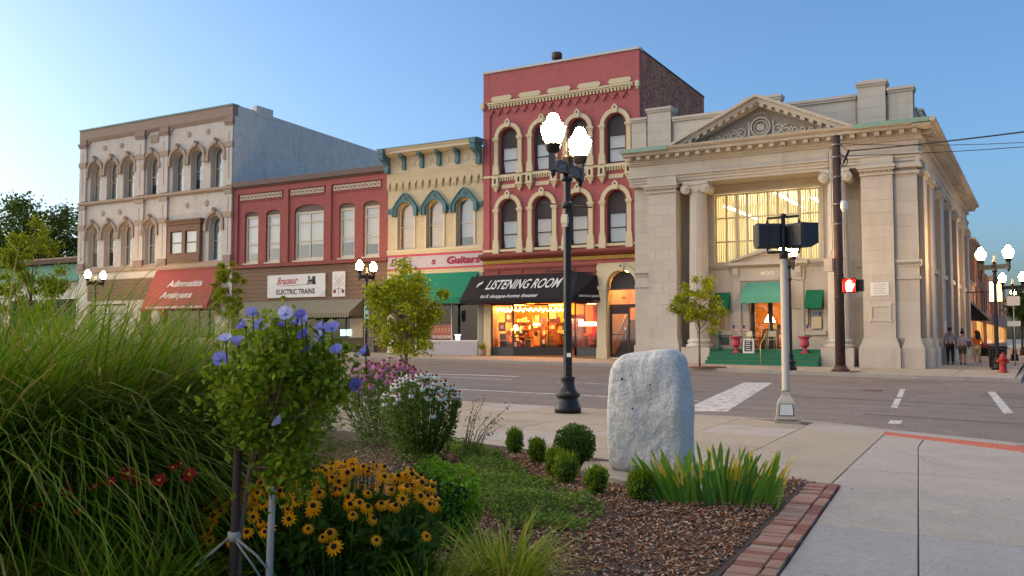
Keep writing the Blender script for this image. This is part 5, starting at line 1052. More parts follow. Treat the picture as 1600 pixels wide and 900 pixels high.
# right end: plaque, cartouche, low belt and the long side elevation
part('plaque', MB().box(-6.55,-5.8,42.87,42.9,3.3,3.87), M['white'], BK); mb = MB()
for k in range(5): mb.box(-6.45,-5.9-.1*(k % 2),42.864,42.87,3.4+.09*k,3.43+.09*k)
part('plaque_text', mb, mat('faded_text','#a8a298'), BK)
cr = part('cartouche', MB().band(rect(-6.5,-5.85,2.3,2.82), rect(-6.62,-5.73,2.18,2.94), 42.86, 42.9, closed=True), ST[2], BK)
for x, z in ((-6.6,2.2),(-5.75,2.2),(-6.6,2.92),(-5.75,2.92)): part('corner_stud', MB().box(x-.06,x+.06,42.85,42.9,z-.06,z+.06), ST[2], cr)
def low_belt(a, b, y): 
    q = part('low_belt', MB().box(a,b,y-.04,y+.2,4.55,4.62).box(a-.03,b+.03,y-.1,y+.2,4.72,4.84), LS, BK); mb = MB(); corbel_row(mb,a,b,max(6,int((b-a)/.09)),4.63,4.71,y-.07,y+.1); part('dentil', mb, LS, q)['kind'] = 'stuff'
    part('low_belt', MB().box(a,b,y-.05,y+.2,4.0,4.12), LS, BK)
low_belt(-17.9,-16.9,43.58); low_belt(-5.5,-4.52,43.05); low_belt(-15.4,-14.95,44.58); low_belt(-7.4,-6.9,44.58)
xs = -4.62
holesY = []
for i in range(5):
    yc = 49.2+4.86*i; holesY += [rect(yc-.85,yc+.85,5.4,8.3), rect(yc-.7,yc+.7,1.7,3.95)]
loops = MB()
tri = tessellate_polygon([[Vector((y,z,0)) for y,z in L] for L in [rect(43.1,71.5,gB-.1,10.4)]+holesY]); flat = [(xs,y,z) for L in [rect(43.1,71.5,gB-.1,10.4)]+holesY for y,z in L]
loops.add(flat, [tuple(t) for t in tri])
for L in holesY: loops.add([(xs,y,z) for y,z in L]+[(xs-.35,y,z) for y,z in L], [(i,(i+1)%4,(i+1)%4+4,i+4) for i in range(4)])
part('side_elevation', loops, ST[1], BK)
for L in holesY:
    y0, y1, z0, z1 = L[0][0], L[1][0], L[0][1], L[2][1]
    w = part('window', MB().pyz([(y0,z0),(y0+.08,z0),(y0+.08,z1),(y0,z1)], xs-.32, xs-.25).pyz([(y1-.08,z0),(y1,z0),(y1,z1),(y1-.08,z1)], xs-.32, xs-.25).box(xs-.31,xs-.26,y0+.08,y1-.08,(z0+z1)/2-.04,(z0+z1)/2+.04), M['ctrim'], BK)
    part('pane', MB().add([(xs-.29,y0+.08,z0),(xs-.29,y1-.08,z0),(xs-.29,y1-.08,z1),(xs-.29,y0+.08,z1)], [(0,1,2,3)]), M['glass'], w); part('blind', MB().add([(xs-.4,y0,z0),(xs-.4,y1,z0),(xs-.4,y1,z1),(xs-.4,y0,z1)], [(0,1,2,3)]), M['blindg'], w)
    if z0 > 5: part('spandrel', MB().box(xs,xs+.06,y0-.1,y1+.1,4.85,5.35), ST[2], BK)
for yc in (44.1,46.75,51.65,56.6,61.4,66.2,70.8):
    h = .62
    p = part('side_pilaster', MB().box(xs+.001,xs+.22,yc-h,yc+h,1.43,8.5), M['mortar'], BK); ashlar(p, yc-h, yc+h, xs+.24, 1.43, 8.5, 1.3, .7, .04, alongy=True)
    part('pilaster_base', MB().box(xs,xs+.42,yc-h-.16,yc+h+.16,gB-.1,1.02).box(xs,xs+.34,yc-h-.08,yc+h+.08,1.022,1.43), ST[2], p); part('pilaster_capital', MB().box(xs,xs+.3,yc-h-.04,yc+h+.04,8.5,8.62).box(xs,xs+.4,yc-h-.12,yc+h+.12,8.62,8.8).box(xs,xs+.34,yc-h-.06,yc+h+.06,8.8,8.98), ST[2], p)
part('side_belt', MB().box(xs,xs+.12,43.1,71.5,4.6,4.84), LS, BK)
part('side_architrave', MB().box(xs,xs+.16,42.904,71.5,9.024,9.2).box(xs,xs+.22,42.904,71.5,9.2,9.424).box(xs,xs+.3,42.854,71.5,9.424,9.494), LS, BK)
part('side_frieze', MB().box(xs,xs+.14,42.955,71.5,9.494,10.052), ST[1], BK)
sc_ = part('side_cornice', MB().box(xs,xs+.283,42.803,71.5,10.054,10.244).box(xs,xs+.72,42.1,71.9,10.446,10.583).box(xs,xs+.9,42.003,72.0,10.603,10.764), LS, BK)
for i in range(56): part('modillion', MB().box(xs+.28,xs+.68,43.0+i*.51,43.2+i*.51,10.26,10.43), LS, sc_)
sp_ = part('side_parapet', MB().box(xs-.5,xs-.1,44.3,71.4,10.76,11.6).box(xs-.55,xs-.04,44.3,71.4,11.6,11.75), LS, BK)
for k, yc in enumerate((46.5,51.6,56.6,61.4,66.2,70.6)): part('parapet_block', MB().box(xs-.54,xs+.02,yc-.8,yc+.8,10.77,11.9).box(xs-.6,xs+.08,yc-.86,yc+.86,11.9,12.0), ST[2], sp_)
part('rear_wall', MB().box(-17.85,-4.7,71.2,71.5,0,10.7), ST[1], BK); part('party_wall', MB().box(-17.87,-17.6,45,71.2,0,10.7), ST[1], BK); part('roof', MB().box(-17.6,-5.2,44.7,71.2,10.45,10.6), M['roof'], BK)
part('notice_box', MB().box(xs+.24,xs+.3,51.3,51.9,1.7,2.3), M['white'], BK)

# ================================================================== buildings beyond the bank and beyond the cream block
M['pinkstucco'] = mat('pink_tan_stucco', '#a98672', .9, .08, 1, .1, 30); M['brownwall'] = mat('brown_brick', '#7d5c4c', .9, .12, 2, .2, 50, brick=(.21,.075,.8)); M['greyroof'] = mat('grey_shingle', '#77797c', .9, .1, 4)
def street_house(label, y0, y1, zt, wm, nwin, rows, x1=-4.7, shop=True):
    t = thing('shop_building', label, 'building', (x1-4,y0,gz(-6,.1)))
    H_ = []
    for r, (za, zc) in enumerate(rows):
        for i in range(nwin):
            w = (y1-y0)/nwin; yc = y0+w*(i+.5); H_.append(rect(yc-w*.28,yc+w*.28,za,zc))
    if shop: H_.append(rect(y0+.8,y1-.8,.9,3.0))
    L0 = rect(y0,y1,-.1,zt); tri = tessellate_polygon([[Vector((a,b,0)) for a,b in L] for L in [L0]+H_]); mb = MB().add([(x1,a,b) for L in [L0]+H_ for a,b in L], [tuple(q) for q in tri])
    for L in H_: mb.add([(x1,a,b) for a,b in L]+[(x1-.3,a,b) for a,b in L], [(i,(i+1)%4,(i+1)%4+4,i+4) for i in range(4)])
    part('wall', mb, wm, t); part('end_wall', MB().box(x1-12,x1-.01,y0+.001,y0+.3,-.1,zt).box(x1-12,x1-.01,y1-.3,y1-.001,-.1,zt), wm, t); part('roof', MB().box(x1-12,x1-.31,y0+.31,y1-.31,zt-.6,zt-.4), M['roof'], t); part('parapet_cap', MB().box(x1-.35,x1+.12,y0-.02,y1+.02,zt,zt+.12), M['wtan'], t)
    for k, L in enumerate(H_):
        a, b, c, d_ = L[0][0], L[1][0], L[0][1], L[2][1]
        lit = (k % 3 == 1) or (shop and k == len(H_)-1)
        w = part('window', MB().box(x1-.29,x1-.2,a,b,c,c+.07).box(x1-.29,x1-.2,a,b,d_-.07,d_).box(x1-.29,x1-.2,a,a+.07,c+.071,d_-.071).box(x1-.29,x1-.2,b-.07,b,c+.071,d_-.071), M['ctrim'], t); part('pane', MB().add([(x1-.24,a,c),(x1-.24,b,c),(x1-.24,b,d_),(x1-.24,a,d_)], [(0,1,2,3)]), M['glass'], w)
        part('room_light' if lit else 'blind', MB().add([(x1-.34,a,c),(x1-.34,b,c),(x1-.34,b,d_),(x1-.34,a,d_)], [(0,1,2,3)]), emit('lit_room','#ffb860',1.6) if lit else M['blindg'], w)
    return t
street_house('low pink tan stucco shop just behind the bank on the side street', 71.6, 82, 5.6, M['pinkstucco'], 3, [(3.6,5.0)])
ha = street_house('taller brown shop with grey gabled roof on the side street', 82.1, 97, 9.4, M['brownwall'], 4, [(3.9,5.8),(6.5,8.4)])
part('gable', MB().extr([(-12,86,9.4),(-4.9,86,9.4),(-6.4,86,12.4),(-11,86,12.4)], (0,10,0)), M['greyroof'], ha)
street_house('red brown shop far down the side street with lit windows', 97.1, 118, 7.4, M['brownwall'], 6, [(4.2,6.2)]); street_house('farthest tan shop on the side street', 118.1, 150, 8.6, M['pinkstucco'], 8, [(4.2,7.0)])
awning_ = thing('awning', 'black green sloping awning on the side street shop behind the bank', 'awning', (-4.6,76,2.6))
part('canopy', MB().extr([(-4.68,73,4.2),(-4.68,79.5,4.2),(-3.3,79.5,2.7),(-3.3,73,2.7)], (0,0,-.03)), M['awnblack'], awning_); part('end_panel', MB().extr([(-4.68,73,4.2),(-3.3,73,2.7),(-4.68,73,2.7)], (0,.02,0)), M['awnblack'], awning_)
o = thing('projecting_sign', 'lit white and yellow box sign projecting over the side street walk', 'sign', (-2.75,70,3.7)); part('box', MB().box(-3.15,-2.35,70.05,70.2,3.9,5.3), M['blackiron'], o); part('lit_face', MB().box(-3.12,-2.8,70.0,70.05,3.95,5.25), emit('sign_white','#fff2d8',4), o); part('lit_face', MB().box(-2.74,-2.4,70.0,70.05,3.95,5.25), emit('sign_yellow','#ffd860',3), o); part('bracket', MB().tube([(-4.7,70.12,4.6),(-3.1,70.12,4.6)], .04, 6), M['blackiron'], o)
# left end
LB = thing('shop_building', 'low flat roofed building with teal fascia at the far left', 'building', (-76,46,gz(-76,.1)))
part('wall', MB().box(-96,-64.2,46,58,.9,6.0), M['wtrim'], LB); part('fascia', MB().box(-96.2,-64.1,45.6,46.2,6.0,7.35), mat('teal_fascia','#3f8a74',.6,.08,1), LB); part('roof_edge', MB().box(-96.6,-64.0,45.2,58.2,7.4,7.75), M['woodd'], LB); part('roof', MB().box(-96.6,-64,45.2,58.2,7.75,7.85), M['wtan'], LB)
for i in range(6):
    w = part('window', MB().band(rect(-94.9+5*i,-91.1+5*i,1.9,4.6), rect(-95+5*i,-91+5*i,1.8,4.7), 45.93, 45.99, closed=True), M['white'], LB); part('pane', MB().box(-94.9+5*i,-91.1+5*i,45.96,45.97,1.9,4.6), M['dark'], w)
# ================================================================== street lamps
def make_lamp(globe, label, group):
    t = thing('street_lamp', label, 'street lamp', (0,0,0), 0, group)
    b = MB().lathe([(.235,0),(.235,.10),(.215,.13),(.215,.16),(.195,.18),(.195,.21),(.18,.23),(.18,.26),(.2,.28),(.222,.30),(.222,.33),(.2,.35),(.17,.37),(.14,.43),(.12,.50),(.118,.58),(.13,.60),(.13,.63),(.09,.64)], n=20)
    lpart('base', b, M['blackiron'], t); lpart('shaft', MB().lathe([(.082,.64),(.078,2.0),(.068,4.1)], n=16, flute=1, depth=.07, smooth=False), M['blackiron'], t)
    lpart('collar', MB().lathe([(.08,3.62),(.1,3.64),(.1,3.72),(.08,3.74)], n=14).lathe([(.07,4.1),(.1,4.12),(.1,4.2),(.075,4.22),(.075,4.5),(.1,4.52),(.1,4.56),(.05,4.6),(.035,4.75),(.05,4.8),(.0,4.86)], n=14), M['blackiron'], t)
    lpart('cross_arm', MB().box(-.045,.045,-.58,-.1,4.24,4.42).box(-.045,.045,.1,.58,4.24,4.42).box(-.055,.055,-.6,-.1,4.40,4.43).box(-.055,.055,.1,.6,4.40,4.43).box(-.055,.055,-.6,.6,4.23,4.26), M['blackiron'], t)
    for s in (-1,1):
        y = s*.6
        lpart('upright', MB().box(-.06,.06,y-.06,y+.06,4.2,4.52).lathe([(.02,4.1),(.045,4.14),(.05,4.2)], (0,y,0), 10), M['blackiron'], t)
        lpart('fitter', MB().lathe([(.06,4.5),(.09,4.53),(.12,4.56),(.125,4.62),(.14,4.64),(.14,4.67)], (0,y,0), 14), M['blackiron'], t)
        lpart('globe', MB().lathe([(.11,4.665),(.15,4.72),(.19,4.82),(.212,4.94),(.205,4.965)], (0,y,0), 18), globe, t)
        lpart('band', MB().lathe([(.212,4.966),(.235,4.97),(.235,4.99),(.212,5.0)], (0,y,0), 18), M['blackiron'], t)
        lpart('globe_top', MB().lathe([(.205,5.001),(.16,5.03),(.12,5.07),(.1,5.14),(.07,5.19),(.02,5.21)], (0,y,0), 18), globe, t)
        lpart('finial', MB().lathe([(.02,5.205),(.03,5.22),(.012,5.25),(.0,5.32)], (0,y,0), 8), M['blackiron'], t)
        lpart('banner_rod', MB().tube([(0,0,3.68),(s*.42,s*.14,3.73 if s < 0 else 3.63)], .012, 6).tube([(0,0,2.5),(s*.42,s*.14,2.52 if s < 0 else 2.46)], .012, 6), M['blackiron'], t)
    return t
GR = 'twin globe street lamps'
L0 = make_lamp(M['globe'], 'nearest black twin globe street lamp standing on the concrete walk', GR); L0.location = (-7.31,14.67,gz(-7.31)); L0.rotation_euler.z = R(3)
lpart('outlet_box', MB().box(-.05,.05,-.14,-.08,3.28,3.5).box(-.06,.06,-.15,-.078,3.34,3.46), mat('cream_outlet','#cfc4a8'), L0); lpart('sticker', MB().box(.02,.1,-.086,-.084,.98,1.05), M['white'], L0)
for x, y, dz, lb in [(-32.2,39.9,.02,'twin globe street lamp in front of the striped awning'),(-55.3,39.8,.02,'twin globe street lamp at the far left beyond the tall grass'),(-8.95,38.2,.03,'twin globe street lamp before the bank steps, its globes behind the signal boxes'),(-1.75,44.0,.1,'twin globe street lamp beside the fire hydrant on the side street'),(-1.55,62,.11,'second twin globe street lamp down the side street walk'),(-1.5,82,.11,'third twin globe street lamp down the side street walk'),(-1.45,104,.11,'farthest twin globe street lamp on the side street')]:
    c = copy_tree(L0); tag(c, lb); c.location = (x,y,gz(x,dz)); c.rotation_euler.z = R(random.uniform(-3,3)) if x < -5 else R(62)
    for ch in list(c.children):
        if ch.name.startswith(('outlet_box','sticker')): bpy.data.objects.remove(ch)
        elif ch.name.startswith('banner_rod') and x > -20: pass
o = solo('parking_sign', MB().box(-32.15,-31.85,39.66,39.68,gz(-32,2.05),gz(-32,2.75)), mat('pale_green_sign','#a9c4b4',.6), 'small pale green plate on the lamp before the striped awning', 'sign', (-32,39.67,gz(-32,2.05)))
part('print', MB().box(-32.1,-31.9,39.655,39.659,gz(-32,2.5),gz(-32,2.65)).box(-32.1,-31.9,39.655,39.659,gz(-32,2.15),gz(-32,2.3)), mat('green_print','#4a7a66'), o); part('bracket', MB().box(-32.18,-31.95,39.68,39.82,gz(-32,2.35),gz(-32,2.42)), M['blackiron'], o)

# ================================================================== near signal pedestal, seen from behind
t = thing('pedestrian_signal', 'pale metal pedestal with two dark pedestrian signal boxes seen from behind', 'traffic signal', (-3.66,15.26,gz(-3.66)), R(15))
M['polegrey'] = mat('weathered_cream_pole', '#b3a794', .6, .08, 4, dirt=.35, dirtcol='#8a7c68'); M['sigbox'] = mat('dark_signal_box', '#2a2b2e', .5, .1, 4)
mb = MB(); z0 = .06
for a, b in ((( .19,.06),(.18,.10)),((.18,.10),(.155,.30)),((.155,.30),(.13,.36)),((.13,.36),(.075,.44)),((.075,.44),(.06,.50))):
    a, b = (a[0]*.88,a[1]), (b[0]*.88 if b[0] > .07 else b[0],b[1]); vs = [(sx*a[0],sy*a[0],a[1]) for sx,sy in ((-1,-1),(1,-1),(1,1),(-1,1))]+[(sx*b[0],sy*b[0],b[1]) for sx,sy in ((-1,-1),(1,-1),(1,1),(-1,1))]; mb.add(vs, [(0,1,5,4),(1,2,6,5),(2,3,7,6),(3,0,4,7)])
lpart('base', mb, M['polegrey'], t); lpart('door_frame', MB().extr([(-.12,-.161,.118),(.12,-.161,.118),(.104,-.146,.312),(-.104,-.146,.312)], (0,-.004,0)), mat('door_edge','#5c564e'), t); lpart('access_door', MB().extr([(-.105,-.164,.13),(.105,-.164,.13),(.092,-.149,.30),(-.092,-.149,.30)], (0,-.008,0)), mat('pale_door','#d2cec6',.6), t); lpart('footing', MB().box(-.18,.22,-.19,.2,-.02,.045), M['concrete'], t)
for sx, sy in ((-1,-1),(1,-1),(1,1),(-1,1)): lpart('anchor_bolt', MB().lathe([(.02,.04),(.02,.075)], (sx*.135,sy*.135,0), 6), mat('rust_bolt','#7a4a30'), t)
lpart('pole', MB().lathe([(.058,.50),(.075,.52),(.06,.54),(.057,2.66)], n=16), M['polegrey'], t); lpart('pole_sleeve', MB().lathe([(.066,2.66),(.066,2.80),(.036,2.81),(.036,3.34),(.05,3.35),(.05,3.39),(.0,3.41)], n=14), M['sigbox'], t)
def sigbox(x, y, rz, hood):
    c, s = math.cos(rz), math.sin(rz); P = lambda a, b, z: (x+a*c-b*s, y+a*s+b*c, z)
    mb = MB(); w, d, za, zc = .195, .1, 2.84, 3.24
    lv = [(w*.9,d,za+.02),(w,0,za),(w,-d,za+.01)]
    def ring(b, i): return [P(-w+i,b,za+i),P(w-i,b,za+i),P(w-i,b,zc-i),P(-w+i,b,zc-i)]
    R_ = [ring(-d,.03),ring(-d+.03,.0),ring(d,.0)]; vs = sum(R_, []); mb.add(vs, [(0,1,2,3)]+[(k*4+i,k*4+(i+1)%4,(k+1)*4+(i+1)%4,(k+1)*4+i) for k in range(2) for i in range(4)])
    b = lpart('signal_box', mb, M['sigbox'], t); lpart('lens', MB().add([P(-w+.03,d-.01,za+.03),P(w-.03,d-.01,za+.03),P(w-.03,d-.01,zc-.03),P(-w+.03,d-.01,zc-.03)], [(0,1,2,3)]), M['black'], b)
    h = MB(); h.add([P(-w,d,zc),P(w,d,zc),P(w,d+hood,zc+.01),P(-w,d+hood,zc+.01),P(-w,d,za),P(-w,d+hood,za+.08),P(w,d,za),P(w,d+hood,za+.08)], [(0,1,2,3),(0,3,5,4),(1,2,7,6)]); lpart('visor', h, M['sigbox'], b)
    lpart('seam', MB().add([P(-.004,-d-.003,za+.02),P(.004,-d-.003,za+.02),P(.004,-d-.003,zc-.02),P(-.004,-d-.003,zc-.02)], [(0,1,2,3)]), M['black'], b); lpart('latch', MB().box(*[v for pr in zip(P(-.02,-d,za-.02)[:2], P(.02,-d-.02,za)[:2]) for v in sorted(pr)], za-.03, za), M['sigbox'], b)
sigbox(-.24,.0,R(10),.16); sigbox(.22,.03,R(-45),.18)
lpart('bracket_arm', MB().tube([(-.25,0,3.25),(-.25,0,3.33),(.25,.03,3.36),(.25,.03,3.25)], .022, 8), M['sigbox'], t); lpart('bracket_arm', MB().tube([(-.25,0,2.83),(-.25,0,2.77),(.25,.03,2.77),(.25,.03,2.83)], .022, 8), M['sigbox'], t)
# ================================================================== rusty pole with lit stop hand, box, camera and cables
x, y = -7.05, 38.4; g0 = gz(x,.03)
t = thing('utility_pole', 'rusty brown utility pole at the bank corner carrying a lit stop hand', 'pole', (x,y,g0))
M['rust'] = mat('rusty_steel', '#4d3b34', .8, .3, 5, .3, 40, dirt=.5, dirtcol='#6e4a34')
part('shaft', MB().tube([(x,y,g0),(x,y,9.5)], [.2,.155], 14), M['rust'], t); part('base_flange', MB().lathe([(.34,0),(.34,.08),(.26,.1),(.24,.22)], (x,y,g0), 10), M['rust'], t); part('cap', MB().lathe([(.16,0),(.17,.06),(.1,.1)], (x,y,9.5), 12), M['rust'], t)
for z in (3.05,3.15,3.85,3.95,4.6,6.0,6.8,7.9,8.7,9.2): part('strap', MB().lathe([(.195,-.03),(.2,0),(.195,.03)], (x,y,z), 12), mat('grey_strap','#8a8680',.4,metal=.5) if z > 5 else M['rust'], t)
part('control_box', MB().box(x-.52,x-.2,y-.2,y+.05,4.1,4.62), M['polegrey'], t); part('conduit', MB().tube([(x-.36,y-.1,4.62),(x-.3,y-.14,4.85),(x-.21,y-.14,5.0),(x-.2,y-.14,9.0)], .025, 6), M['polegrey'], t)
cam_ = part('dome_camera', MB().tube([(x,y,6.9),(x+.25,y-.1,6.9)], .04, 6), M['white'], t); part('dome', MB().lathe([(.1,.15),(.14,.05),(.14,-.12),(.1,-.24),(.0,-.3)], (x+.27,y-.11,6.75), 12), M['white'], cam_)
sgn = part('signal_housing', MB().box(x+.2,x+.72,y-.28,y-.02,3.24,3.78).box(x+.1,x+.25,y-.18,y-.1,3.2,3.24).box(x+.1,x+.25,y-.18,y-.1,3.79,3.84), mat('red_lit_housing','#3a2220',.6), t)
part('visor', MB().box(x+.2,x+.72,y-.5,y-.28,3.78,3.8).box(x+.7,x+.72,y-.5,y-.28,3.24,3.78).box(x+.2,x+.22,y-.5,y-.28,3.24,3.78), M['sigbox'], sgn); part('side_box', MB().box(x+.73,x+.95,y-.22,y+.0,3.28,3.74), M['sigbox'], sgn)
hx, hz = x+.44, 3.5; hand = [(-.1,-.2),(.08,-.2),(.14,-.06),(.2,.06),(.15,.08),(.1,.0),(.09,.18),(.055,.18),(.045,.03),(.035,.22),(-.005,.22),(-.005,.03),(-.03,.21),(-.065,.2),(-.05,.02),(-.085,.14),(-.12,.13),(-.12,-.08)]
mb = MB(); tri = tessellate_polygon([[Vector((a,b,0)) for a,b in hand]]); mb.add([(hx+a*1.05,y-.292,hz+b*1.05) for a,b in hand], [tuple(q) for q in tri]); part('stop_hand', mb, emit('lit_hand','#ff6a4a',26), sgn); part('face', MB().box(x+.23,x+.69,y-.286,y-.281,3.27,3.75), emit('red_glow_face','#ff1a10',1.6), sgn)
mb = MB().tube([(x+.12,y,8.9)]+[(x+.3+.14*math.cos(q*.6),y-.05,8.5+.18*math.sin(q*.6)) for q in range(12)], .018, 5).tube([(x+.1,y,9.3),(x+.35,y-.05,9.0),(x+.5,y-.05,8.85),(x+.2,y,8.3)], .015, 5).tube([(x-.1,y,9.3),(x-.32,y,8.9),(x-.3,y,8.2),(x-.12,y,7.8)], .012, 5); part('cable_loop', mb, M['black'], t); part('splice_box', MB().tube([(x+.28,y-.06,8.45),(x+.5,y-.06,8.95)], .04, 8), M['black'], t)
part('litter_rust', MB().lathe([(.6,.0),(.55,.012),(.2,.02)], (x+.15,y,g0-.004), 12), mat('rust_stain','#7a5236'), t)
def cable(lb, a, b, sag, r):
    a, b = Vector(a), Vector(b); P = [a.lerp(b, i/16) - Vector((0,0,sag*4*(i/16)*(1-i/16))) for i in range(17)]
    solo('overhead_cable', MB().tube(P, r, 5), M['black'], lb, 'cable', tuple(a), 'cables strung from the utility pole')
cable('thick black cable strung from the pole to the right', (x+.5,y-.06,8.9), (10,27.5,7.6), .25, .028); cable('upper thin cable strung from the pole past the bank cornice', (x+.1,y,9.25), (14,42.5,10.4), .9, .012); cable('lower thin cable strung from the pole past the bank cornice', (x+.1,y,8.75), (14,41,9.6), .5, .014)
# ================================================================== bank steps: urns, flags, board, hand post, chairs, table
M['urn'] = mat('raspberry_urn', '#a8414c', .7, .1, 5)
def urn(x, y, z, lb):
    t = thing('garden_urn', lb, 'urn', (x,y,z)); 
    part('foot', MB().box(x-.17,x+.17,y-.17,y+.17,z,z+.06).lathe([(.15,.06),(.1,.1),(.07,.18),(.08,.24),(.13,.28)], (x,y,z), 14), M['urn'], t); part('bowl', MB().lathe([(.12,.28),(.19,.34),(.21,.42),(.18,.52),(.17,.62),(.21,.7),(.29,.74),(.29,.78),(.24,.78),(.2,.7)], (x,y,z), 18), M['urn'], t); part('soil', MB().lathe([(.2,.68),(.19,.7),(.0,.71)], (x,y,z), 12), M['soil'], t)
def flag(x, y, z, tilt, lb):
    t = thing('small_flag', lb, 'flag', (x,y,z)); e = (x+tilt*.4,y,z+.62); part('stick', MB().tube([(x,y,z),e], .007, 5), M['wtan'], t); mb = MB(); ex, ez = e[0], e[2]; d = .06*(1 if tilt >= 0 else -1)
    def cloth(u0,u1,v0,v1,m): mb.add([(ex+u*.24, y-.01-.02*math.sin(u*5), ez-v*.26-.1*u) for u, v in ((u0,v0),(u1,v0),(u1,v1),(u0,v1))], [(0,1,2,3)], m)
    for k in range(7): cloth(.4 if k < 4 else 0, 1, k/7, (k+1)/7, 0 if k % 2 == 0 else 1)
    cloth(0,.4,0,4/7,2); part('cloth', mb, [mat('flag_red','#a03038'), M['white'], mat('flag_blue','#2a3558')], t)
urn(-12.48,42.66,.757,'raspberry red urn at the left of the bank steps'); urn(-9.36,42.66,.757,'raspberry red urn at the right of the bank steps')
flag(-12.56,42.62,1.45,-.15,'small striped flag upright in the left urn'); flag(-12.36,42.62,1.45,.55,'small striped flag leaning right out of the left urn'); flag(-9.3,42.62,1.45,.1,'small striped flag in the right urn')
t = thing('sandwich_board', 'white framed sandwich board with dark chalk panel on the bank steps', 'sign', (-11.88,42.62,.757)); 
for s in (-1,1): part('panel', MB().extr([(-12.13,42.62+s*.1,.757),(-11.63,42.62+s*.1,.757),(-11.63,42.62+s*.015,1.42),(-12.13,42.62+s*.015,1.42)], (0,s*.02,0)), M['white'], t)
part('chalk_panel', MB().extr([(-12.06,42.497,.84),(-11.7,42.497,.84),(-11.7,42.575,1.36),(-12.06,42.575,1.36)], (0,-.006,0)), mat('chalkboard','#3f4044',.8,.3,9), t); mb = MB()
for k in range(5): mb.extr([(-12.0,42.5-.006+.015*k-.004,.9+.1*k),(-11.76-.04*(k%2),42.5-.006+.015*k-.004,.9+.1*k),(-11.76-.04*(k%2),42.503-.004+.015*k,.93+.1*k),(-12.0,42.503-.004+.015*k,.93+.1*k)], (0,-.004,0))
part('chalk_line', mb, M['white'], t)['kind'] = 'stuff'
t = thing('hand_pump', 'dark green cast iron post with a stub arm on the bank steps', 'post', (-13.35,42.9,.922)); part('post', MB().lathe([(.2,0),(.2,.05),(.07,.1),(.06,.6),(.09,.62),(.09,.7),(.05,.74),(.05,.85),(.0,.88)], (-13.35,42.9,.922), 12), mat('dark_green_iron','#1f4a44',.5), t); part('arm', MB().tube([(-13.35,42.9,1.7),(-13.2,42.9,1.74)], .03, 6), mat('dark_green_iron2','#1f4a44',.5), t)
def chair(x, y, rz, lb):
    t = thing('bistro_chair', lb, 'chair', (x,y,.922), rz, 'chairs before the bank door'); m = mat('cream_chair','#cfc6a6',.6)
    for sx in (-1,1):
        for sy in (-1,1): lpart('leg', MB().tube([(sx*.2,sy*.2,0),(sx*.18,sy*.18,.45)], .014, 6), m, t)
        lpart('back_post', MB().tube([(sx*.18,.18,.45),(sx*.17,.22,.86)], .014, 6), m, t); lpart('armrest', MB().tube([(sx*.19,.19,.66),(sx*.2,-.12,.66),(sx*.19,-.18,.46)], .012, 6), m, t)
    lpart('seat', MB().box(-.21,.21,-.2,.2,.44,.47), m, t); lpart('backrest', MB().box(-.17,.17,.19,.215,.6,.86), m, t)
chair(-11.95,43.55,R(150),'cream bistro chair at the left of the small table'); chair(-11.1,43.6,R(210),'cream bistro chair at the right of the small table')
t = thing('bistro_table', 'small round cream table between two chairs at the bank door', 'table', (-11.52,43.75,.922)); part('top', MB().lathe([(.3,0),(.3,.025)], (-11.52,43.75,1.62), 18), M['ctrim'], t); part('pedestal', MB().lathe([(.2,0),(.04,.04),(.03,.7)], (-11.52,43.75,.922), 10), M['blackiron'], t)
# ================================================================== side street walk: hydrant, bin, sign post
x, y = -1.45, 41.4; z = gz(x,.05)
t = thing('fire_hydrant', 'red fire hydrant by the bin on the side street corner', 'hydrant', (x,y,z)); m = mat('hydrant_red','#a5352a',.5,.1,6)
part('barrel', MB().lathe([(.2,0),(.2,.05),(.14,.07),(.13,.5),(.17,.52),(.17,.56),(.13,.58),(.12,.66),(.07,.74),(.03,.76),(.03,.82)], (x,y,z), 14), m, t)
for s in (-1,1): part('nozzle', MB().tube([(x+s*.1,y,z+.45),(x+s*.22,y,z+.45)], .06, 10), m, t)
part('pumper_nozzle', MB().tube([(x,y-.1,z+.4),(x,y-.24,z+.4)], .08, 12), m, t)
x, y = -1.78, 45.2; z = gz(x,.1)
t = thing('litter_bin', 'dark slatted litter bin behind the hydrant', 'bin', (x,y,z)); part('liner', MB().lathe([(.27,.05),(.31,.85)], (x,y,z), 16), M['black'], t)
for k in range(18):
    w = 2*math.pi*k/18; part('slat', MB().tube([(x+.3*math.cos(w),y+.3*math.sin(w),z+.04),(x+.36*math.cos(w),y+.36*math.sin(w),z+.92)], .025, 4), mat('brown_slat','#4a3a30') if k == 0 else bpy.data.materials['brown_slat'], t)
part('rim', MB().lathe([(.34,.9),(.4,.92),(.4,.97),(.34,.98)], (x,y,z), 18), M['blackiron'], t)
x, y = -1.25, 50.5; z = gz(x,.1)
t = thing('sign_post', 'grey steel sign post with two pale plates on the side street', 'sign', (x,y,z)); part('post', MB().tube([(x,y,z),(x,y,z+3.4)], .03, 6), M['polegrey'], t)
for a, b in ((2.9,3.35),(1.9,2.15)): part('plate', MB().box(x-.28,x+.28,y-.05,y-.03,z+a,z+b), M['white'], t)
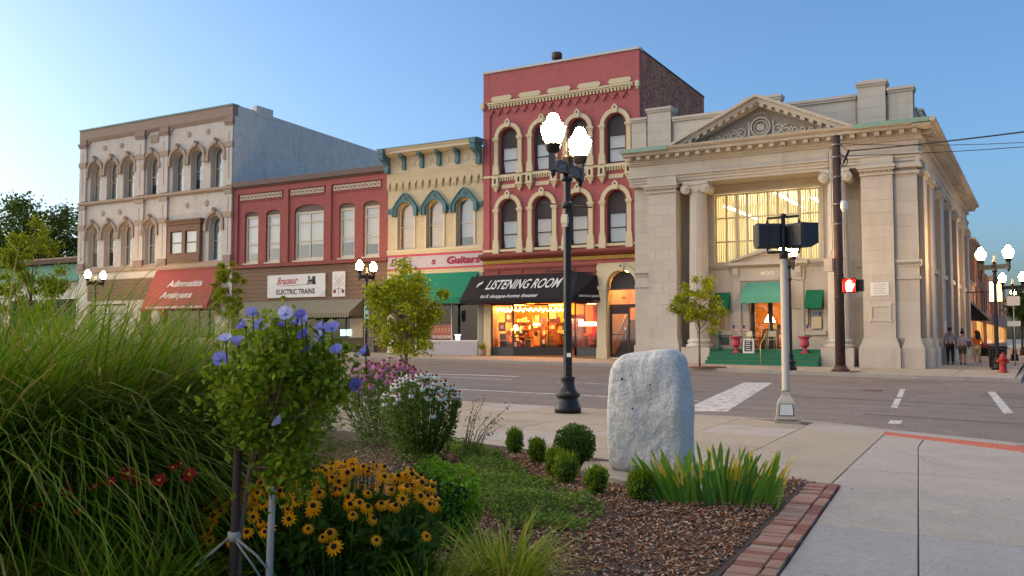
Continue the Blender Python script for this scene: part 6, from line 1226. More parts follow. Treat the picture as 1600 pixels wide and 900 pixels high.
# ================================================================== people walking away along the bank
def skin_mesh(V, E, Rr, sub=1):
    me = bpy.data.meshes.new('sk'); me.from_pydata(V, E, []); o = bpy.data.objects.new('sk', me); COL.objects.link(o)
    o.modifiers.new('s','SKIN'); d = me.skin_vertices[0].data
    for i, r in enumerate(Rr): d[i].radius = (r, r) if not isinstance(r, tuple) else r
    d[0].use_root = True; sb = o.modifiers.new('u','SUBSURF'); sb.levels = sub; sb.render_levels = sub
    bpy.context.view_layer.update(); out = bpy.data.meshes.new_from_object(o.evaluated_get(bpy.context.evaluated_depsgraph_get()))
    bpy.data.objects.remove(o); bpy.data.meshes.remove(me)
    for p in out.polygons: p.use_smooth = True
    return out
SKIN = mat('skin', '#a9775c', .6, .05, 4); SKIN2 = mat('skin_deep', '#7d553f', .6, .05, 4)
def person(lb, loc, h, step, arms, shirt, pants, longp, hair, skin, hat=None, sleeves=True, wide=1.0):
    t = thing('person', lb, 'person', loc, 0, 'people walking beside the bank'); k = h/1.75
    s = step; A_ = arms
    J = dict(pel=(0,0,.95), sp=(0,.01,1.12), ch=(0,.02,1.33), nk=(0,.02,1.5), hd=(0,.04,1.58), ht=(0,.05,1.7))
    V = [J[n] for n in ('pel','sp','ch','nk','hd','ht')]; E = [(0,1),(1,2),(2,3),(3,4),(4,5)]; Rr = [(.15*wide,.11),(.135*wide,.1),(.15*wide,.1),.055,.085,.08]
    def add(p, r, frm): V.append(p); Rr.append(r); E.append((frm, len(V)-1)); return len(V)-1
    idx = {}
    for sx in (-1,1):
        f = s*sx
        a = add((sx*.17,.02,1.42), .06, 2); b = add((sx*.25*wide, .0+A_[0]*sx, 1.15), .045, a); c = add((sx*.25*wide, .06+A_[1]+A_[0]*sx*1.5, .93+A_[2]), .032, b); d = add((sx*.245*wide,.09+A_[1]*1.2+A_[0]*sx*1.6,.87+A_[2]*1.1), .034, c)
        for q in range(4): fgr = add((sx*(.22+.018*q)*wide, .10+A_[1]*1.25+A_[0]*sx*1.65, .80+A_[2]*1.15-.01*(q in (1,2))), .009, d)
        add((sx*.20*wide,.12+A_[1]*1.2+A_[0]*sx*1.6,.85+A_[2]*1.1), .010, d)
        hp = add((sx*.09*wide,0,.9), .095*wide, 0); kn = add((sx*.1,f*.14+.03,.5), .062, hp); an = add((sx*.1,f*.22-.02,.09), .042, kn); add((sx*.11,f*.22+.13,.04), .036, an)
        idx[sx] = (a,b,c,hp,kn,an)
    sc3 = lambda P: [tuple(q*k for q in p) for p in P]
    def sub(keep, grow):
        m_ = {v:i for i,v in enumerate(keep)}; return skin_mesh(sc3([V[v] for v in keep]), [(m_[a],m_[b]) for a,b in E if a in m_ and b in m_], [tuple((q+grow)*k for q in (Rr[v] if isinstance(Rr[v],tuple) else (Rr[v],Rr[v]))) for v in keep])
    bm_ = skin_mesh(sc3(V), E, [tuple(q*k for q in (r if isinstance(r,tuple) else (r,r))) for r in Rr]); bm_.materials.append(skin); link('body', bm_, t)
    up_ = [0,1,2]+[idx[x][i] for x in (-1,1) for i in ((0,1) if sleeves else (0,))]; m1 = sub(up_, .018); m1.materials.append(shirt); link('shirt', m1, t)
    lo_ = [0]+[idx[x][i] for x in (-1,1) for i in ((3,4,5) if longp else (3,4))]; m2 = sub(lo_, .02); m2.materials.append(pants); link('trousers' if longp else 'shorts', m2, t)
    lpart('hair', MB().ball((0,.03*k,1.70*k), .1*k, 12, 8, sz=(.1*k,.11*k,.095*k)), hair, t)
    for sx in (-1,1): lpart('shoe', MB().ball((sx*.105*k,(s*sx*.22+.06)*k,.045*k), .05, 10, 6, sz=(.05*k,.13*k,.05*k)), M['white'] if hat else M['black'], t)
    if hat: lpart('cap', MB().ball((0,.04*k,1.75*k), .1*k, 12, 8, sz=(.11*k,.12*k,.075*k)).box(-.07*k,.07*k,.12*k,.22*k,1.72*k,1.735*k), hat, t)
    return t
tee = mat('grey_tee','#7d8088',.9,.05,4); lav = mat('lavender_top','#a59aa6',.9,.05,4); org = mat('orange_top','#c2571f',.9,.05,4); khk = mat('khaki_cloth','#b09a76',.9,.05,4); gsh = mat('grey_shorts','#5a5450',.9,.05,4); hrd = mat('dark_hair','#231a16',.7)
gp = gz(-4,.11)
person('person in grey tee shirt and long black trousers walking away', (-3.98,49.6,gp), 1.78, .12, (.05,.0,.0), tee, M['black'], True, hrd, SKIN2)
p2 = person('person with hair bun in lavender top and grey shorts walking away', (-3.5,50.4,gp), 1.62, -.1, (.04,.02,.0), lav, gsh, False, hrd, SKIN, wide=1.12); lpart('hair_bun', MB().ball((0,-.03,1.72), .06, 8, 6), hrd, p2)
p3 = person('person in orange cap and top with khaki shorts pushing a stroller', (-2.85,50.0,gp), 1.62, .08, (.0,.2,.14), org, khk, False, hrd, SKIN, hat=org, sleeves=False, wide=1.12); lpart('long_hair', MB().ball((.07,-.1,1.42), .1, 10, 8, sz=(.12,.07,.22)), hrd, p3)
x, y = -2.55, 50.9
t = thing('stroller', 'dark baby stroller pushed along beside the bank', 'stroller', (x,y,gp)); part('seat', MB().extr([(x-.2,y-.1,gp+.4),(x-.2,y+.35,gp+.42),(x-.2,y+.45,gp+.62),(x-.2,y-.2,gp+.9)], (.4,0,0)), M['black'], t); part('canopy', MB().lathe([(.3,0),(.26,.14),(.12,.26),(.0,.28)], (x,y-.1,gp+.78), 12), mat('stroller_red','#8a3028'), t); part('frame', MB().tube([(x-.22,y-.5,gp+1.0),(x+.22,y-.5,gp+1.0),(x+.22,y+.4,gp+.3),(x+.22,y+.6,gp+.12)], .015, 6).tube([(x-.22,y-.5,gp+1.0),(x-.22,y+.4,gp+.3),(x-.22,y+.6,gp+.12)], .015, 6), M['polegrey'], t)
for sx in (-1,1):
    for yy in (-.25,.6): part('wheel', MB().tube([(x+sx*.24-.02,y+yy,gp+.13),(x+sx*.24+.02,y+yy,gp+.13)], .13, 14), M['black'], t)
solo('shoulder_bag', MB().ball((-3.18,49.9,gp+1.0), .14, 10, 8, sz=(.1,.07,.16)).tube([(-3.2,49.9,gp+1.1),(-3.05,49.95,gp+1.36)], .012, 5), mat('plum_bag','#5a4a68'), 'plum shoulder bag at the left hip of the stroller pusher', 'bag', (-3.18,49.9,gp+.85))
# ================================================================== vegetation helpers (arrays)
def rand_dirs(n, rng=RNG, up=0.0):
    v = rng.normal(size=(n,3)); v[:,2] += up; return v/np.linalg.norm(v,axis=1,keepdims=True)
def leaf_mesh(name, P, size, mats, up=.6, asp=.5, fold=.18, mi=None, var=.35, N=None):
    n = len(P); nrm = rand_dirs(n, up=up) if N is None else N; t = rand_dirs(n); t -= nrm*np.sum(t*nrm,axis=1,keepdims=True); t /= np.linalg.norm(t,axis=1,keepdims=True)
    b = np.cross(nrm,t); L = (size*(1+var*(RNG.random(n)*2-1)))[:,None]; w = L*asp
    V = np.stack([P-t*L*.5, P+b*w*.5+nrm*L*fold*.5, P+t*L*.5-nrm*L*fold*.4, P-b*w*.5+nrm*L*fold*.5], axis=1).reshape(-1,3)
    F = np.arange(4*n).reshape(n,4)
    if mi is None: mi = RNG.integers(0, len(mats) if isinstance(mats,(list,tuple)) else 1, n)
    return npmesh(name, V, F, mats, mi)
def blade_mesh(name, B, az, L, th0, curl, w, mats, seg=6, mi=None):   # arching strap leaves
    n = len(B); s = np.linspace(0,1,seg+1); ds = 1/seg
    th = th0[:,None] + curl[:,None]*(s[None,:]**1.4)
    hr = np.concatenate([np.zeros((n,1)), np.cumsum(np.sin((th[:,1:]+th[:,:-1])/2)*ds,axis=1)],axis=1)*L[:,None]
    vz = np.concatenate([np.zeros((n,1)), np.cumsum(np.cos((th[:,1:]+th[:,:-1])/2)*ds,axis=1)],axis=1)*L[:,None]
    d = np.stack([np.cos(az),np.sin(az)],1); sd = np.stack([-np.sin(az),np.cos(az)],1)
    C_ = np.zeros((n,seg+1,3)); C_[:,:,0] = B[:,0:1]+d[:,0:1]*hr; C_[:,:,1] = B[:,1:2]+d[:,1:2]*hr; C_[:,:,2] = B[:,2:3]+vz
    ww = w[:,None]*np.clip(1-s[None,:]**2.2,.03,1)*(.55+.9*np.minimum(s[None,:]*2,.5))
    S_ = np.zeros_like(C_); S_[:,:,0] = sd[:,0:1]; S_[:,:,1] = sd[:,1:2]; S_ *= ww[:,:,None]*.5
    V = np.stack([C_-S_, C_+S_],axis=2).reshape(-1,3)
    base = (np.arange(n)*(seg+1)*2)[:,None] + (np.arange(seg)*2)[None,:]
    F = np.stack([base,base+1,base+3,base+2],axis=2).reshape(-1,4)
    k = len(mats) if isinstance(mats,(list,tuple)) else 1
    m_ = np.repeat(RNG.integers(0,k,n) if mi is None else mi, seg)
    return npmesh(name, V, F, mats, m_, smooth=True)
def clump_pts(n, cs, rs, flat=1.0):
    i = RNG.integers(0,len(cs),n); v = RNG.normal(size=(n,3))*.5; v[:,2] *= flat; return cs[i]+v*rs[i][:,None]
def col_mats(base, cols, **k): return [leafm('%s_%d' % (base,i), c, **k) for i,c in enumerate(cols)]
G = {}
G['tree'] = col_mats('street_leaf', ['#9aa038','#8a9432','#aeae40','#788430'])
G['farcrown'] = col_mats('oak_leaf', ['#4a5c34','#3c4e2c','#5c6c3a'])
G['grass'] = col_mats('grass_blade', ['#6e8c26','#5c7c24','#86983a','#4c6a24','#78904a','#a8904e'], var=.25, vs=4)
G['grass2'] = col_mats('fine_grass', ['#84925a','#748450','#98986a'], var=.25, vs=4)
G['lily'] = col_mats('lily_leaf', ['#667c2e','#768a32','#566c28','#929642'], var=.2, vs=4)
G['yg'] = col_mats('yellow_grass', ['#8a9a3c','#a5ac50','#6f8434','#b0a860'], var=.2, vs=4)
G['hib'] = col_mats('hibiscus_leaf', ['#6a7e2a','#586e26','#7e8e32','#8e9a3a'])
G['rud'] = col_mats('rudbeckia_leaf', ['#3f5a2a','#4a6630','#34502a'])
G['cone'] = col_mats('cone_leaf', ['#56703a','#4a6434','#687e44'])
G['box'] = col_mats('box_leaf', ['#6c842e','#7e9434','#5a7226'])
G['ball'] = col_mats('round_leaf', ['#46682e','#537634','#3a5a2a'])
G['lime'] = col_mats('lime_leaf', ['#78a038','#88ae40','#689030'])
G['cover'] = col_mats('cover_leaf', ['#5c7a44','#6a8650','#4a683a','#8a9a60'])
G['iris'] = col_mats('iris_leaf', ['#6a9048','#7ca058','#5a8254'], var=.15, vs=3); G['irisy'] = [leafm('iris_yellow', '#d8b838', .2)]
BARK = mat('young_bark', '#7d6350', .9, .2, 12, .4, 40); BARKD = mat('dark_bark', '#4a3a30', .9, .2, 8, .4, 30)
def tree(label, x, y, h, rad, zc, nl, lsize, mats, group=None, sway=0.0, k=46, trunk=.045, bark=None, dz=.0, crown_h=None, name='street_tree', thin=1.0):
    z0 = gz(x,dz); t = thing(name, label, 'tree', (x,y,z0), 0, group); ch = crown_h or (h-zc)
    cs = []; 
    while len(cs) < k:
        p = RNG.uniform(-1,1,3); q = (p[2]+1)/2
        lim = (math.sin(math.pi*min(1,(q*.82+.14)))**.8)
        if math.hypot(p[0],p[1]) < lim and math.hypot(p[0],p[1]) > lim*.25*RNG.random(): cs.append((p[0]*rad, p[1]*rad, zc+q*ch))
    cs = np.array(cs); rs = rad*(.16+.14*RNG.random(k))*thin
    P = clump_pts(nl, cs, rs, .8); link('crown', leaf_mesh('crown', P, lsize, mats), t)
    mb = MB(); top = (sway, 0, zc+ch*.55); mb.tube([(0,0,-.05),(.0,0,zc*.5),(sway*.4,.01,zc),top], [trunk*1.15,trunk,trunk*.85,trunk*.3], 8)
    for c in cs[::3]:
        zz = max(zc*.75, c[2]-.35*ch*(.5+.5*RNG.random())); b0 = (sway*.5*zz/zc if zz < zc else sway*.6,0,min(zz,zc+ch*.4)); md = ((b0[0]+c[0])/2, c[1]/2, (b0[2]+c[2])/2+.04*rad); mb.tube([b0,md,tuple(c)], [trunk*.42,trunk*.28,trunk*.1], 5)
    lpart('trunk', mb, bark or BARK, t); return t
GT = 'young street trees'
tree('young street tree on the near walk in front of the guitar shop', -10.72,14.5, 2.95, .78, .95, 7500, .08, G['tree'], GT, dz=0, k=58)
tree('young street tree on the near walk at the far left above the grass', -23.5,15, 4.2, .85, 1.2, 8000, .09, G['tree'], GT, dz=0, k=50)
tree('young street tree in front of the red lettered awning', -43.2,40.3, 6.0, 1.0, 1.9, 9000, .12, G['tree'], GT, dz=.02, k=55)
tree('slim young street tree before the bank left column', -12.9,38.6, 3.92, 1.2, 1.5, 4600, .115, G['tree'], GT, dz=.02, k=44, thin=.8)
mb = MB().lathe([(.8,0),(.78,.02),(.0,.03)], (-12.6,38.75,gz(-12.6,.018)), 14); solo('tree_pit', mb, mat('red_mulch','#7a4a34',.95,.2,8), 'reddish mulch circle round the slim tree by the bank', 'tree pit', (-12.6,38.75,gz(-12.6,.02)))
for x, y, h, r, lb in [(-.9,56,4.3,1.0,'dark street tree nearest the litter bin on the side street'),(-.3,66,5.0,1.5,'second dark street tree along the side street kerb'),(-.5,92,5.6,1.8,'far dark street tree along the side street kerb')]: tree(lb, x, y, h, r, 1.9, 2600, .15, G['farcrown'], 'side street trees', dz=.1, k=36)
tree('big dark broadleaf tree behind the low building at far left', -116,75, 19, 9.5, 5.5, 17000, .5, G['farcrown'], None, k=130, trunk=.5, bark=BARKD, dz=0, name='broadleaf_tree', thin=.72)
tree('lower dark broadleaf tree behind the low building at the left edge', -128,80, 14.5, 8, 3, 8000, .5, G['farcrown'], None, k=70, trunk=.4, bark=BARKD, dz=0, name='broadleaf_tree', thin=.8)
# dry grass in the pot by the pier
n = 260; B = np.stack([RNG.normal(0,.06,n),RNG.normal(0,.06,n),np.full(n,.3)],1); link('foliage', blade_mesh('dry_foliage', B, RNG.uniform(0,6.28,n), RNG.uniform(.3,.6,n), RNG.uniform(.1,.7,n), RNG.uniform(.2,.9,n), np.full(n,.018), G['yg'], 4), pp)
# ================================================================== tall ornamental grass
def grass(label, x, y, n, L, spread, mats, w=.011, lean=(.05,.5), curl=(.5,1.9), drift=(0,0), name='ornamental_grass', seg=7, group=None):
    t = thing(name, label, 'grass clump', (x,y,bed_z(x,y)), 0, group); a = RNG.uniform(0,6.283,n); r = spread*np.sqrt(RNG.random(n))
    B = np.stack([r*np.cos(a), r*np.sin(a), np.zeros(n)],1); az = a + RNG.normal(0,.5,n)
    dx, dy = drift; vx = np.cos(az)+dx; vy = np.sin(az)+dy; az = np.arctan2(vy,vx)
    th = RNG.uniform(*lean,n)*(.35+.65*r/spread); link('blades', blade_mesh('blades', B, az, L*(.55+.45*RNG.random(n)**.6), th, RNG.uniform(*curl,n), w*(.6+.8*RNG.random(n)), mats, seg), t); return t
GG = 'tall arching ornamental grasses'
grass('tall arching grass clump at the left picture edge', -4.95,2.75, 3900, 2.1, .36, G['grass'], .017, (.08,.7), (.8,2.4), drift=(.12,.12), group=GG)
grass('tall arching grass clump second from the left edge', -4.85,3.45, 4100, 2.1, .38, G['grass'], .017, (.08,.7), (.8,2.4), drift=(.12,.12), group=GG)
grass('tall arching grass clump leaning towards the lavender flowered shrub', -4.95,4.25, 3400, 1.85, .34, G['grass'], .015, (.08,.6), (.8,2.3), drift=(0,0), group=GG)
grass('tall grass clump behind the leftmost clumps', -6.1,3.6, 3000, 2.25, .45, G['grass'], .014, (.05,.7), (.8,2.8), group=GG)
grass('fine bluish grass clump farther back beside the striped awning', -6.35,5.55, 1500, 1.68, .26, G['grass2'], .008, (.02,.25), (.2,.9), group=GG)
grass('fine bluish grass clump in front of the red awning', -7.0,5.2, 1500, 1.75, .35, G['grass2'], .008, (.02,.35), (.2,1.1), group=GG)
# ================================================================== daylilies with red flowers
def strap(label, x, y, n, L, w, mats, name, cat, group, lean=(.05,.6), curl=(.7,1.9), spread=.13, seg=7):
    t = thing(name, label, cat, (x,y,bed_z(x,y)), 0, group); a = RNG.uniform(0,6.283,n); r = spread*np.sqrt(RNG.random(n)); B = np.stack([r*np.cos(a), r*np.sin(a), np.zeros(n)],1)
    link('leaves', blade_mesh('leaves', B, a+RNG.normal(0,.4,n), L*(.6+.4*RNG.random(n)), RNG.uniform(*lean,n), RNG.uniform(*curl,n), w*(.7+.6*RNG.random(n)), mats, seg), t); return t
DL = []
for i, (x, y, lb) in enumerate([(-3.95,2.45,'daylily clump at the lower left corner under the red blooms'),(-3.55,2.5,'daylily clump second from the lower left corner'),(-3.5,2.85,'daylily clump under the tightest group of red blooms'),(-3.2,2.55,'daylily clump nearest the brown stake'),(-3.9,2.9,'daylily clump at the foot of the tall grass'),(-3.25,2.15,'low daylily clump at the bottom edge beside the stakes'),(-3.65,2.1,'low daylily clump at the bottom edge further left')]):
    DL.append(strap(lb, x, y, 230, .64 if i < 5 else .42, .022, G['lily'], 'daylily', 'daylily', 'daylilies with dark red flowers'))
def petals(n, r, tilt, wid, droop=0.0, m=0, mb=None, ph=0.0):
    mb = mb or MB()
    for k in range(n):
        a = 2*math.pi*k/n+ph; d = Vector((math.cos(a),math.sin(a),0)); s = Vector((-math.sin(a),math.cos(a),0)); u = Vector((0,0,1))
        p0 = d*r*.12; p1 = d*r*.55+u*r*tilt*.6; p2 = d*r+u*r*(tilt-droop)
        mb.add([p0-s*wid*.3, p0+s*wid*.3, p1+s*wid, p1-s*wid, p2+s*wid*.45, p2-s*wid*.45], [(0,1,2,3),(3,2,4,5)], m, True)
    return mb
RED = [leafm('lily_red','#8a1c14',.2), mat('lily_throat','#c08a30')]
lily_me = petals(6,.045,.7,.017,.35).ball((0,0,.012),.012,6,4,1).mesh('lily_flower', RED)
for p in [(-4.0,2.54,.66),(-3.74,2.58,.72),(-3.6,2.55,.66),(-3.42,2.56,.8),(-3.56,2.8,.76),(-3.36,2.76,.78),(-3.40,2.86,.82),(-3.43,2.93,.83),(-3.33,2.9,.79),(-3.93,2.62,.7),(-3.47,2.68,.81),(-3.66,2.66,.74),(-3.84,2.5,.66)]:
    par = min(DL, key=lambda o: (o.location.x-p[0])**2+(o.location.y-p[1])**2); q = Vector(p)-par.location
    st = lpart('flower_stem', MB().tube([(q.x*.4,q.y*.4,0),(q.x*.8,q.y*.8,q.z*.6),(q.x,q.y,q.z-.01)], .005, 5), G['lily'][0], par); f = link('flower', lily_me, st, q, (R(random.uniform(25,60)),0,R(random.uniform(0,60)))); f.scale = (random.uniform(.5,.85),)*3
# ================================================================== lavender flowered standard with its stakes
H = thing('hibiscus_shrub', 'staked leafy shrub topped with lavender blue flowers', 'shrub', (-2.9,2.98,bed_z(-2.9,2.98)))
hz0 = H.location.z; kc = 70; cs = []
while len(cs) < kc:
    p = RNG.uniform(-1,1,3); q = (p[2]+1)/2; lim = .42+.58*min(1,q*1.5) if q < .85 else .85
    if math.hypot(p[0],p[1]) < lim: cs.append((p[0]*.31, p[1]*.26, .66+q*.72))
cs = np.array(cs); cs[:,0] += .02; P = clump_pts(5200, cs, .08+.05*RNG.random(kc), .9)
link('crown', leaf_mesh('crown', P, .036, G['hib'], up=.4, asp=.6), H)
mb = MB().tube([(-.16,-.05,-.05),(-.15,-.05,.5),(-.1,-.03,.85),(.0,0,1.1)], [.014,.013,.011,.006], 7)
for c in cs[::4]: mb.tube([(-.1,-.03,.78),(c[0]*.5-.04,c[1]*.5,(c[2]+.78)/2+.02),tuple(c)], [.007,.005,.002], 5)
lpart('trunk', mb, BARK, H)
BL = [leafm('bloom_lavender','#8e8ed2',.12,.4,6), leafm('bloom_violet','#6e68b8',.15,.4,6), leafm('bloom_pale','#bcbce2',.1,.4,6), mat('bloom_eye','#6a2a4a')]
def bloom(m, r=.045, tilt=.75):
    mb = MB()
    for k in range(5):
        a = 2*math.pi*k/5; d = Vector((math.cos(a),math.sin(a),0)); s = Vector((-math.sin(a),math.cos(a),0)); u = Vector((0,0,1))
        rows_ = []
        for q, (rr, zz, ww) in enumerate(((.1,.0,.1),(.45,.5,.42),(.85,.85,.56),(1.08,.9,.34))): rows_.append([d*r*rr+u*r*zz*tilt+s*r*ww*v+u*r*.1*abs(v) for v in (-1,0,1)])
        vs = sum(rows_, []); mb.add(vs, [(i*3+j,i*3+j+1,i*3+j+4,i*3+j+3) for i in range(3) for j in range(2)], m, True)
    mb.tube([(0,0,0),(0,0,r*.9)], [.006,.004], 5, 2); mb.ball((0,0,-.004), .01, 6, 4, 3); return mb.mesh('bloom', BL)
BM = [bloom(0), bloom(1,.042,.95), bloom(2,.045,.9), bloom(0,.038,1.4)]
for i, p in enumerate([(-2.81,2.75,1.5),(-2.89,2.79,1.45),(-2.93,2.72,1.39),(-2.93,2.79,1.37),(-2.85,2.84,1.45),(-2.67,2.78,1.45),(-2.65,2.77,1.5),(-2.76,2.95,1.46),(-2.62,2.86,1.47),(-2.62,2.86,1.41),(-2.71,3.03,1.41),(-2.6,2.94,1.44),(-2.63,3.03,1.44),(-2.65,2.91,1.35),(-2.66,2.95,1.37),(-2.49,2.91,1.34),(-2.47,3.06,1.34),(-2.54,3.1,1.2),(-2.77,2.88,1.05),(-2.64,2.99,1.39),(-3.01,2.77,1.31),(-2.6,2.81,1.49)]):
    q = Vector(p)-H.location; link('bloom', BM[i % 4], H, q, (R(random.uniform(20,75)),R(random.uniform(-30,30)),R(random.uniform(-40,60))), random.uniform(.5,.76))
    lpart('flower_stalk', MB().tube([q-Vector((.01,-.02,.09)), q], .003, 4), G['hib'][1], H)
# low side branches of the shrub towards the right
z0 = bed_z(-3.06,2.9)
solo('wooden_stake', MB().tube([(-3.07,2.9,z0-.1),(-3.045,2.91,1.02)], [.021,.019], 7), BARKD, 'dark brown wooden stake tied to the flowering shrub', 'stake', (-3.07,2.9,z0))
solo('wooden_stake', MB().tube([(-2.93,2.98,z0-.1),(-2.925,2.985,.5),(-2.92,2.99,.76)], [.016,.015,.014], 8), mat('pale_birch','#a79f95',.8,.2,18), 'pale birch stake right of the dark stake', 'stake', (-2.93,2.98,z0))
rp = mat('grey_rope','#a39a8e',.9,.1,20)
solo('tie_rope', MB().tube([(-3.13,2.76,.44),(-3.1,2.84,.50),(-3.07,2.885,.545)], .005, 5).tube([(-3.05,2.885,.56),(-2.97,2.95,.47),(-2.925,2.965,.42)], .006, 5).tube([(-3.05,2.89,.55),(-2.99,2.93,.45),(-2.94,2.962,.36)], .005, 5).lathe([(.026,-.02),(.029,0),(.026,.02)], (-3.058,2.905,.55), 10), rp, 'pale rope knotted round the dark stake', 'rope', (-3.06,2.9,.5))
# ================================================================== black-eyed Susans
RU = thing('rudbeckia_plant', 'mound of golden yellow flowers with dark centres in the foreground', 'flowers', (-3.12,3.66,bed_z(-3.12,3.66)))
lat = np.array([.867,.499]); dep = np.array([-.499,.867])
def on_mound(u, v): return -3.12+.867*u-.499*v, 3.66+.499*u+.867*v
PTS = []
tries = 0
while len(PTS) < 190 and tries < 6000:
    tries += 1; u = RNG.uniform(-.78,.5); v = RNG.uniform(-.5,.4); e = (u/.64)**2+(v/.45)**2
    if e > 1.3: continue
    hz = .68*math.sqrt(max(.03,1-e*.5))+RNG.uniform(-.06,.03); hz = max(.2,hz)
    x, y = on_mound(u,v); p = np.array([x,y,hz])
    if all(np.linalg.norm(p-q) > .043 for q in PTS): PTS.append(p)
YEL = [leafm('ray_gold','#ffa00a',.08,.3,8), mat('disc_brown','#2a1a12',.9,.2,20)]
def daisy(r, droop, n=12, m=YEL, cone=.013):
    mb = petals(n, r, .05, r*.17, droop); mb.ball((0,0,.006), cone, 8, 5, 1, sz=(cone,cone,cone*.8)); return mb.mesh('flower_head', m)
DM = [daisy(.038,.25), daisy(.036,.6), daisy(.040,.1,11), daisy(.033,.9,13)]
stm = MB()
for i, p in enumerate(PTS):
    q = Vector(p)-Vector((RU.location.x,RU.location.y,0)); q.z = p[2]
    od = Vector((q.x,q.y,0)); od = od.normalized() if od.length > .01 else Vector((0,0,0)); tcam = Vector((.5,-.85,0))
    tilt = (od*.5+tcam*.5+Vector((random.gauss(0,.25),random.gauss(0,.25),.75))).normalized(); o = link('flower_head', DM[i % 4], RU, q, tilt.to_track_quat('Z','Y').to_euler(), random.uniform(.68,1.12))
    stm.tube([(q.x*.55,q.y*.55,0),(q.x*.9,q.y*.9,q.z*.6),(q.x,q.y,q.z-.006)], .0032, 4)
sm_ = lpart('stems', stm, G['rud'][1], RU); sm_['kind'] = 'stuff'
n = 2600; uu = RNG.uniform(-.62,.5,n); vv = RNG.uniform(-.45,.35,n); e = (uu/.62)**2+(vv/.45)**2; k_ = e < 1.1; uu, vv, e = uu[k_], vv[k_], e[k_]
P = np.stack([.867*uu-.499*vv, .499*uu+.867*vv, (.55*np.sqrt(np.clip(1-e*.55,.05,1)))*RNG.random(len(uu))**.45],1); link('leaves', leaf_mesh('leaves', P, .075, G['rud'], up=.7, asp=.42), RU)
# ================================================================== shrubs
def shrub(label, x, y, rx, rz, n, size, mats, zc=None, group=None, name='shrub', asp=.6, rough=.06, cat='shrub', upright=False):
    t = thing(name, label, cat, (x,y,bed_z(x,y)), 0, group); zc = rz*.95 if zc is None else zc
    d = rand_dirs(n); rr = (.80+.22*RNG.random(n)); bump = 1+rough*np.sin(d[:,0]*7+1)*np.sin(d[:,1]*6+2)+rough*np.sin(d[:,2]*9+d[:,0]*5)
    P = d*(rr*bump)[:,None]*np.array([rx,rx,rz]); P[:,2] += zc; P = P[P[:,2] > .01]
    N_ = d[:len(P)]*.0+rand_dirs(len(P), up=.3) if not upright else None
    link('foliage', leaf_mesh('foliage', P, size, mats, up=.9, asp=asp), t)
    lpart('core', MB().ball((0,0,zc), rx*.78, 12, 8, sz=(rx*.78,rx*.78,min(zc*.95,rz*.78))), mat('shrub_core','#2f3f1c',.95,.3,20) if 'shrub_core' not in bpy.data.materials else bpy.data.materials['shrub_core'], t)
    lpart('stem', MB().tube([(0,0,-.03),(0,0,zc*.5)], .012, 5), BARKD, t); return t
shrub('bright green rounded shrub behind the golden flowers', -3.47,5.02, .30, .28, 3800, .035, G['lime'], rough=.1)
BG = 'small clipped boxwoods along the bed'
def boxwood(label, x, y, r, h, n=900):
    t = shrub(label, x, y, r, h*.52, n, .030, G['box'], h*.5, BG, 'boxwood', .45, .12)
    m = 170; a = RNG.uniform(0,6.28,m); rr = r*.85*np.sqrt(RNG.random(m)); B = np.stack([rr*np.cos(a),rr*np.sin(a),h*(.55+.2*RNG.random(m))],1); link('shoots', blade_mesh('shoots', B, a, RNG.uniform(.05,.13,m)*h/.28, RNG.uniform(0,.35,m)*rr/r, np.zeros(m), np.full(m,.014), G['box'], 2), t)
boxwood('small boxwood farthest left at the edge of the walk', -5.22,9.12,.105,.29); boxwood('small boxwood second from left at the edge of the walk', -4.62,8.55,.10,.26); boxwood('small boxwood half hidden behind the paired one, below the big ball', -4.12,7.98,.10,.27); boxwood('small boxwood in front of the big round one', -3.82,7.62,.12,.28); boxwood('low boxwood left of the concrete pad', -3.33,7.22,.105,.23); boxwood('notched boxwood in front of the boulder', -2.91,7.15,.11,.26)
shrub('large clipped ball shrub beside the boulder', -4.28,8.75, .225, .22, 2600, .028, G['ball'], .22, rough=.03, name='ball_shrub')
# ================================================================== coneflowers
def coneflower(label, x, y, rad, h, heads, petalc, n, size=.05, hs=1.0):
    t = thing('coneflower', label, 'flowers', (x,y,bed_z(x,y))); mats = [leafm('ray_'+petalc[1:], petalc, .1, .3, 8), mat('cone_'+petalc[1:], '#8a4a1e', .9, .2, 30)]
    me = [daisy(.042,d,12,mats,.02) for d in (.5,.85,.3)]; stm = MB()
    for i in range(heads):
        a = RNG.uniform(0,6.28); r = rad*math.sqrt(RNG.random()); z = h*(1-.28*(r/rad)**2)-abs(RNG.normal(0,.07)); q = Vector((r*math.cos(a), r*math.sin(a), z))
        tl = (Vector((q.x,q.y,0))*.5+Vector((.2,-.35,1))).normalized(); link('flower_head', me[i % 3], t, q, tl.to_track_quat('Z','Y').to_euler(), hs*random.uniform(.8,1.15)); stm.tube([(q.x*.5,q.y*.5,.1),(q.x*.9,q.y*.9,z*.6),(q.x,q.y,z-.01)], .004, 4)
    lpart('stems', stm, G['cone'][1], t)['kind'] = 'stuff'
    uu = RNG.normal(size=(n,2)); uu /= np.linalg.norm(uu,axis=1,keepdims=True); r = rad*1.0*np.sqrt(RNG.random(n)); z = (h*.93)*RNG.random(n)**.8*(1-.25*(r/rad)**2); r *= (.6+.4*np.minimum(1,z/h*1.8)); link('leaves', leaf_mesh('leaves', np.stack([uu[:,0]*r,uu[:,1]*r,z],1), size, G['cone'], up=.4, asp=.4), t); return t
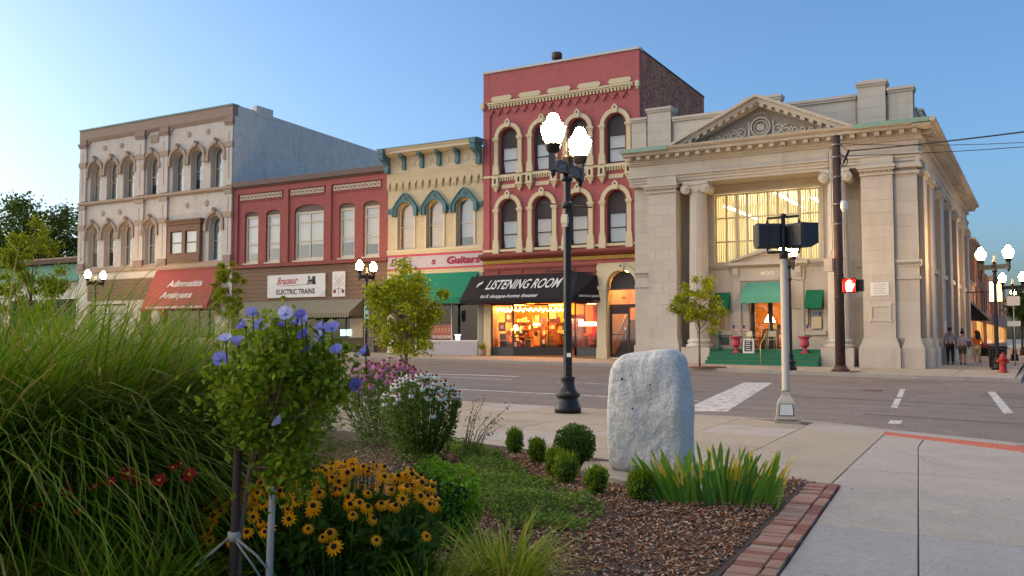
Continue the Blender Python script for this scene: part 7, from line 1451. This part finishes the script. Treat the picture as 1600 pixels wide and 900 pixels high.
coneflower('bushy clump of white coneflowers on the bed edge', -5.68,7.95,.44,.95,130,'#f0f0e0',4600,.045,.85); coneflower('clump of pink coneflowers behind the white ones', -7.0,9.05,.55,1.06,95,'#d884a8',2600,.06,1.15); coneflower('smaller clump of pink coneflowers further left', -7.75,8.55,.4,1.0,36,'#cc7f9e',1500,.06,1.1)
TW = thing('twiggy_shrub', 'thin wispy leafy shoots right of the white coneflowers', 'shrub', (-5.42,8.35,bed_z(-5.42,8.35))); mb = MB(); LP = []
for k in range(9):
    e = Vector((.10+.05*k, .02*k, .30+.06*random.uniform(1,6))); mb.tube([(.02*k,0,0),e*.55+Vector((0,0,.05)),e], [.005,.004,.002], 5)
    for q in range(34): u = .25+.75*random.random(); LP.append(e*u+Vector((random.gauss(0,.022),random.gauss(0,.022),.03*u)))
lpart('twigs', mb, BARK, TW); link('leaves', leaf_mesh('leaves', np.array([tuple(p) for p in LP]), .028, G['cone'], asp=.5), TW)
# ================================================================== iris, yellow-green clumps
IR = thing('iris_plant', 'spiky iris clump with yellow leaf tips beside the boulder', 'iris', (-2.38,7.48,bed_z(-2.38,7.48))); 
for k in range(150):
    u = random.uniform(-.48,.46); v = random.gauss(0,.09); bx_ = .867*u-.499*v; by_ = .499*u+.867*v; fan = u*.9+random.gauss(0,.16); L = random.uniform(.28,.52)*(1-.25*abs(u)); w = random.uniform(.022,.034)
    d = Vector((.867,.499,0))*fan+Vector((-.499,.867,0))*random.gauss(0,.12)+Vector((0,0,1)); d.normalize(); sd = Vector((.867,.499,0)).lerp(Vector((-.499,.867,0)), random.random()*.4).normalized(); yel = random.random() < .36; mb = MB(); b = Vector((bx_,by_,0)); tip = .55 if yel else .9
    def P_(s, ww): c = b+d*L*s+Vector((.867,.499,0))*fan*.25*L*s*s-Vector((0,0,.1*L*abs(fan)*s*s)); return [c-sd*w*ww*.5, c+sd*w*ww*.5]
    rows_ = [P_(s,ww) for s, ww in ((0,.8),(.3,1),(tip,.95 if not yel else .8),(min(.97,tip+.3),.45 if not yel else .4),(1.02,.02))]; mb.add(sum(rows_,[]), [(0,1,3,2),(2,3,5,4)], 0, True); mb.add(rows_[2]+rows_[3]+rows_[4], [(0,1,3,2),(2,3,5,4)], 1 if (yel or random.random() < .12) else 0, True); me = mb.mesh('leaf', [random.choice(G['iris']), G['irisy'][0]]); link('leaf', me, IR)
strap('yellow green grassy clump at the bottom centre of the bed', -2.42,4.12, 330, .56, .014, G['yg'], 'grassy_perennial', 'grass clump', 'yellow green grassy clumps', (.05,.75), (.5,1.9), .16)
strap('yellow green grassy clump under the rounded shrub', -2.6,3.65, 260, .5, .014, G['yg'], 'grassy_perennial', 'grass clump', 'yellow green grassy clumps', (.05,.8), (.5,1.9), .16)
strap('dark green strappy clump left of the golden flowers', -3.75,3.3, 220, .55, .016, G['lily'], 'grassy_perennial', 'grass clump', None, (.05,.8), (.5,1.9), .15)
# ================================================================== ground cover and mulch
poly = np.array([(-6.35,9.35),(-5.75,9.3),(-4.6,8.1),(-3.6,7.15),(-2.95,6.55),(-2.75,5.75),(-3.2,5.55),(-4.05,6.25),(-4.6,7.2),(-5.3,8.1)])
def inside(P):
    x, y = P[:,0], P[:,1]; c = np.zeros(len(P),bool); j = len(poly)-1
    for i in range(len(poly)):
        xi, yi = poly[i]; xj, yj = poly[j]; m_ = ((yi > y) != (yj > y)) & (x < (xj-xi)*(y-yi)/(yj-yi+1e-12)+xi); c ^= m_; j = i
    return c
Q = np.stack([RNG.uniform(-6.5,-2.6,60000),RNG.uniform(5.3,9.5,60000)],1); Q = Q[inside(Q)]
dn = np.sin(Q[:,0]*5.1+1)*np.sin(Q[:,1]*4.3)+.6*np.sin(Q[:,0]*11+Q[:,1]*9); Q = Q[dn+RNG.random(len(Q))*1.5 > -.25][:17000]; dn = np.sin(Q[:,0]*5.1+1)*np.sin(Q[:,1]*4.3)
zz = np.array([bed_z(a,b) for a,b in Q])+.015+(.075+.05*dn)*RNG.random(len(Q)); gc = link('ground_cover', leaf_mesh('ground_cover', np.column_stack([Q,zz]), .032, G['cover'], up=1.2, asp=.55)); tag(gc, 'creeping green ground cover spreading over the mulch', 'ground cover', kind='stuff')
MC = [mat('chip_%d' % i, c, .95, .25, 30) for i, c in enumerate(['#7e5238','#986646','#ae7e58','#603e2a','#c8a684'])]
n = 24000; X = np.where(RNG.random(n) < .8, RNG.uniform(-5.2,-1.72,n), RNG.uniform(-7.6,-4.6,n)); Y = np.where(X > -4.9, RNG.uniform(4.2,9.1,n), RNG.uniform(5.6,9.3,n)); ok = X < (-1.70-.083*(Y-5.34)); X, Y = X[ok], Y[ok]; n = len(X)
zz = np.array([bed_z(a,b) for a,b in zip(X,Y)])+.012+.012*RNG.random(n); P = np.column_stack([X,Y,zz]); a = RNG.uniform(0,6.28,n); tl = RNG.normal(0,.35,n); L = RNG.uniform(.012,.042,n); w = RNG.uniform(.005,.013,n); hgt = RNG.uniform(.003,.008,n)
t_ = np.stack([np.cos(a)*np.cos(tl),np.sin(a)*np.cos(tl),np.sin(tl)],1); s_ = np.stack([-np.sin(a),np.cos(a),RNG.normal(0,.25,n)],1); u_ = np.cross(t_,s_); u_ /= np.linalg.norm(u_,axis=1,keepdims=True)
c8 = [P+t_*(L*i)[:,None]*.5+s_*(w*j)[:,None]*.5+u_*(hgt*k)[:,None]*.5 for k in (-1,1) for i, j in ((-1,-1),(1,-1),(1,1),(-1,1))]; V = np.stack(c8,1).reshape(-1,3); b8 = np.array([(0,3,2,1),(4,5,6,7),(0,1,5,4),(1,2,6,5),(2,3,7,6),(3,0,4,7)]); F = (np.arange(n)*8)[:,None,None]+b8[None]
mo = link('wood_chips', npmesh('wood_chips', V, F.reshape(-1,4), MC, np.repeat(RNG.integers(0,5,n),6))); tag(mo, 'brown shredded wood chips covering the planting bed', 'mulch', kind='stuff')
# ================================================================== boulder on its pad
part('boulder_pad', slab_mesh([(-4.12,8.62),(-3.93,8.15),(-3.32,7.78),(-2.62,7.48),(-2.45,7.75),(-2.5,8.6),(-3.2,9.1)], .10, .2, .03), M['concrete'], bed)
bm = bmesh.new(); bmesh.ops.create_cube(bm, size=1); bmesh.ops.subdivide_edges(bm, edges=bm.edges[:], cuts=44, use_grid_fill=True)
from mathutils import noise as NZ
for v in bm.verts:
    p = v.co.copy(); q = Vector((p.x*2,p.y*2,p.z*2)); 
    k = 7.0; m_ = (abs(q.x)**k+abs(q.y)**k+abs(q.z)**(k+6))**(1/k); m_ = max(abs(q.x),abs(q.y),abs(q.z))/m_ if m_ else 1
    q *= m_*1.06; bul = 1.0+.09*(1-q.z*q.z)-.10*max(0,q.z)**2-.02*q.z
    x = q.x*.335*bul; y = q.y*.30*bul; z = (q.z+1)*.565
    if q.y < -.5: y += .012*NZ.noise(Vector((x*5,z*4,1)))*6*.3 + .02*abs(NZ.noise(Vector((x*9,z*7,3)))); 
    dd = .009*NZ.noise(Vector((x*5,y*5,z*4)))+.005*NZ.noise(Vector((x*19,y*19,z*16)))+.0025*NZ.noise(Vector((x*45,y*45,z*40))); v.co = Vector((x+dd*.8, y+dd*1.4-(.03*q.x if q.y < 0 else 0), z+dd*.5+(.03*q.x if q.z > .8 else 0)))
me = bpy.data.meshes.new('boulder'); bm.to_mesh(me); bm.free()
for p in me.polygons: p.use_smooth = True
me.materials.append(mat('boulder_stone','#bdb8af',.9,.14,6,.55,38,dirt=.55,dirtcol='#8f8f8f',speck=.2,ss=45))
o = link('boulder', me, None, (-3.34,8.5,gz(-3.34,.075)), (0,0,R(9))); tag(o, 'waist high upright grey boulder on a concrete pad', 'boulder')
for i, (a, z) in enumerate(((-.06,.34),(.02,.31),(-.1,.62),(.07,.85),(-.2,.9))): lpart('drill_hole', MB().ball((a,-.325,z), .012, 8, 5), M['black'], o)
